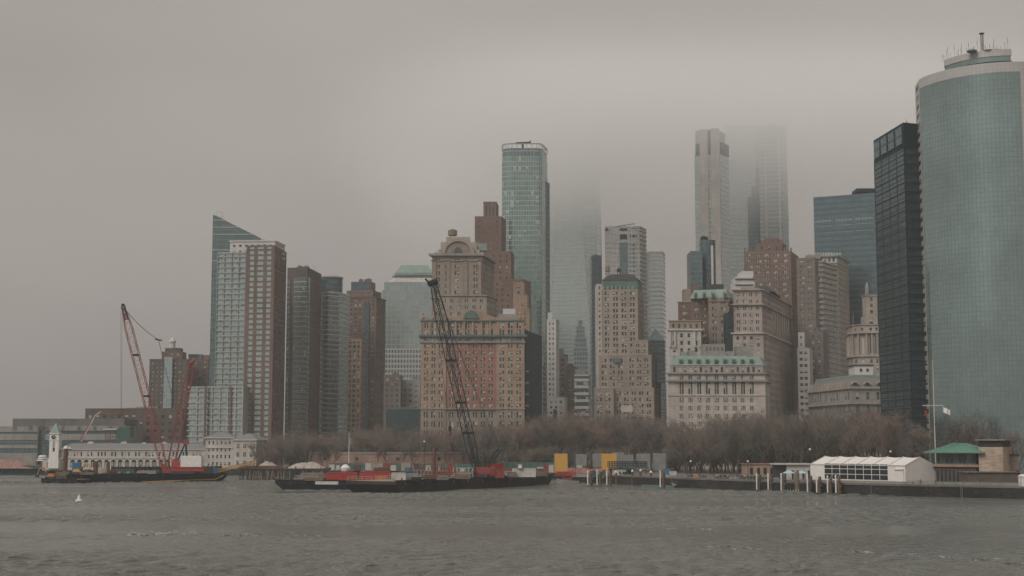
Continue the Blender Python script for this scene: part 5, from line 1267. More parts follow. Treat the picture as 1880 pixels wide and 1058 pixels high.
mb = MB(); x, y = P2(336, D, 855).x, D; mb.box(x - 4.6, x + 9.0, y - 1.8, y + 1.8, 4.6, 6.3); mb.box(x - 4.4, x - .2, y - 1.9, y + 1.5, 6.3, 9.0); mb.slab(Vector((x - 4.5, y - 1.95)), Vector((x + 9, y - 1.95)), 0, .15, 6.0, 6.2); mb.build('engine_house', M['red_bright'], t)
mb = MB(); mb.box(x - .6, x + 8.0, y - 2.1, y + 1.9, 6.4, 11.0)
for k in range(8): mb.box(x - .4 + k * 1.05, x - .28 + k * 1.05, y - 2.16, y - 2.1, 6.5, 10.9)
mb.build('machinery_box', M['white'], t)
mb = MB()
for dy in (-1.2, 1.2): mb.tube([(x - 2.4, y + dy, 8.9), tuple(gt + Vector((0, dy * .3, 0)))], .2, 5); mb.tube([(x + 1.4, y + dy, 10.9), tuple(gt + Vector((0, dy * .3, 0)))], .24, 5)
mb.build('gantry', M['steel_dark'], t)
mb = MB(); mb.tube([tuple(gt + Vector((0, -1, 0))), tuple(gt + Vector((0, 1, 0)))], 1.2, 10); mb.build('gantry_sheave', M['steel_red'], t)
for s in (-1, 1):
    mb = MB(); yy = y + s * 2.2; mb.box(x - 4.2, x + 5.6, yy - .5, yy + .5, 3.55, 4.5); mb.tube([(x - 4.2, yy - .5, 4.03), (x - 4.2, yy + .5, 4.03)], .5, 10); mb.tube([(x + 5.6, yy - .5, 4.03), (x + 5.6, yy + .5, 4.03)], .5, 10); mb.build('crawler_track', M['roof_dark'], t)
b2 = Vector(gpt(312, D + 6, 4.6)); t2 = W(352, 664, D + 8)
t = thing('lattice_crane', 'shorter red lattice boom leaning right behind the tall red crane', 'crane', (b2.x, b2.y, 3.5))
mb = MB(); lattice(mb, b2, t2, 1.6, 3.0, .9, .17, .08, R(20)); mb.build('boom', M['steel_red'], t)
mb = MB(); mb.tube([tuple(t2 + Vector((-1, -.6, -1))), tuple(t2 + Vector((1, .6, .4)))], .8, 8); mb.build('boom_head', M['steel_red'], t)
mb = MB(); mb.box(b2.x - 3, b2.x + 2.5, b2.y - 1.6, b2.y + 1.6, 3.55, 6); mb.box(b2.x - 3.4, b2.x - 1.4, b2.y - 1.8, b2.y, 5.9, 7.6); mb.build('engine_house', M['steel_red'], t)
mb = MB(); cable(mb, t2, b2 + Vector((-2, 0, 6)), 1.0, .05); mb.build('pendant', M['cable'], t)

# ---------------- deck cargo
def container(x0, x1, y0, y1, D, dep, mat, label, name='container', cat='container', group=None, skew=0.0, ribs=True, zb=None, ztop=None):
    p = rect(x0, x1, D, dep, 870, skew); za, zb_ = WZ(y1, D) if zb is None else zb, WZ(y0, D) if ztop is None else ztop; mid = sum(p, Vector((0, 0))) / 4
    t = thing(name, label, cat, (mid.x, mid.y, za), group); mb = MB(); mb.prism(p, za, zb_, 0, True, True); mb.build('body', mat, t)
    L = (p[1] - p[0]).length; n = max(2, int(L / .7)); mb = MB(); d = (p[1] - p[0]) / L
    for i in range(n):
        if ribs: mb.slab(p[0] + d * (L * (i + .25) / n), p[0] + d * (L * (i + .7) / n), 0, .09, za + .2, zb_ - .2)
    for A, B in ((p[0], p[0] + d * .2), (p[1] - d * .2, p[1])): mb.slab(A, B, .05, .14, za, zb_)
    mb.slab(p[0], p[1], .05, .14, zb_ - .18, zb_); mb.slab(p[0], p[1], .05, .14, za, za + .18)
    mb.build('corrugation', mat, t); return t
def timber_stack(x0, x1, y0, y1, D, label, mat='timber', skew=0.0, zb=None):
    p = rect(x0, x1, D, 3, 870, skew); za, zb_ = (WZ(y1, D) if zb is None else zb), WZ(y0, D); mb = MB(); n = max(1, int((zb_ - za) / .35)); d = (p[1] - p[0])
    rng = random.Random(int(x0 * 7 + y0))
    for i in range(n):
        a = rng.uniform(0, .12); c = 1 - rng.uniform(0, .15); h = (zb_ - za) / n
        mb.slab(p[0] + d * a, p[0] + d * c, 2.5, rng.uniform(-.1, .2), za + i * h, za + (i + .8) * h)
    return single(mb, 'timber_stack', M[mat], label, 'timber stack')
def pile(px, y0, y1, D, r, mat, label, name='steel_pile', cat='pile', cap=None, zb=None, group=None, foot=None):
    q = P2(px, D, y0); z0 = WZ(y1, D) if zb is None else zb; z1 = WZ(y0, D); t = thing(name, label, cat, (q.x, q.y, z0), group)
    mb = MB(); mb.lathe((q.x, q.y), [(r, z0), (r, z0 + (z1 - z0) * .5), (r * .97, z1)], 10); mb.build('shaft', mat, t)
    if cap: mb = MB(); mb.lathe((q.x, q.y), [(r * 1.12, z1 - .5), (r * 1.12, z1), (r * .2, z1 + r * .9)], 10); mb.build('cap', cap, t)
    if foot: mb = MB(); mb.lathe((q.x, q.y), [(r * 1.04, z0), (r * 1.04, z0 + foot)], 10); mb.build('stained_foot', M['hull_rust'], t)
    return t
ZB = 3.76
pile(797, 821, 872, 497, .62, M['rust'], 'thick rusty steel pile standing upright on the rusty barge', zb=ZB)
container(893, 925, 852, 872, 526, 3.0, M['red_bright'], 'large bright red container right of the black crane', zb=ZB)
container(908, 926, 862, 876, 519, 2.6, M['steel_red'], 'smaller dull red container in front of the bright red one', zb=ZB)
container(946, 984, 860, 873, 530, 3.2, M['offwhite'], 'off-white site cabin on the rusty barge', 'site_cabin', 'cabin', zb=ZB, ribs=False)
container(951, 958, 853, 861, 529, 2, M['white'], 'small white box on top of the off-white site cabin', 'site_box', 'box', ribs=False, zb=WZ(860, 530))
container(726, 745, 868, 880, 478, 2.6, M['offwhite'], 'pale grey site cabin at the left end of the rusty barge', 'site_cabin', 'cabin', zb=ZB)
container(744, 768, 869, 878, 482, 2.6, M['steel_grey'], 'grey steel box beside the pale grey site cabin', 'site_box', 'box', zb=ZB)
def frame_stack(x0, x1, y0, y1, D, mat, label, skew=0, zb=ZB):
    p = rect(x0, x1, D, 3, 870, skew); za, zt_ = zb, WZ(y0, D); mb = MB(); L = (p[1] - p[0]).length; d = (p[1] - p[0]) / L; n = max(3, int(L / 1.2))
    for off in (0, 2.2):
        o = Vector((0, off)); A, B = p[0] + o, p[1] + o
        for h in (0.1, .5, 1.0): mb.slab(A, B, .08, .08, za + (zt_ - za) * h - .12, za + (zt_ - za) * h)
        for i in range(n + 1):
            q = A + d * (L * i / n); mb.tube([(q.x, q.y, za), (q.x, q.y, zt_)], .09, 4)
            if i < n: q2 = A + d * (L * (i + 1) / n); mb.tube([(q.x, q.y, za), (q2.x, q2.y, zt_)], .06, 4)
    return single(mb, 'truss_frame', mat, label, 'truss frame')
frame_stack(772, 802, 857, 872, 505, M['red_bright'], 'red steel truss frame behind the rusty upright pile')
frame_stack(803, 836, 856, 872, 508, M['red_bright'], 'red steel truss frame between the rusty pile and the black crane')
frame_stack(832, 868, 859, 872, 514, M['offwhite'], 'pale steel truss frame against the foot of the black crane')
frame_stack(760, 800, 863, 874, 499, M['steel_grey'], 'grey steel frame lying left of the rusty upright pile')
for (x0, x1, y0, y1, D, lab, mt) in ((800, 826, 873, 879, 488, 'stack of pale timber beams in front of the rusty pile', 'deck'), (830, 866, 871, 876, 502, 'low stack of brown timber beams left of the black crane', 'timber'),
                                 (930, 948, 866, 873, 528, 'short timber stack between the red container and the site cabin', 'deck'), (985, 1008, 866, 871, 545, 'timber stack at the right end of the rusty barge', 'timber'),
                                 (752, 775, 876, 881, 478, 'dark timber stack near the left end of the rusty barge', 'timber_dark')):
    timber_stack(x0, x1, y0, y1, D, lab, mt, zb=ZB)
ZA = 3.11
container(598, 656, 867.5, 881, 506, 3.0, M['red_bright'], 'long red crate on the black barge, left of the pair', 'long_crate', 'crate', zb=ZA)
container(660, 716, 866, 880, 506, 3.0, M['red_bright'], 'long red crate on the black barge, right of the pair', 'long_crate', 'crate', zb=ZA)
container(718, 727, 868, 881, 504, 2.4, M['offwhite'], 'narrow pale cabin at the right end of the black barge', 'site_cabin', 'cabin', zb=ZA)
for (x0, x1, y0, y1, D, lab, mt) in ((541, 592, 873, 876, 507, 'long low stack of grey beams at the bow of the black barge', 'concrete'), (548, 600, 868, 873, 511, 'stack of pale planks left of the long red crates', 'deck'), (556, 596, 876, 881, 505, 'pale timber beams in front of the grey beams', 'timber')):
    timber_stack(x0, x1, y0, y1, D, lab, mt, zb=ZA)
mb = MB(); q = P2(634, 508, 860); 
mb.lathe((q.x, q.y), [(.6, 5.8), (1.5, 6.6), (1.7, 7.6), (1.0, 8.4), (.5, 8.7)], 14)
for k in range(4): mb.tube([(q.x + math.cos(k * 1.57), q.y + math.sin(k * 1.57), ZA), (q.x + 1.2 * math.cos(k * 1.57), q.y + 1.2 * math.sin(k * 1.57), 6.8)], .14, 4)
single(mb, 'mixer_drum', M['white'], 'white cone-shaped mixer drum behind the long red crates', 'mixer drum')
mb = MB(); a, c = P2(579, 497.6, 885), P2(621, 496, 885); mb.slab(a, c, .1, .25, 2.0, 3.05); single(mb, 'hull_panel', M['offwhite'], 'pale panel hung on the side of the black barge', 'panel')
container(690, 712, 874.5, 881, 502, 1.6, M['orange'], 'low orange skip at the right end of the black barge', 'skip', 'skip', zb=ZA)
# left barge clutter
ZC = 3.51
pile(121, 822, 868, 592, .95, M['rust'], 'tall brown spud pile with a white top left on the crane barge', cap=M['white'], zb=1.0)
pile(176, 847, 871, 592, 1.0, M['rust'], 'short dark brown spud pile on the black crane barge', zb=1.0)
pile(199, 848, 869, 594, .7, M['rust'], 'slim dark brown pile right of the short spud pile', zb=1.0)
def excavator(px, D, zb, s, mat, label):
    q = P2(px, D, 865); t = thing('excavator', label, 'excavator', (q.x, q.y, zb)); x, y = q
    mb = MB(); mb.box(x - 1.6, x + 1.6, y - 1.3, y + 1.3, zb + 1.0, zb + 2.1); mb.build('body', mat, t)
    mb = MB(); mb.box(x - 1.5 * s - .5, x - 1.5 * s + .7, y - 1.3, y - .1, zb + 1.4, zb + 3.1); mb.build('cab', M['pane_mid'], t)
    for k in (-1, 1): mb = MB(); mb.box(x - 1.9, x + 1.9, y + k * 1.1 - .35, y + k * 1.1 + .35, zb, zb + .9); mb.build('crawler_track', M['roof_dark'], t)
    mb = MB(); mb.tube([(x - s * 1.2, y, zb + 1.8), (x - s * 3.0, y, zb + 4.6), (x - s * 4.6, y, zb + 4.0)], [.4, .35, .28], 6); mb.build('boom', mat, t)
    mb = MB(); mb.tube([(x - s * 4.5, y, zb + 4.2), (x - s * 5.4, y, zb + 1.6)], .24, 6); mb.build('stick', mat, t)
    mb = MB(); mb.prism([Vector((x - s * 5.4 - .6, y - .6)), Vector((x - s * 5.4 + .6, y - .6)), Vector((x - s * 5.4 + .6, y + .6)), Vector((x - s * 5.4 - .6, y + .6))], zb + .6, zb + 1.7, 0, True, True); mb.build('bucket', M['roof_dark'], t)
excavator(143, 590, ZC, -1, M['yellow'], 'yellow excavator with its arm folded near the brown spud pile')
excavator(93, 583, 1.81, 1, M['orange'], 'orange excavator on the small dark work float')
container(155, 163, 862, 870, 588, 2, M['net_green'], 'dark green steel box between the excavator and the short spud pile', 'site_box', 'box', zb=ZC)
container(180, 198, 859, 869, 596, 2.6, M['offwhite'], 'off-white container between the two short brown piles', zb=ZC)
container(205, 246, 861, 869, 600, 2.6, M['net_green'], 'long dark green container right of the slim brown pile', zb=ZC)
container(132, 146, 850, 860, 600, 2.6, M['tarp_blue'], 'blue covered box behind the yellow excavator', 'covered_box', 'box', zb=ZC)
container(388, 398, 858, 865, 606, 2, M['tarp_blue'], 'small blue box at the right end of the red crane barge', 'covered_box', 'box', zb=ZC)
container(365, 386, 858, 866, 604, 2, M['timber'], 'brown timber box right of the red crane', 'timber_box', 'box', zb=ZC, ribs=False)
container(252, 286, 864, 869.5, 598, 2, M['concrete'], 'grey steel box left of the red crane', 'site_box', 'box', zb=ZC)
for (x0, x1, y0, y1, D, lab) in ((100, 128, 866, 871, 586, 'timber stack at the left end of the black crane barge'), (146, 175, 867, 871, 584, 'timber stack below the yellow excavator')): timber_stack(x0, x1, y0, y1, D, lab, 'timber', zb=1.0 if x0 < 110 else ZC)
mb = MB(); a, c = P2(204, 606, 870), P2(408, 630, 870); L = (c - a).length
mb.slab(a, c, .3, 0, -1, 6.2)
for i in range(26): q = a.lerp(c, (i + .5) / 26); mb.tube([(q.x, q.y - .4, -1), (q.x, q.y - .4, 6.5)], .3, 6)
single(mb, 'timber_bulkhead', M['timber_dark'], 'weathered timber bulkhead wall behind the black crane barge', 'bulkhead')

# ---------------- gangway, pier with gravel
t = thing('gangway', 'yellow gangway sloping from the red crane barge up to the timber pier', 'gangway', gpt(432, 625, 2))
a, c = Vector(gpt(396, 618, 3.6)), Vector(gpt(470, 640, 7.4)); 
for dy in (0, 1.8):
    mb = MB(); o = Vector((0, dy, 0)); mb.tube([a + o, c + o], .16, 4); mb.tube([a + o + Vector((0, 0, 1.3)), c + o + Vector((0, 0, 1.3))], .13, 4)
    for i in range(17): q = a.lerp(c, i / 16) + o; q2 = a.lerp(c, min(1, (i + 1) / 16)) + o; mb.tube([q, q + Vector((0, 0, 1.3))], .08, 4); mb.tube([q, q2 + Vector((0, 0, 1.3))], .06, 4)
    mb.build('side_truss', M['yellow'], t)
mb = MB(); mb.face([a, a + Vector((0, 1.8, 0)), c + Vector((0, 1.8, 0)), c]); mb.face([a + Vector((0, 0, .05)), c + Vector((0, 0, .05)), c + Vector((0, 1.8, .05)), a + Vector((0, 1.8, .05))]); mb.build('walkway', M['timber'], t)
t = thing('timber_pier', 'dark timber pier on leaning piles carrying the sand heaps', 'pier', gpt(520, 655, 0))
pp = [P2(440, 642, 870), P2(604, 630, 870), P2(608, 668, 870), P2(436, 672, 870)]
mb = MB(); mb.prism(pp, 4.2, 5.0, 0, True, True); mb.build('deck', M['timber_dark'], t)
rng = random.Random(5)
for i in range(44):
    q = pp[0].lerp(pp[1], i / 43) + Vector((0, .6)); dx = rng.uniform(-.9, .9); mb = MB(); mb.tube([(q.x + dx, q.y - .8, -1.2), (q.x, q.y, 4.4 + (rng.random() < .2) * 1.6)], .27, 6); mb.build('pile', M['timber'] if rng.random() < .45 else M['timber_dark'], t)
mb = MB(); mb.slab(pp[0], pp[0].lerp(pp[1], .48), .2, .1, 5.0, 6.3); mb.build('rust_wall', M['rust'], t)
heap(476, 520, 844.5, 651, M['sand'], 'sand_heap', 'smaller pale sand heap on the timber pier, nearer the pier building', 'sand heap', 5.0, seed=8, peaks=1, dep=.9)
heap(510, 598, 846, 650, M['sand'], 'sand_heap', 'large pale sand heap on the timber pier behind the black barge', 'sand heap', 5.0, seed=11, peaks=3, dep=.5)
pile(515.5, 848, 862, 640, .25, M['rust'], 'thin rusty post at the edge of the timber pier', zb=4.2)

# ---------------- round brick fort
t = thing('fort', 'low curved reddish sandstone fort wall with a pale coping behind the barges', 'fort', gpt(700, 735, GZ)); D = 712
cx_, r_ = P2(735, D + 45, 850), 50.0; pts = [Vector((cx_.x + r_ * math.cos(R(a)), cx_.y + r_ * math.sin(R(a)))) for a in range(180, 361, 6)]
zf = WZ(833, D); mb = MB(); u = 0
for i in range(len(pts) - 1): mb.wall(pts[i], pts[i + 1], GZ, zf, 0, u); u += (pts[i + 1] - pts[i]).length
M['fort'] = masonry('sandstone_red', (0.27, 0.175, 0.135), .3, .2); mb.build('wall', M['fort'], t)
mb = MB()
for i in range(len(pts) - 1): mb.slab(pts[i], pts[i + 1], 1.5, .35, zf, zf + .7)
mb.build('coping', M['concrete'], t)
for i in range(3, 27, 4):
    q = (pts[i] + pts[i + 1]) / 2; dirn = (pts[i + 1] - pts[i]).normalized(); mb = MB(); mb.slab(q - dirn * .8, q + dirn * .8, .2, .06, zf - 3.4, zf - 1.8); mb.build('gun_port', M['pane_dark'], t)
def flagpole(px, y0, D, zb, r, label, flags=(), yard=None, mat='white'):
    q = P2(px, D, y0); z1 = WZ(y0, D); t = thing('flagpole', label, 'flagpole', (q.x, q.y, zb)); mb = MB()
    mb.tube([(q.x, q.y, zb), (q.x, q.y, zb + (z1 - zb) * .6), (q.x, q.y, z1)], [r, r * .8, r * .5], 8); mb.lathe((q.x, q.y), [(.01, z1), (r, z1 + .12), (r, z1 + .3), (.01, z1 + .4)], 8); mb.build('pole', M[mat], t)
    if yard:
        ya, xa, xb = yard; zz = WZ(ya, D); mb = MB(); mb.tube([(P2(xa, D, ya).x, D, zz), (P2(xb, D, ya).x, D, zz)], .14, 6); mb.build('yard', M[mat], t)
    for (fx, fy0, fy1, w, mt) in flags:
        p = P2(fx, D, fy0); za, zb_ = WZ(fy0, D), WZ(fy1, D); mb = MB(); n = 7
        for i in range(n):
            def f(k, h): return (p.x + w * k / n, p.y + .25 * math.sin(k * 1.3), za + (zb_ - za) * h - .75 * abs(w) * k / n * .6)
            mb.face([f(i, 1), f(i + 1, 1), f(i + 1, 0), f(i, 0)], mt if isinstance(mt, int) else 0)
        mb.build('flag', M[mt], t)
    return t
flagpole(641, 797, 700, GZ, .2, 'white flagpole with a furled grey flag in front of the round fort', [(641.5, 803, 815, 1.2, 'steel_grey')])
flagpole(1712, 664, 482, GZ, .2, 'tall white flagpole with a yard and two flags by the green roof', [(1697, 752, 764, 1.0, 'steel_red'), (1731, 747, 757, 2.4, 'white')], (745, 1694, 1733), 'offwhite')

# ---------------- construction fence and vans along the park edge
def fence(pts, h, label, mat, zb=GZ, post=3.0, solid=True, name='fence', cat='fence', mpost='steel_grey'):
    t = thing(name, label, cat, (pts[0].x, pts[0].y, zb))
    for i in range(len(pts) - 1):
        mb = MB(); 
        if solid: mb.slab(pts[i], pts[i + 1], .03, .03, zb + .25, zb + h)
        else:
            for k in range(1, 5): mb.slab(pts[i], pts[i + 1], .02, .03, zb + h * k / 4 - .06, zb + h * k / 4)
        mb.build('panel', mat, t); mb = MB(); n = max(1, int((pts[i + 1] - pts[i]).length / post))
        for k in range(n + 1): q = pts[i].lerp(pts[i + 1], k / n); mb.tube([(q.x, q.y, zb), (q.x, q.y, zb + h + .15)], .07, 4)
        mb.build('post', M[mpost], t)
    return t
fence([P2(x, d, 855) for x, d in ((604, 694), (690, 684), (776, 676), (870, 664))], 3.2, 'dark green netted construction fence in front of the round fort', M['net_green'])
fence([P2(x, d, 855) for x, d in ((926, 655), (980, 648), (1030, 643))], 4.2, 'dark green netted fence between the red container and the yellow panel', M['net_green'])
def van(px, D, mat, label, L=5.2, h=2.1, zb=GZ, rz=0):
    q = P2(px, D, 855); t = thing('van', label, 'van', (q.x, q.y, zb)); x, y = q; mb = MB()
    prof = [(-L / 2, .5), (-L / 2, h * .5), (-L / 2 + .9, h * .55), (-L / 2 + 1.5, h), (L / 2 - .1, h), (L / 2, .5)]
    f = [(x + a, y - .95, zb + c) for a, c in prof]; g = [(x + a, y + .95, zb + c) for a, c in prof]
    mb.face(f[::-1]); mb.face(g)
    for i in range(len(f)): j = (i + 1) % len(f); mb.face([f[i], f[j], g[j], g[i]])
    mb.build('body', mat, t)
    mb = MB(); mb.box(x - L / 2 + 1.35, x - L / 2 + 2.5, y - .98, y - .955, zb + h * .58, zb + h * .9); mb.build('window', M['pane_dark'], t)
    for dx in (-L / 2 + 1, L / 2 - 1.1): mb = MB(); mb.tube([(x + dx, y - .98, zb + .36), (x + dx, y + .98, zb + .36)], .36, 12); mb.build('wheel', M['roof_dark'], t)
van(668, 690, M['offwhite'], 'white van parked against the dark green fence left of the rusty pile'); van(745, 690, M['steel_grey'], 'grey van parked between the round fort and the barges', 5.6, 2.4); van(848, 676, M['offwhite'], 'white van parked behind the red truss frames', 5.4, 2.3)
van(1016, 655, M['white'], 'white van parked just left of the yellow panel', 6, 2.6)
container(604, 614, 853, 866, 690, 2.4, M['offwhite'], 'pale stone block at the left end of the green fence', 'stone_block', 'block', zb=GZ, ribs=False)
for i, (x0, x1, y0) in enumerate(((681, 703, 850), (736, 754, 849), (757, 768, 852))):
    container(x0, x1, y0, 866, 672 - i, 3, M['pink_hut'] if 'pink_hut' in M else M.setdefault('pink_hut', masonry('hut_plaster', (.36, .29, .25))), ('wide pinkish site hut in front of the round fort', 'pinkish site hut just left of the rusty pile', 'small pinkish site hut right of the wider one')[i], 'site_hut', 'hut', zb=GZ, ribs=False)

# ---------------- ferry slip with yellow and grey panels
def board(x0, x1, y0, y1, D, mat, label, group=None, name='panel_screen', cat='panel', th=.5, seam=4):
    p = rect(x0, x1, D, th, 850); za, zb = WZ(y1, D), WZ(y0, D); mid = (p[0] + p[2]) / 2; t = thing(name, label, cat, (mid.x, mid.y, GZ), group)
    mb = MB(); mb.prism(p, za, zb, 0, True, True); mb.build('board', mat, t); L = (p[1] - p[0]).length; d = (p[1] - p[0]) / L
    if seam:
        mb = MB()
        for i in range(seam + 1): s = min(max(L * i / seam, .08), L - .08); mb.slab(p[0] + d * (s - .06), p[0] + d * (s + .06), 0, .08, za, zb)
        mb.build('seam', mat, t)
    mb = MB()
    for s in (.15, .85): q = p[3].lerp(p[2], s); mb.tube([(q.x, q.y + .2, GZ - .3), (q.x, q.y + .2, zb - .3)], .16, 4); mb.tube([(q.x, q.y + .3, zb - 1), (q.x, q.y + 3, GZ - .3)], .12, 4)
    mb.build('brace', M['steel_grey'], t)
D = 600
board(1018, 1042, 833, 869, 592, M['yellow'], 'yellow panel standing apart at the left of the ferry slip', seam=1)
board(1104, 1132, 833, 863, 600, M['yellow'], 'yellow panel between the grey panels of the ferry slip', seam=1)
G = 'grey corrugated panels along the ferry slip'
for i, (x0, x1, y0, y1, dd, lab) in enumerate(((1057, 1077, 834, 856, 612, 'grey panel standing alone between the two yellow panels'), (1088, 1105, 833, 857, 612, 'grey panel touching the left side of the second yellow panel'), (1123, 1146, 831, 857, 618, 'tallest grey panel, half behind the second yellow panel'),
                                 (1144, 1163, 835, 860, 614, 'grey panel behind the middle of the green walkway'), (1168, 1194, 833, 863, 616, 'grey panel behind the right end of the green walkway'), (1199, 1223, 832, 864, 618, 'grey panel farthest from the yellow panels'))):
    board(x0, x1, y0, y1, dd, M['steel_panel'] if 'steel_panel' in M else M.setdefault('steel_panel', plain('grey_panel', (.25, .25, .24), .6, .1, .15, .4)), lab, G, seam=7)
pd_ = [P2(1046, 592, 885), P2(1240, 556, 885), P2(1244, 600, 885), P2(1040, 625, 885)]
t = thing('ferry_slip', 'dark timber ferry slip deck on piles below the yellow and grey panels', 'pier', (pd_[0].x, pd_[0].y, 0)); mb = MB(); mb.prism(pd_, 2.4, 3.3, 0, True, True); mb.build('deck', M['concrete'], t)
for i in range(40):
    q = pd_[0].lerp(pd_[1], i / 39) + Vector((0, .5)); mb = MB(); mb.tube([(q.x, q.y, -1.2), (q.x, q.y, 2.6)], .3, 6); mb.build('pile', M['timber_dark'], t)
mb = MB(); mb.slab(pd_[0] + Vector((0, 1)), pd_[1] + Vector((0, 1)), .2, .1, -1, 2.5); mb.build('bulkhead', M['timber_dark'], t)
t = thing('walkway', 'dark green raised walkway with railings in front of the grey panels', 'walkway', gpt(1150, 590, 3.3)); D = 590; za = WZ(858, D)
mb = MB(); mb.slab(P2(1115, D), P2(1186, D - 6), 2.4, 0, za - .4, za); mb.build('deck', M['net_green'], t)
for dy in (0, 2.3):
    mb = MB(); A, B = P2(1115, D) + Vector((0, dy)), P2(1186, D - 6) + Vector((0, dy))
    for i in range(25): q = A.lerp(B, i / 24); mb.tube([(q.x, q.y, za), (q.x, q.y, za + 2.4)], .1, 4)
    for h in (.8, 1.6, 2.4): mb.tube([(A.x, A.y, za + h), (B.x, B.y, za + h)], .08, 4)
    mb.build('railing', M['steel_dark'], t)
for i in range(7): q = P2(1117, D).lerp(P2(1184, D - 6), i / 6) + Vector((0, 1)); mb = MB(); mb.tube([(q.x, q.y, 3.2), (q.x, q.y, za - .2)], .22, 5); mb.build('leg', M['net_green'], t)
mb = MB(); mb.slab(P2(1118, D + 2), P2(1160, D), 2, 0, 3.3, za - .6); mb.build('shelter_wall', M['net_green'], t)
for i in range(4): mb = MB(); x = 1124 + i * 9; mb.slab(P2(x, D + 1.5 - i * .5), P2(x + 6, D + 1.2 - i * .5), 0, .15, 4.4, za - 1.2); mb.build('window', M['pane_dark'], t)
for i, (x0, x1, y0, y1) in enumerate(((1084, 1098, 864, 873), (1102, 1112, 866, 874))): container(x0, x1, y0, y1, 580, 2.2, M['net_green'], ('wide dark green skip behind the white mooring piles', 'narrow dark green skip behind the white mooring piles')[i], 'skip', 'skip', zb=3.31)
container(1125, 1150, 863, 876, 576, 2.4, M['offwhite'], 'pale pilot cabin with dark windows on the ferry slip', 'pilot_cabin', 'cabin', zb=3.31, ribs=False)
for x in (1137, 1143, 1147): 
    mb = MB(); mb.slab(P2(x, 575.6, 868), P2(x + 3.2, 575.6, 868), 0, .1, WZ(871, 575.6), WZ(866, 575.6)); o = mb.build('window', M['pane_dark'], [o for o in COL.objects if o.name.startswith('pilot_cabin')][0])
# red work boat by the slip
t = thing('work_boat', 'small grey work boat with a red wheelhouse beneath the yellow panel', 'boat', gpt(1036, 572, 0))
a, c = P2(1022, 572, 880), P2(1062, 574, 880); d = (c - a); L = d.length; d.normalize(); n = Vector((-d.y, d.x)); mb = MB(); hull = []
prof = [(-.0, .0), (.12, .8), (.3, 1.3), (.8, 1.4), (1, 1.1)]
for s, w in prof: q = a + d * (L * s); hull.append((q - n * w, q + n * w, 1.3 + .9 * (1 - s) ** 2))
for i in range(len(hull) - 1):
    A, B = hull[i], hull[i + 1]
    for k, rev in ((0, 0), (1, 1)):
        f = [(A[k].x, A[k].y, -.5), (B[k].x, B[k].y, -.5), (B[k].x, B[k].y, B[2]), (A[k].x, A[k].y, A[2])]; mb.face(f if not rev else f[::-1])
    mb.face([(A[0].x, A[0].y, A[2] - .1), (B[0].x, B[0].y, B[2] - .1), (B[1].x, B[1].y, B[2] - .1), (A[1].x, A[1].y, A[2] - .1)])
mb.build('hull', M['steel_grey'], t)
mb = MB(); q = a + d * (L * .45); mb.box(q.x - 1.6, q.x + 2.2, q.y - .9, q.y + .9, 1.3, 3.6); mb.build('wheelhouse', M['steel_red'], t)
mb = MB(); mb.box(q.x - 1.3, q.x + 1.9, q.y - .94, q.y - .9, 2.6, 3.3); mb.build('window', M['pane_dark'], t)
mb = MB(); mb.slab(P2(1020, 581, 868), P2(1057, 579, 868), 1, 0, 3.4, 4.6); 
for i in range(12): q = P2(1021 + i * 3.1, 580.5, 868); mb.box(q.x - .2, q.x + .2, q.y - .9, q.y - .5, 3.0, 5.0)
single(mb, 'barrier', M['red_bright'], 'bright red barrier at the foot of the left yellow panel', 'barrier')
mb = MB(); mb.slab(P2(1042, 605, 860), P2(1120, 600, 860), .2, 0, 3.4, 5.4)
for i in range(20): q = P2(1043 + i * 3.9, 604, 860); mb.box(q.x - .35, q.x + .35, q.y - .6, q.y - .1, 3.4, 6.0)
single(mb, 'barrier', M['pink_barrier'] if 'pink_barrier' in M else M.setdefault('pink_barrier', plain('faded_red', (.42, .22, .19), .7, 0, .4, .6)), 'faded red and white barrier between the two yellow panels', 'barrier')

# ---------------- mooring piles
def shore_d(px):
    xs = sorted(shore)
    for (a, da), (c, dc) in zip(xs, xs[1:]):
        if a <= px <= c: return da + (dc - da) * (px - a) / (c - a)
GM = 'white mooring piles in front of the ferry slip'; GR = 'white mooring piles beside the white tent'; GT = 'timber pile clusters beside the white mooring piles'
def Dw(y): return CAM_H * F / (y - HORIZON)
labels = {1079: 'white mooring pile, first from the yellow panel', 1096: 'white mooring pile, second from the yellow panel', 1114: 'white mooring pile, third from the yellow panel', 1212: 'white mooring pile alone beside the floating dock',
          1389: 'white mooring pile by the promenade crowd, farthest from the tent', 1410: 'white mooring pile by the promenade crowd, middle of three', 1434: 'white mooring pile at the left of the blue canopies', 1482: 'white mooring pile just left of the tent', 1499: 'white mooring pile below the left end of the tent', 1519: 'white mooring pile below the tent windows, left of two', 1534: 'white mooring pile below the tent windows, right of two'}
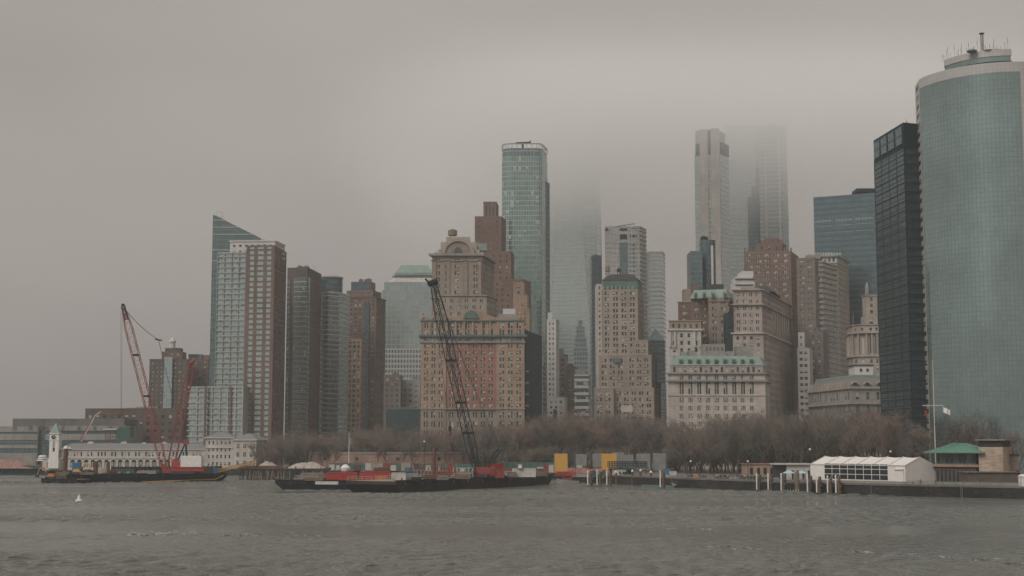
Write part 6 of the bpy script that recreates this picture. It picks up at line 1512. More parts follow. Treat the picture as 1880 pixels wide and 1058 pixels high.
for x, y0, y1 in ((1079, 865, 889), (1096, 864, 889), (1114, 864, 889), (1212, 865, 893), (1389, 870, 897), (1410, 870, 897), (1434, 870, 898), (1482, 872, 898), (1499, 874, 899), (1519, 874, 900), (1534, 873, 900)):
    d = min(Dw(y1 + 3), 560) if x < 1300 else shore_d(x) - 5; pile(x, y0, y1, d, .23, M['white'], labels[x], 'mooring_pile', 'mooring pile', zb=-1.0, group=GM if x < 1300 else GR, cap=M['white'], foot=1.5)
    mb = MB(); rng = random.Random(x)
    for k in range(5):
        q = P2(x + 5 + (k % 3) * 1.2, d + 1 + k * .5, 880); mb.tube([(q.x + rng.uniform(-.2, .2), q.y, -1.1), (q.x, q.y, WZ(y0 + 1 + rng.uniform(0, 2), d))], .3, 6)
    for h in (2.5, 4.0): q = P2(x + 6, d + 1.4, 880); mb.lathe((q.x, q.y), [(1.05, h), (1.05, h + .25)], 10)
    single(mb, 'timber_pile', M['timber'], 'brown timber piles behind the ' + labels[x].replace('white mooring pile', 'white pile'), 'timber pile', GT)
for x, y0, y1, lab in ((1131, 866, 890, 'left'), (1161, 864, 888, 'second'), (1176, 863, 890, 'third'), (1195, 866, 890, 'right')):
    d = 566 - (x - 1131) * .22; pile(x, y0, y1, d, .42, M['rust'], {'left': 'rusty pile with white cap below the pale pilot cabin', 'second': 'rusty pile with white cap just right of the pale pilot cabin', 'third': 'rusty pile with white cap below the right end of the walkway', 'right': 'rusty pile with white cap nearest the floating dock'}[lab], 'capped_pile', 'pile', cap=M['white'], zb=-1.0, group='rusty capped piles')
pile(1463, 867, 893, 466, .75, M['timber'], 'thick pinkish timber pile between the two blue canopies', 'timber_pile', 'timber pile', zb=-1.0)
t = thing('floating_dock', 'low blue-green floating dock with a sloping ramp at the ferry slip', 'dock', gpt(1208, 527, 0))
mb = MB(); mb.prism([P2(1177, 534, 890), P2(1238, 524, 890), P2(1239, 529, 890), P2(1178, 540, 890)], -.3, .7, 0, True, True); mb.build('float', M['copper_dark'], t)
mb = MB(); a, c = Vector(gpt(1236, 527, .8)), Vector(gpt(1221, 548, 4.0))
for o in (Vector((0, 0, 0)), Vector((1.2, 0, 0))): mb.tube([a + o, c + o], .1, 4); mb.tube([a + o + Vector((0, 0, 1.1)), c + o + Vector((0, 0, 1.1))], .07, 4)
mb.face([a, a + Vector((1.2, 0, 0)), c + Vector((1.2, 0, 0)), c]); mb.build('ramp', M['steel_grey'], t)
t = thing('floating_dock', 'low blue-green floating dock under the white piles by the tent', 'dock', gpt(1460, 455, 0))
mb = MB(); mb.prism([P2(1420, 468, 895), P2(1488, 462, 895), P2(1489, 467, 895), P2(1421, 473, 895)], -.3, .6, 0, True, True); mb.build('float', M['copper_dark'], t)
for i in range(5): q = P2(1446 + i * 5, 463, 897); mb = MB(); mb.tube([(q.x, q.y, .5), (q.x, q.y, 1.3)], .12, 5); mb.build('cleat', M['offwhite'], t)

# ---------------- white event tent
t = thing('event_tent', 'large white event tent with a pitched roof and a long glazed side', 'tent', gpt(1600, 465, GZ))
A, B = P2(1488, 486, 870), P2(1662, 454, 870); d = (B - A).normalized(); n = Vector((-d.y, d.x)); wd = 15.5
if (B + n * wd).x < B.x: pass
Cc, Dd = B + n * wd, A + n * wd; ze, zr = WZ(853.5, 470), WZ(838.5, 474); zb = GZ
mb = MB(); r0, r1 = (A + Dd) / 2, (B + Cc) / 2
mb.wall(A, B, zb, ze); mb.wall(Cc, Dd, zb, ze)
mb.face([(B.x, B.y, zb), (Cc.x, Cc.y, zb), (Cc.x, Cc.y, ze), (r1.x, r1.y, zr), (B.x, B.y, ze)]); mb.face([(Dd.x, Dd.y, zb), (A.x, A.y, zb), (A.x, A.y, ze), (r0.x, r0.y, zr), (Dd.x, Dd.y, ze)]); mb.build('side_wall', M['white'], t)
mb = MB(); L = (B - A).length; N = 6
for i in range(N):
    a0, a1 = A + d * (L * i / N), A + d * (L * (i + 1) / N); b0, b1 = r0.lerp(r1, i / N), r0.lerp(r1, (i + 1) / N); c0, c1 = Dd + d * (L * i / N), Dd + d * (L * (i + 1) / N)
    for k in range(4):   # each bay of cloth sags a little between the frames
        s0, s1 = k / 4, (k + 1) / 4; sg = lambda s: -.28 * math.sin(math.pi * s)
        for (p0, p1, q0, q1, fl) in ((a0, a1, b0, b1, 0), (c0, c1, b0, b1, 1)):
            f = [(*p0.lerp(p1, s0), ze + sg(s0) * .3), (*p0.lerp(p1, s1), ze + sg(s1) * .3), (*q0.lerp(q1, s1), zr + sg(s1)), (*q0.lerp(q1, s0), zr + sg(s0))]; mb.face(f[::-1] if fl else f)
mb.build('roof', M['white'], t)
mb = MB()
for i in range(N + 1):
    a0, b0 = A + d * (L * i / N), r0.lerp(r1, i / N); mb.tube([(a0.x, a0.y - .1, ze + .05), (b0.x, b0.y, zr + .1)], .12, 4)
mb.slab(A, B, .05, .12, ze - .25, ze + .1); mb.build('roof_seam', M['offwhite'], t)
for i in range(8):
    for k in range(3):
        u0, u1 = .16 + i * .084, .16 + (i + 1) * .084 - .007; h0, h1 = zb + .9 + k * 1.75, zb + .9 + (k + 1) * 1.75 - .22
        mb = MB(); mb.slab(A + d * (L * u0), A + d * (L * u1), 0, .06, h0, h1); mb.build('window_pane', M['pane_dark'], t)
mb = MB(); p0 = B.lerp(Cc, .16); p1 = B.lerp(Cc, .3)
mb = MB(); mb.slab(A + d * (L * .93), A + d * (L * .965), 0, .08, zb, zb + 3.6); mb.build('door', M['pane_dark'], t)
mb = MB(); mb.slab(A + d * (L * .905), A + d * (L * .99), 0, .5, zb, zb + 4.4); mb.slab(A + d * (L * .905), A + d * (L * .99), 0, .9, zb + 4.3, zb + 4.6); mb.build('porch', M['white'], t)
# pavilions left of the tent
t = thing('pavilion', 'low white pavilion with a dark open bay left of the tent', 'pavilion', gpt(1455, 500, GZ)); D = 505
mb = MB(); mb.prism(rect(1421, 1490, D, 9, 860), WZ(853.5, D), WZ(851, D), 0, True, True); mb.build('roof', M['offwhite'], t)
mb = MB(); mb.prism(rect(1444, 1490, D + 1, 7, 860), GZ, WZ(853, D)); mb.build('wall', M['offwhite'], t)
mb = MB(); mb.prism(rect(1424, 1444, D + 2, 6, 860), GZ, WZ(853.5, D)); mb.build('open_bay', M['roof_dark'], t)
for x in (1449, 1458, 1468, 1478): mb = MB(); mb.slab(P2(x, D + .8), P2(x + 3.5, D + .8), 0, .12, GZ, GZ + 3.2); mb.build('opening', M['pane_dark'], t)
for i, (x, lab) in enumerate(((1452, 'pale blue pyramid canopy left of the thick timber pile'), (1474, 'pale blue pyramid canopy between the timber pile and the tent'))):
    t = thing('canopy', lab, 'canopy', gpt(x, 484, GZ), 'pale blue canopies by the tent'); p = rect(x - 12 + i * 3, x + 9, 483, 4, 870); mb = MB(); frustum(mb, p, 1.8, GZ + 2.6, GZ + 3.7); mb.build('cover', M['blue_cloth'] if 'blue_cloth' in M else M.setdefault('blue_cloth', plain('pale_blue_cloth', (.40, .52, .54), .8, 0, .08)), t)
    for q in p: mb = MB(); mb.tube([(q.x, q.y, GZ), (q.x, q.y, GZ + 2.7)], .08, 4); mb.build('pole', M['steel_grey'], t)
t = thing('brick_kiosk', 'low orange-brown brick building behind the promenade crowd', 'building', gpt(1395, 545, GZ)); D = 548
mb = MB(); mb.prism(rect(1366, 1426, D, 6, 855), GZ, WZ(853, D)); mb.build('wall', K['tan'], t); mb = MB(); mb.prism(offset(rect(1366, 1426, D, 6, 855), .4), WZ(853, D), WZ(851, D), 0, True, True); mb.build('roof', K['brick_red'], t)
for x in (1373, 1386, 1398, 1410): mb = MB(); mb.slab(P2(x, D - .1), P2(x + 5, D - .1), 0, .12, GZ + 1, GZ + 3.4); mb.build('window', M['pane_dark'], t)

# ---------------- green-roofed restaurant and stone blocks at the right
t = thing('restaurant', 'two-storey restaurant with a green hipped metal roof and glazed upper floor', 'building', gpt(1750, 462, GZ)); D = 460; z = lambda y: WZ(y, D)
p = quad((1718, D + 2), (1792, D - 6), (1812, D + 10), 850)
mb = MB(); mb.prism(p, GZ, z(855)); mb.build('lower_wall', K['brick_dk'], t); mb = MB(); mb.prism(offset(p, .9), z(857), z(852.5), 0, True, True); mb.build('balcony', K['tan'], t)
pg = offset(p, -.2); mb = MB(); mb.prism(pg, z(852), z(831)); mb.build('upper_wall', M['copper_dark'], t)
for i in range(9):
    s0, s1 = i / 9 + .015, (i + 1) / 9 - .015; mb = MB(); mb.slab(pg[0].lerp(pg[1], s0), pg[0].lerp(pg[1], s1), 0, .1, z(850), z(833)); mb.build('window', M['pane_mid'] if i in (1, 4, 7) else M['pane_dark'], t)
for i in range(10):
    s0, s1 = i / 10 + .02, (i + 1) / 10 - .03; mb = MB(); mb.slab(p[0].lerp(p[1], s0), p[0].lerp(p[1], s1), 0, .1, GZ + .4, z(863)); mb.build('lower_window', M['pane_dark'], t)
mb = MB(); pr_ = offset(p, 3.2); frustum(mb, pr_, 8.2, z(830.5), z(814)); mb.prism(pr_, z(832), z(830.5), 0, False, True); M['green_roof'] = plain('green_roof', (0.12, 0.25, 0.19), .55, 0, .1, .8); mb.build('roof', M['green_roof'], t)
mb = MB(); top = offset(pr_, -8.2)
for i in range(22): a0 = pr_[0].lerp(pr_[1], (i + .5) / 22); a1 = top[0].lerp(top[1], (i + .5) / 22); mb.tube([(a0.x, a0.y, z(830.5) + .06), (a1.x, a1.y, z(814) + .06)], .07, 3)
mb.build('roof_seam', M['green_roof'], t)
t = thing('stone_block_building', 'windowless tan stone block building with a dark flat roof by the restaurant', 'building', gpt(1820, 452, GZ)); D = 452
p = quad((1797, D), (1842, D - 4), (1858, D + 12), 850); mb = MB(); mb.prism(p, GZ, WZ(821, D)); mb.build('wall', masonry('stone_block', (.40, .31, .24), .3, .25), t)
mb = MB(); mb.prism(offset(p, -.3), WZ(821, D), WZ(809, D)); mb.build('dark_storey', M['timber_dark'], t); mb = MB(); mb.prism(offset(p, .8), WZ(809, D), WZ(807, D), 0, True, True); mb.build('roof', M['concrete'], t)
t = thing('stone_annex', 'smaller tan annex right of the windowless stone block', 'building', gpt(1858, 458, GZ)); D = 460
p = rect(1838, 1871, D, 9, 850); mb = MB(); mb.prism(p, GZ, WZ(836, D)); mb.build('wall', K['tan2'], t); mb = MB(); mb.prism(offset(p, .5), WZ(836, D), WZ(834, D), 0, True, True); mb.build('roof', M['roof_dark'], t)
mb = MB(); mb.slab(P2(1857, D - .1), P2(1862, D - .1), 0, .1, GZ + 2, GZ + 4); mb.build('window', M['pane_dark'], t)
t = thing('terrace_wall', 'low dark brick terrace below the tan stone blocks', 'wall', gpt(1820, 440, GZ)); D = 440
mb = MB(); mb.prism(rect(1776, 1872, D, 8, 870), GZ, WZ(868, D)); mb.build('wall', K['brick_dk'], t); mb = MB(); mb.prism(offset(rect(1776, 1872, D, 8, 870), .5), WZ(868, D), WZ(866.5, D), 0, True, True); mb.build('coping', M['concrete_dark'], t)
t = thing('ticket_booth', 'small white ticket booth at the right edge of the promenade', 'booth', gpt(1882, 424, GZ)); mb = MB(); mb.prism(rect(1876, 1894, 424, 3, 880), GZ, GZ + 2.9); mb.build('body', M['white'], t); mb = MB(); frustum(mb, offset(rect(1876, 1894, 424, 3, 880), .2), .8, GZ + 2.9, GZ + 3.5); mb.build('roof', M['white'], t); mb = MB(); mb.slab(P2(1880, 423.9), P2(1890, 423.9), 0, .06, GZ + 1.2, GZ + 2.2); mb.build('window', M['pane_dark'], t)
# railings along the promenade
def shore_pt(px, back):
    xs = [(x, d) for x, d in shore if -200 <= x <= 2100]; xs = sorted(xs)
    for i in range(len(xs) - 1):
        if xs[i][0] <= px <= xs[i + 1][0]:
            f = (px - xs[i][0]) / (xs[i + 1][0] - xs[i][0]); return P2(px, xs[i][1] + (xs[i + 1][1] - xs[i][1]) * f + back, 880)
fence([shore_pt(x, 1.6) for x in (1242, 1290, 1340, 1392, 1440, 1486)], 1.3, 'green iron railing along the promenade by the crowd', M['copper_dark'], solid=False, name='railing', cat='railing')
fence([shore_pt(x, 1.6) for x in (1668, 1720, 1770, 1820, 1874)], 1.3, 'green iron railing along the promenade right of the tent', M['copper_dark'], solid=False, name='railing', cat='railing')
mb = MB(); A, B = shore_pt(1490, 1.2), shore_pt(1664, 1.2); mb.slab(A, B, .5, 0, GZ + .12, GZ + .9); single(mb, 'parapet', M['concrete'], 'pale low stone parapet along the water below the tent', 'parapet')
mb = MB(); A, B = shore_pt(1665, 6), shore_pt(1880, 7); mb.slab(A, B, .4, 0, GZ, GZ + .9); single(mb, 'parapet', M['concrete'], 'pale low stone parapet behind the railing right of the tent', 'parapet')
# street lamps
def lamp(px, y0, D, label):
    q = P2(px, D, y0); zt_ = WZ(y0, D); t = thing('street_lamp', label, 'street lamp', (q.x, q.y, GZ), 'street lamps of the park')
    mb = MB(); mb.tube([(q.x, q.y, GZ), (q.x, q.y, zt_ - .6)], [.14, .08], 6); mb.build('post', M['steel_dark'], t); mb = MB(); mb.lathe((q.x, q.y), [(.1, zt_ - .7), (.42, zt_ - .4), (.42, zt_ - .1), (.1, zt_ + .15)], 10); mb.build('globe', M['white'], t)
for px, y0, D, lab in ((779, 810, 645, 'street lamp with a white globe just left of the rusty upright pile'), (1268, 846, 548, 'street lamp left of the promenade crowd'), (1373, 846, 540, 'street lamp in front of the low brick building'), (1487, 824, 500, 'street lamp with a white globe at the left end of the tent'), (1635, 828, 520, 'street lamp rising behind the tent roof')): lamp(px, y0, D, lab)
# ================================================================== BARE TREES
M['bark'] = plain('bark', (0.085, 0.068, 0.056), .9, 0, .3, 1.0)
TWIGS = [plain('twig_brown', (0.185, 0.142, 0.116), .9, 0, .25, .12), plain('twig_grey', (0.125, 0.11, 0.097), .9, 0, .25, .12), plain('twig_reddish', (0.215, 0.150, 0.118), .9, 0, .25, .12), plain('twig_olive', (0.155, 0.14, 0.10), .9, 0, .25, .12)]
def tree_proto(seed, H, spread, ntw):
    """bare plane tree: trunk and limbs in one mesh, the spray of twigs in another"""
    rng = random.Random(seed); tr, cr = MB(), MB(); tips = []
    def limb(p, d, L, r, lev):
        pts = [Vector(p)]; dd = Vector(d).normalized(); n = 4 if lev < 2 else 3
        for i in range(n):
            dd = (dd + Vector((rng.uniform(-.22, .22), rng.uniform(-.22, .22), rng.uniform(-.02, .22)))).normalized(); pts.append(pts[-1] + dd * (L / n))
        rs = [r * (1 - .6 * i / n) for i in range(n + 1)]
        (tr if lev < 3 else cr).tube(pts, rs, 5 if lev < 2 else 3, caps=False)
        if lev >= 2: tips.extend(pts[1:])
        if lev == 3: return
        k = (rng.randint(7, 9), rng.randint(4, 5), rng.randint(3, 5))[lev]
        for i in range(k):
            t = (.3 if lev == 0 else .25) + (.7 if lev == 0 else .75) * (i + rng.random()) / k; j = min(n - 1, int(t * n)); q = pts[j].lerp(pts[j + 1], t * n - j)
            a = rng.uniform(0, 2 * math.pi); up = (.55, .5, .3)[lev]; out = Vector((math.cos(a) * spread, math.sin(a) * spread, up + rng.uniform(-.2, .5)))
            limb(q, out + dd * .35, L * (rng.uniform(.5, .72) if lev else rng.uniform(.42, .6)), rs[j] * .62, lev + 1)
    limb((0, 0, 0), (rng.uniform(-.06, .06), rng.uniform(-.06, .06), 1), H * .62, H * .017, 0)
    for i in range(ntw):
        p = rng.choice(tips); d = Vector((rng.gauss(0, 1), rng.gauss(0, 1), rng.gauss(.35, .8))).normalized(); L = rng.uniform(.8, 2.3); r = rng.uniform(.022, .05)
        m_ = p + d * L * .5 + Vector((rng.uniform(-.2, .2), rng.uniform(-.2, .2), .1)); q = p + d * L + Vector((0, 0, rng.uniform(-.1, .35)))
        cr.tube([p, m_, q], [r, r * .8, r * .4], 3, caps=False)
    zs = [v[2] for v in cr.v]
    return tr.mesh('trunk', M['bark']), cr.mesh('crown', TWIGS[0]), max(zs)
PROTO = [tree_proto(100 + i, 24, sp, 1500) for i, sp in enumerate((1.0, .85, 1.1, .95, 1.05, .9))]
rt = random.Random(21)
def put_tree(x, y, h, label, group, twig, zb=GZ, k=None, kind='bare_tree', wide=1.0):
    tm, cm, th = PROTO[rt.randrange(6) if k is None else k]; s = h / th
    t = thing(kind, label, 'tree', (x, y, zb), group); t.rotation_euler = (0, 0, rt.uniform(0, 6.28)); t.scale = (s * wide * rt.uniform(.9, 1.15), s * wide * rt.uniform(.9, 1.15), s)
    for nm, me in (('trunk', tm), ('crown', cm)):
        o = bpy.data.objects.new(nm, me); COL.objects.link(o); o.parent = t
        if nm == 'crown': o.material_slots[0].link = 'OBJECT'; o.material_slots[0].material = twig
    return t
# canopy line of the park, read off the photograph: (pixel x, pixel y of the tree tops)
TOPS = [(490, 800), (520, 793), (580, 793), (620, 788), (680, 786), (740, 786), (800, 780), (860, 772), (920, 772), (975, 762), (1020, 757), (1060, 758), (1120, 756), (1180, 760), (1230, 772), (1290, 768), (1340, 762), (1400, 757), (1450, 750), (1500, 750), (1560, 752), (1610, 742), (1650, 752), (1665, 790)]
def top_at(px):
    for (a, ya), (c, yc) in zip(TOPS, TOPS[1:]):
        if a <= px <= c: return ya + (yc - ya) * (px - a) / (c - a)
    return 790
LAB = {0: 'bare brown trees of the park in front of the towers', 1: 'bare grey-brown trees of the park in front of the towers', 2: 'bare reddish-brown trees of the park in front of the towers', 3: 'bare olive-brown trees of the park in front of the towers'}
LABEL_ONE = {0: 'bare brown park tree standing among others of the same grove', 1: 'bare grey-brown park tree standing among others of the same grove', 2: 'bare reddish-brown park tree standing among others of the same grove', 3: 'bare olive-brown park tree standing among others of the same grove'}
LABEL_UNDER = {0: 'low young brown tree filling in under the park canopy', 1: 'low young grey-brown tree filling in under the park canopy', 3: 'low young olive-brown tree filling in under the park canopy'}
rows = [(0, 15.5), (1, 15), (2, 15), (3, 15.5), (4, 16)]
for row, step in rows:
    px = 492 + rt.uniform(0, 12)
    while px < 1662:
        front = 690 if px < 900 else (690 - (px - 900) * .15 if px < 1240 else 600 - (px - 1240) * .16)
        if px < 870: front = 722
        D_ = front + row * (13 if px < 870 else 18) + rt.uniform(-5, 5)
        ty = top_at(px) - 4 + (4 - row) * 2.6 + rt.choice((-7, -4, 0, 3, 8, 13)) + rt.uniform(-3, 4); h = max(9, WZ(ty, D_) - GZ)
        tw = rt.choices((0, 1, 2, 3), (5, 4, 3 if px < 1150 else 1, 1))[0]
        put_tree(P2(px, D_, 800).x, D_, h, LABEL_ONE[tw], LAB[tw], TWIGS[tw], wide=min(1.25, max(.85, 20 / h)) * rt.uniform(.8, 1.15))
        px += step * (24 if False else 1.0) * rt.uniform(1.15, 1.6) * (640 / D_)
# low young trees filling in under the big crowns
for i in range(165):
    px = rt.uniform(500, 1655) if i < 115 else rt.uniform(1225, 1440); D_ = (735 if px < 870 else 665 - (px - 870) * .11) + rt.uniform(-12, 45); tw = rt.choice((0, 1, 1, 3))
    put_tree(P2(px, D_, 800).x, D_, rt.uniform(8, 13), LABEL_UNDER[tw], 'low young trees under the park canopy, %s' % ('brown', 'grey-brown', '', 'olive')[tw], TWIGS[tw], wide=1.5, kind='young_tree')
# trees below the curved tower and single trees
for i, (px, D_, ty, lab) in enumerate(((1690, 500, 772, 'bare tree at the foot of the black tower, left of the flagpole'), (1738, 492, 757, 'bare tree just right of the flagpole in front of the curved tower'), (1762, 500, 752, 'bare tree behind the green roof in front of the curved tower'), (1788, 495, 748, 'tallest bare tree in front of the curved tower'), (1812, 500, 760, 'bare tree behind the stone block in front of the curved tower'), (1846, 490, 776, 'bare tree right of the stone block in front of the curved tower'), (1868, 488, 782, 'bare tree at the right edge in front of the curved tower'), (1668, 520, 768, 'bare tree behind the tent at the foot of the black tower'))):
    put_tree(P2(px, D_, 800).x, D_, WZ(ty, D_) - GZ, lab, 'bare trees at the foot of the curved tower', TWIGS[1 if i % 2 else 0], wide=.95)
put_tree(P2(466, 712, 800).x, 712, WZ(806, 712) - GZ, 'single bare tree in front of the white end house of the pier building', None, TWIGS[0], k=1, wide=1.0)
for i, (px, D_, ty) in enumerate(((694, 694, 800), (712, 692, 806), (738, 690, 803), (762, 686, 806), (822, 684, 796), (852, 680, 800), (612, 700, 806))):
    put_tree(P2(px, D_, 800).x, D_, WZ(ty, D_) - GZ, 'bare tree standing right in front of the sandstone fort wall', 'bare trees in front of the fort wall', TWIGS[i % 2], wide=.9)
# small dark evergreens
M['evergreen'] = plain('evergreen', (0.035, 0.055, 0.04), .9, 0, .35, .8)
def evergreen(px, ty, D_, label, r):
    q = P2(px, D_, 830); h = WZ(ty, D_) - GZ; t = thing('evergreen_tree', label, 'tree', (q.x, q.y, GZ)); rng = random.Random(int(px)); mb = MB(); mb.tube([(q.x, q.y, GZ), (q.x, q.y, GZ + h * .9)], [.3, .06], 6); mb.build('trunk', M['bark'], t); mb = MB()
    for i in range(1400):
        f = rng.random() ** .8; a = rng.uniform(0, 6.28); rr = r * (1 - f * .8) * math.sqrt(rng.random()) * (1 + .25 * math.sin(a * 3 + f * 9)); c = Vector((q.x + rr * math.cos(a), q.y + rr * math.sin(a), GZ + h * (.12 + .88 * f))); s = rng.uniform(.25, .6)
        u = Vector((rng.gauss(0, 1), rng.gauss(0, 1), rng.gauss(0, .5))).normalized() * s; v = u.orthogonal().normalized() * s * .5; mb.face([c - u, c + v, c + u, c - v])
    mb.build('crown', M['evergreen'], t)
evergreen(1388, 830, 560, 'small dark evergreen tree behind the low brick building', 3.2); evergreen(1019, 752, 800, 'dark evergreen rising above the bare trees by the white buildings', 4.5); evergreen(1437, 834, 545, 'small dark evergreen tree behind the white pavilion', 2.6)

# ================================================================== PEOPLE on the promenade
M['skin'] = plain('skin', (.36, .22, .16), .6); M['hair'] = plain('hair', (.03, .022, .018), .7)
CLOTH = [plain('cloth_' + n, c, .85) for n, c in (('black', (.015, .016, .02)), ('navy', (.02, .03, .06)), ('grey', (.14, .14, .14)), ('white', (.55, .54, .5)), ('red', (.32, .04, .04)), ('khaki', (.20, .16, .10)), ('teal', (.04, .13, .15)))]
def person_mesh(pose, seed):
    """one continuous skinned body: jacket, trousers, skin by height"""
    rng = random.Random(seed); J = {}; E_ = []; Rr = {}
    def j(n, p, r, par=None): J[n] = (len(J), p); Rr[n] = r; (E_.append((J[par][0], J[n][0])) if par else None)
    st = .16 if pose == 'walk' else .02
    j('pelvis', (0, 0, .95), .15); j('waist', (0, 0, 1.1), .135, 'pelvis'); j('chest', (0, 0, 1.32), .165, 'waist'); j('neck', (0, 0, 1.48), .06, 'chest'); j('head', (0, -.02, 1.60), .10, 'neck'); j('crown', (0, 0, 1.70), .085, 'head')
    for s, n in ((-1, 'l'), (1, 'r')):
        f = st * s
        j('hip' + n, (.09 * s, 0, .9), .10, 'pelvis'); j('knee' + n, (.1 * s, -f * .8 - .02, .50), .065, 'hip' + n); j('ank' + n, (.1 * s, -f + (.08 if pose == 'walk' and s < 0 else 0), .09), .042, 'knee' + n); j('toe' + n, (.11 * s, -f - .16 + (.08 if pose == 'walk' and s < 0 else 0), .045), .035, 'ank' + n)
        j('sho' + n, (.19 * s, 0, 1.40), .07, 'chest')
        if pose == 'lean': el, hd = (.25 * s, -.12, 1.16), (.17 * s, -.34, 1.10)
        elif pose == 'phone' and s > 0: el, hd = (.25, -.08, 1.14), (.12, -.27, 1.38)
        elif pose == 'walk': el, hd = (.26 * s, .10 * s, 1.13), (.25 * s, -.06 + .16 * s, .90)
        else: el, hd = (.26 * s, .02, 1.12), (.25 * s, -.06, .86)
        j('elb' + n, el, .047, 'sho' + n); j('hand' + n, hd, .038, 'elb' + n)
    me = bpy.data.meshes.new('person_base'); me.from_pydata([J[k][1] for k in J], E_, []); o = bpy.data.objects.new('person_base', me); COL.objects.link(o)
    md = o.modifiers.new('skin', 'SKIN')
    for i, k in enumerate(J): me.skin_vertices[0].data[i].radius = (Rr[k], Rr[k] * (.75 if k in ('chest', 'waist', 'pelvis') else 1))
    me.skin_vertices[0].data[0].use_root = True
    sb = o.modifiers.new('sub', 'SUBSURF'); sb.levels = 1; sb.render_levels = 1
    dg = bpy.context.evaluated_depsgraph_get(); m2 = bpy.data.meshes.new_from_object(o.evaluated_get(dg)); bpy.data.objects.remove(o)
    m2.name = 'person'; m2.materials.clear()
    for mt in (CLOTH[0], CLOTH[1], M['skin'], M['hair'], M['roof_dark']): m2.materials.append(mt)
    for pl in m2.polygons:
        c = pl.center; z_ = c.z; pl.use_smooth = True; arm = abs(c.x) > .18 and z_ > .8
        hand = arm and ((pose == 'lean' and c.y < -.29) or (pose in ('stand', 'walk') and z_ < .9) or (pose == 'phone' and ((c.x > 0 and c.y < -.22) or (c.x < 0 and z_ < .9))))
        pl.material_index = 4 if z_ < .1 else (2 if hand else (1 if z_ < .93 and not arm else (0 if z_ < 1.47 else (3 if z_ > 1.66 or (c.y > .0 and z_ > 1.53) else 2))))
    return m2
PM = [person_mesh(p, i) for i, p in enumerate(('stand', 'walk', 'lean', 'phone'))]
POSE = ['standing', 'walking', 'leaning on the railing', 'holding up a phone']
CN = ['black', 'navy', 'grey', 'white', 'red', 'khaki', 'teal']
def person(px, back, pose, top, leg, rz, label, group):
    q = shore_pt(px, back); t = bpy.data.objects.new('person', PM[pose]); COL.objects.link(t); t.location = (q.x, q.y, GZ); t.rotation_euler = (0, 0, rz); k = rt.uniform(.94, 1.06); t.scale = (k * 1.08, k * 1.08, k)
    for i, mt in ((0, CLOTH[top]), (1, CLOTH[leg])): t.material_slots[i].link = 'OBJECT'; t.material_slots[i].material = mt
    return tag(t, label, 'person', group)
for i in range(46):
    px = 1311 + 80 * (i + rt.random() * .8) / 46; pose = rt.choices((0, 1, 2, 3), (4, 2, 4, 2))[0]; top = rt.choices(range(7), (6, 4, 2, 2, 1, 2, 1))[0]; leg = rt.choice((0, 1, 2, 0))
    back = 2.1 if pose == 2 else rt.uniform(2.6, 6.0)
    person(px, back, pose, top, leg, rt.uniform(-.5, .5) if pose != 1 else rt.choice((1.4, -1.4)), 'person in a %s jacket %s in the promenade crowd' % (CN[top], POSE[pose]), 'people in a %s jacket %s on the promenade' % (CN[top], POSE[pose]))
for px, back, pose, top, rz, lab in ((1262, 4, 1, 4, 1.3, 'person in a red jacket walking alone left of the crowd'), (1284, 5, 0, 0, .2, 'person in black standing alone between the lamp and the crowd'), (1676, 3, 0, 3, .4, 'person in white standing by the tent door'), (1718, 4, 1, 1, -1.4, 'person in navy walking along the railing right of the tent'), (1690, 4, 0, 5, 0, 'person in khaki standing outside the tent')):
    person(px, back, pose, top, 1, rz, lab, None)
mb = MB(); q = shore_pt(1278, 6)
for s in (-.5, .5): mb.prism([Vector((q.x + s - .35, q.y - .3)), Vector((q.x + s + .35, q.y - .3)), Vector((q.x + s + .3, q.y + .3)), Vector((q.x + s - .3, q.y + .3))], GZ, GZ + 1.3, 0, True)
mb.box(q.x - 1, q.x + 1, q.y - .35, q.y - .28, GZ + .9, GZ + 1.5); single(mb, 'barrel_barrier', M['orange'], 'orange work barrier standing on the promenade left of the crowd', 'barrier')

# ================================================================== BUOY, WAKES
D = Dw(920); q = P2(145, D, 916); t = thing('buoy', 'small white buoy floating on the open water at the left', 'buoy', (q.x, q.y, 0))
mb = MB(); mb.lathe((q.x, q.y), [(.7, -.4), (1.0, -.1), (1.0, .45), (.75, .6)], 14); mb.build('float', M['white'], t)
mb = MB(); mb.lathe((q.x, q.y), [(.55, .58), (.38, 1.4), (.34, 1.75), (.1, 1.85)], 12); mb.build('tower', M['white'], t)
mb = MB(); mb.lathe((q.x, q.y), [(.12, 1.8), (.2, 1.95), (.2, 2.2), (.05, 2.3)], 8); mb.build('lantern', M['offwhite'], t)
M['foam'] = plain('foam', (.34, .33, .31), .8, 0, .2, .8)
def wake(px0, px1, y, dy, n, label, seed):
    """a line of broken foam: many small flecks lying on the water"""
    rng = random.Random(seed); mb = MB()
    for i in range(n):
        f = rng.random(); py = y + dy * f + 2.2 * math.sin(f * 17 + seed) + rng.gauss(0, 1.4); d = CAM_H * F / (py - HORIZON); p = P2(px0 + (px1 - px0) * f, d, py); L, w = rng.uniform(.15, .9), rng.uniform(.05, .18); k = rng.uniform(.5, 1)
        pts = [(p.x + L * k * math.cos(a) * rng.uniform(.7, 1.2), p.y + w * math.sin(a) * rng.uniform(.7, 1.4), .05 + rng.uniform(0, .1)) for a in [j * math.pi / 3.5 for j in range(7)]]; mb.face(pts)
    return tag(mb.build('foam', M['foam'], None), label, 'foam', None, 'stuff')
wake(90, 700, 948, 3, 260, 'thin broken line of white foam across the left water', 1); wake(232, 330, 979, -3, 260, 'short bright foam crest on the left water', 2); wake(330, 600, 977, 6, 60, 'scattered foam flecks trailing right of the bright crest', 3)
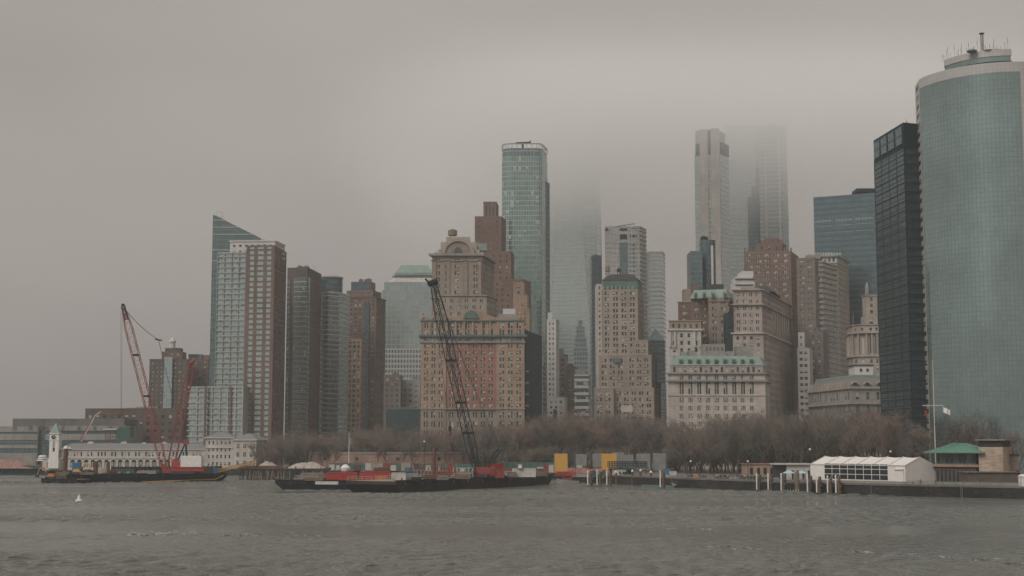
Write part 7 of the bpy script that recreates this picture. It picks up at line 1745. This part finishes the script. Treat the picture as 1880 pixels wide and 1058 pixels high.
wake(1560, 1880, 1012, 16, 260, 'foam line curving across the right water', 4); wake(1060, 1340, 962, 10, 60, 'thin broken foam line in the middle water', 5); wake(1300, 1400, 1000, 6, 50, 'few foam flecks on the middle water', 6)

# ================================================================== SMALL DECK AND DOCK GEAR
rg = random.Random(77)
def drum(x, y, z, mat, label, group):
    t = thing('drum', label, 'drum', (x, y, z), group); mb = MB(); mb.lathe((x, y), [(.3, z), (.3, z + .28), (.32, z + .3), (.3, z + .32), (.3, z + .6), (.32, z + .62), (.3, z + .64), (.3, z + .92), (.05, z + .92)], 12); mb.build('shell', mat, t)
    mb = MB(); mb.lathe((x + .15, y), [(.04, z + .92), (.04, z + .97)], 6); mb.build('bung', M['steel_grey'], t)
def pallet(x, y, z, mat, label, group, h=1.1):
    t = thing('pallet', label, 'pallet', (x, y, z), group); mb = MB()
    for k in range(3): mb.box(x - .7, x + .7, y - .55 + k * .5, y - .45 + k * .5, z, z + .1)
    for k in range(5): mb.box(x - .7 + k * .3, x - .5 + k * .3, y - .6, y + .6, z + .1, z + .14)
    mb.build('boards', M['timber'], t); mb = MB(); n = int(h / .22)
    for k in range(n): o = rg.uniform(-.06, .06); mb.box(x - .62 + o, x - .03 + o, y - .5, y + .5, z + .15 + k * .22, z + .34 + k * .22); mb.box(x + .02 + o, x + .62 + o, y - .5, y + .5, z + .15 + k * .22, z + .34 + k * .22)
    mb.build('sacks', mat, t)
def generator(x, y, z, mat, label):
    t = thing('generator', label, 'generator', (x, y, z)); mb = MB(); mb.box(x - 1.3, x + 1.3, y - .6, y + .6, z + .2, z + 1.6); mb.box(x - 1.35, x + 1.35, y - .65, y + .65, z, z + .2); mb.build('housing', mat, t)
    mb = MB()
    for k in range(6): mb.box(x - 1.1 + k * .2, x - .98 + k * .2, y - .63, y - .6, z + .5, z + 1.4)
    mb.build('vent', M['roof_dark'], t); mb = MB(); mb.tube([(x + .9, y, z + 1.6), (x + .9, y, z + 2.4), (x + 1.1, y, z + 2.5)], .08, 6); mb.build('exhaust', M['steel_dark'], t)
def pipes(x, y, z, L, mat, label):
    mb = MB()
    for i, (dy, dz) in enumerate(((0, 0), (.62, 0), (1.24, 0), (.31, .54), (.93, .54), (.62, 1.08))): o = rg.uniform(-.4, .4); mb.tube([(x - L / 2 + o, y + dy, z + .31 + dz), (x + L / 2 + o, y + dy, z + .31 + dz)], .3, 10)
    single(mb, 'pipe_bundle', mat, label, 'pipe bundle')
def reel(x, y, z, mat, label):
    t = thing('cable_reel', label, 'cable reel', (x, y, z)); 
    for s in (-.5, .5): mb = MB(); mb.tube([(x, y + s - .05, z + .9), (x, y + s + .05, z + .9)], .9, 16); mb.build('flange', mat, t)
    mb = MB(); mb.tube([(x, y - .45, z + .9), (x, y + .45, z + .9)], .55, 14); mb.build('cable', M['roof_dark'], t)
def on(L, Rr, s, tt, py=895):
    a, c = P2(*L, py), P2(*Rr, py); d = (c - a); n = Vector((-d.y, d.x)).normalized(); return a + d * s + n * tt
BB = ((742, 474), (1004, 562)); BA = ((527, 508), (728, 499)); BC = ((140, 585), (402, 612))
for s, tt, mt in ((.30, 2.2, 'tarp_blue'), (.315, 2.4, 'tarp_blue'), (.305, 3.2, 'tarp_blue'), (.70, 2.0, 'tarp_blue'), (.71, 2.8, 'tarp_blue')): q = on(*BB, s, tt); drum(q.x, q.y, ZB, M[mt], 'blue drum at the near edge of the rusty barge', 'blue drums on the rusty barge')
for s, tt in ((.42, 2.0), (.43, 2.8), (.44, 2.1), (.86, 2.6), (.87, 2.0)): q = on(*BB, s, tt); drum(q.x, q.y, ZB, M['rust'], 'rusty drum at the near edge of the rusty barge', 'rusty drums on the rusty barge')
for s, tt, mt in ((.36, 3.5, 'offwhite'), (.38, 3.8, 'offwhite'), (.76, 3.0, 'offwhite'), (.80, 3.4, 'offwhite'), (.90, 4, 'offwhite')): q = on(*BB, s, tt); pallet(q.x, q.y, ZB, M[mt], 'pallet of pale sacks on the rusty barge', 'pallets of sacks on the rusty barge', rg.uniform(.7, 1.4))
q = on(*BB, .52, 3.0); generator(q.x, q.y, ZB, M['yellow'], 'yellow generator left of the black crane on the rusty barge')
q = on(*BB, .12, 3.0); generator(q.x, q.y, ZB, M['offwhite'], 'pale generator at the left end of the rusty barge')
q = on(*BB, .92, 5.0); generator(q.x, q.y, ZB, M['steel_red'], 'dull red generator at the right end of the rusty barge')
q = on(*BB, .22, 3.2); pipes(q.x, q.y, ZB, 6, M['rust'], 'bundle of rusty pipes left of the upright pile')
q = on(*BB, .83, 6.5); pipes(q.x, q.y, ZB, 6, M['steel_grey'], 'bundle of grey pipes right of the red container')
q = on(*BB, .47, 4.4); reel(q.x, q.y, ZB, M['timber'], 'timber cable reel beside the pale truss frame'); q = on(*BB, .97, 4.4); reel(q.x, q.y, ZB, M['yellow'], 'yellow cable reel at the far right of the rusty barge')
for s in (.08, .14, .20): q = on(*BA, s, 3); pallet(q.x, q.y, ZA, M['sand'], 'pallet of tan sacks at the bow of the black barge', 'pallets of sacks on the black barge', .8)
for s, tt in ((.05, 2), (.06, 2.8), (.25, 1.6), (.26, 2.3)): q = on(*BA, s, tt); drum(q.x, q.y, ZA, M['steel_grey'], 'grey drum near the bow of the black barge', 'grey drums on the black barge')
for s, tt, mt in ((.10, 3, 'yellow'), (.16, 3, 'yellow')): q = on(*BC, s, tt); drum(q.x, q.y, ZC, M[mt], 'yellow drum left of the short spud pile', 'yellow drums on the red crane barge')
for s in (.30, .36, .43, .50): q = on(*BC, s, 2.5); pallet(q.x, q.y, ZC, M['concrete'], 'pallet of grey sacks on the red crane barge', 'pallets of sacks on the red crane barge', .9)
q = on(*BC, .56, 3); generator(q.x, q.y, ZC, M['net_green'], 'green generator left of the red crane'); q = on(*BC, .95, 3); reel(q.x, q.y, ZC, M['timber'], 'timber cable reel right of the red crane'); q = on(*BC, .25, 5); pipes(q.x, q.y, ZC, 7, M['rust'], 'bundle of rusty pipes near the short spud pile')
for i, (px, D_, z_, lab, mt) in enumerate(((560, 668, GZ, 'pipe bundle stacked behind the sand heaps', 'steel_grey'), (700, 662, GZ, 'rusty pipe bundle on the quay behind the black barge', 'rust'), (900, 640, GZ, 'pale pipe bundle on the quay behind the red container', 'offwhite'), (985, 628, GZ, 'rusty pipe bundle on the quay left of the yellow panel', 'rust'))): q = P2(px, D_, 860); pipes(q.x, q.y, z_, 7, M[mt], lab)
CLOTH += [plain('vest_orange', (.60, .16, .03), .8), plain('vest_yellow', (.52, .50, .06), .8)]
def worker(x, y, z, pose, top, rz, label):
    t = bpy.data.objects.new('person', PM[pose]); COL.objects.link(t); t.location = (x, y, z); t.rotation_euler = (0, 0, rz); t.scale = (1.05, 1.05, 1.05)
    for i, mt in ((0, CLOTH[top]), (1, CLOTH[1])): t.material_slots[i].link = 'OBJECT'; t.material_slots[i].material = mt
    tag(t, label, 'person')
for (br, s, tt, z_, pose, top, rz, lab) in ((BB, .33, 1.6, ZB, 0, 7, .3, 'worker in an orange vest standing by the rusty upright pile'), (BB, .57, 1.8, ZB, 1, 7, 1.4, 'worker in an orange vest walking toward the black crane'), (BB, .78, 1.6, ZB, 0, 8, -.4, 'worker in a yellow vest standing right of the red container'), (BB, .94, 2.0, ZB, 3, 7, .2, 'worker in an orange vest at the far right of the rusty barge'),
                                        (BA, .34, 1.2, ZA, 0, 7, .2, 'worker in an orange vest at the left end of the long red crates'), (BC, .46, 1.4, ZC, 0, 8, 0, 'worker in a yellow vest standing left of the red crane'), (BC, .9, 1.2, ZC, 1, 7, -1.4, 'worker in an orange vest walking right of the red crane')):
    q = on(*br, s, tt); worker(q.x, q.y, z_, pose, top, rz, lab)
# mooring lines
def rope(p, q, sag, label): mb = MB(); cable(mb, p, q, sag, .09, 12); single(mb, 'mooring_rope', M['timber'], label, 'rope')
a = on(*BB, 0, .5); rope((a.x - 3, a.y - 2, ZB + .6), gpt(724, 503, 3.2), .5, 'mooring rope between the rusty barge and the black barge')
a = on(*BB, 1, 4); rope((a.x + 4, a.y + 4, ZB + .6), gpt(1050, 590, 3.4), .9, 'mooring rope from the rusty barge to the ferry slip')
a = on(*BA, 0, 2); rope((a.x - 4, a.y, ZA + .6), gpt(500, 640, 4.8), 1.4, 'mooring rope from the black barge bow to the timber pier')
a = on(*BC, 1, 2); rope((a.x + 3, a.y, ZC + .6), gpt(444, 643, 4.8), .9, 'mooring rope from the red crane barge to the timber pier')
# tyres hung along the seawall, ladders
for i, px in enumerate((1262, 1300, 1345, 1580, 1612, 1640, 1700, 1746, 1792, 1838)):
    q = P2(px, shore_d(px) - .35, 890); mb = MB(); pts = [(q.x + .5 * math.cos(R(a)), q.y - .05, 1.6 + .5 * math.sin(R(a))) for a in range(0, 361, 30)]; mb.tube(pts, .18, 6); mb.tube([(q.x, q.y + .1, 2.1), (q.x, q.y + .25, GZ)], .04, 4); single(mb, 'tyre_fender', M['roof_dark'], 'black tyre hung as a fender on the stone seawall', 'tyre fender', 'tyre fenders along the seawall')
for px, lab in ((1330, 'steel ladder on the seawall below the crowd'), (1600, 'steel ladder on the seawall below the tent'), (1765, 'steel ladder on the seawall below the restaurant')):
    q = P2(px, shore_d(px) - .4, 890); mb = MB()
    for s in (-.25, .25): mb.tube([(q.x + s, q.y, -.5), (q.x + s, q.y, GZ + .9)], .05, 4)
    for k in range(12): mb.tube([(q.x - .25, q.y, -.3 + k * .35), (q.x + .25, q.y, -.3 + k * .35)], .035, 4)
    single(mb, 'ladder', M['steel_grey'], lab, 'ladder')
# concrete blocks and benches on the promenade
for px, back, lab in ((1256, 4, 'pale concrete block at the left end of the promenade'), (1344, 1.9, 'pale concrete block pair member left of the crowd gap'), (1352, 1.9, 'pale concrete block at the railing in the middle of the crowd'), (1425, 5, 'pale concrete block left of the blue canopies')):
    q = shore_pt(px, back); mb = MB(); mb.prism([Vector((q.x - 1, q.y - .5)), Vector((q.x + 1, q.y - .5)), Vector((q.x + 1, q.y + .5)), Vector((q.x - 1, q.y + .5))], GZ, GZ + .55, 0, False); frustum(mb, [Vector((q.x - 1, q.y - .5)), Vector((q.x + 1, q.y - .5)), Vector((q.x + 1, q.y + .5)), Vector((q.x - 1, q.y + .5))], .15, GZ + .55, GZ + 1.05); single(mb, 'concrete_block', M['concrete'], lab, 'concrete block')
for i, px in enumerate((1268, 1292, 1398, 1405, 1690, 1735, 1760)):
    q = shore_pt(px, 7.5); t = thing('park_bench', 'dark park bench with a backrest along the promenade', 'bench', (q.x, q.y, GZ), 'benches along the promenade'); mb = MB(); mb.box(q.x - 1, q.x + 1, q.y - .25, q.y + .25, GZ + .4, GZ + .48); mb.build('seat', M['timber_dark'], t); mb = MB(); mb.box(q.x - 1, q.x + 1, q.y + .25, q.y + .31, GZ + .5, GZ + .95); mb.build('backrest', M['timber_dark'], t)
    for s in (-.8, .8): mb = MB(); mb.box(q.x + s - .04, q.x + s + .04, q.y - .24, q.y + .3, GZ, GZ + .4); mb.build('leg', M['steel_dark'], t)
# parked vans seen through the trees
for i, (px, D_, mt, lab) in enumerate(((930, 668, 'offwhite', 'white van under the trees behind the netted fence, left of two'), (968, 666, 'white', 'white van under the trees behind the netted fence, right of two'), (1400, 575, 'tarp_blue', 'blue van under the trees behind the low brick building'), (1545, 520, 'white', 'white van under the trees just behind the tent'))): van(px, D_, M[mt], lab, 5.6, 2.4)

# small storage boxes, cabins and stacks along the quay behind the barges
SB = [(620, 684, 'offwhite', 'white'), (640, 682, 'steel_grey', 'grey'), (655, 678, 'rust', 'rusty'), (676, 676, 'offwhite', 'white'), (712, 670, 'steel_red', 'red'), (722, 668, 'offwhite', 'white'), (748, 664, 'tarp_blue', 'blue'), (764, 662, 'rust', 'rusty'), (786, 660, 'offwhite', 'white'),
      (806, 656, 'steel_grey', 'grey'), (826, 655, 'steel_red', 'red'), (848, 652, 'offwhite', 'white'), (934, 640, 'steel_red', 'red'), (944, 638, 'offwhite', 'white'), (962, 636, 'steel_grey', 'grey'), (992, 630, 'offwhite', 'white'), (1002, 628, 'steel_red', 'red'), (1012, 626, 'offwhite', 'white'), (1064, 604, 'offwhite', 'white'), (1084, 603, 'rust', 'rusty'), (1226, 575, 'tarp_blue', 'blue'), (1236, 572, 'offwhite', 'white')]
for i, (px, D_, mt, cn) in enumerate(SB):
    w = rg.uniform(7, 13); hgt = rg.choice((1.6, 2.4, 2.6, 3.4)); container(px - w / 2, px + w / 2, 0, 0, D_, 2.4, M[mt], 'small %s storage box on the quay behind the barges' % cn, 'storage_box', 'storage box', 'small %s storage boxes along the quay' % cn, zb=GZ, ztop=GZ + hgt)
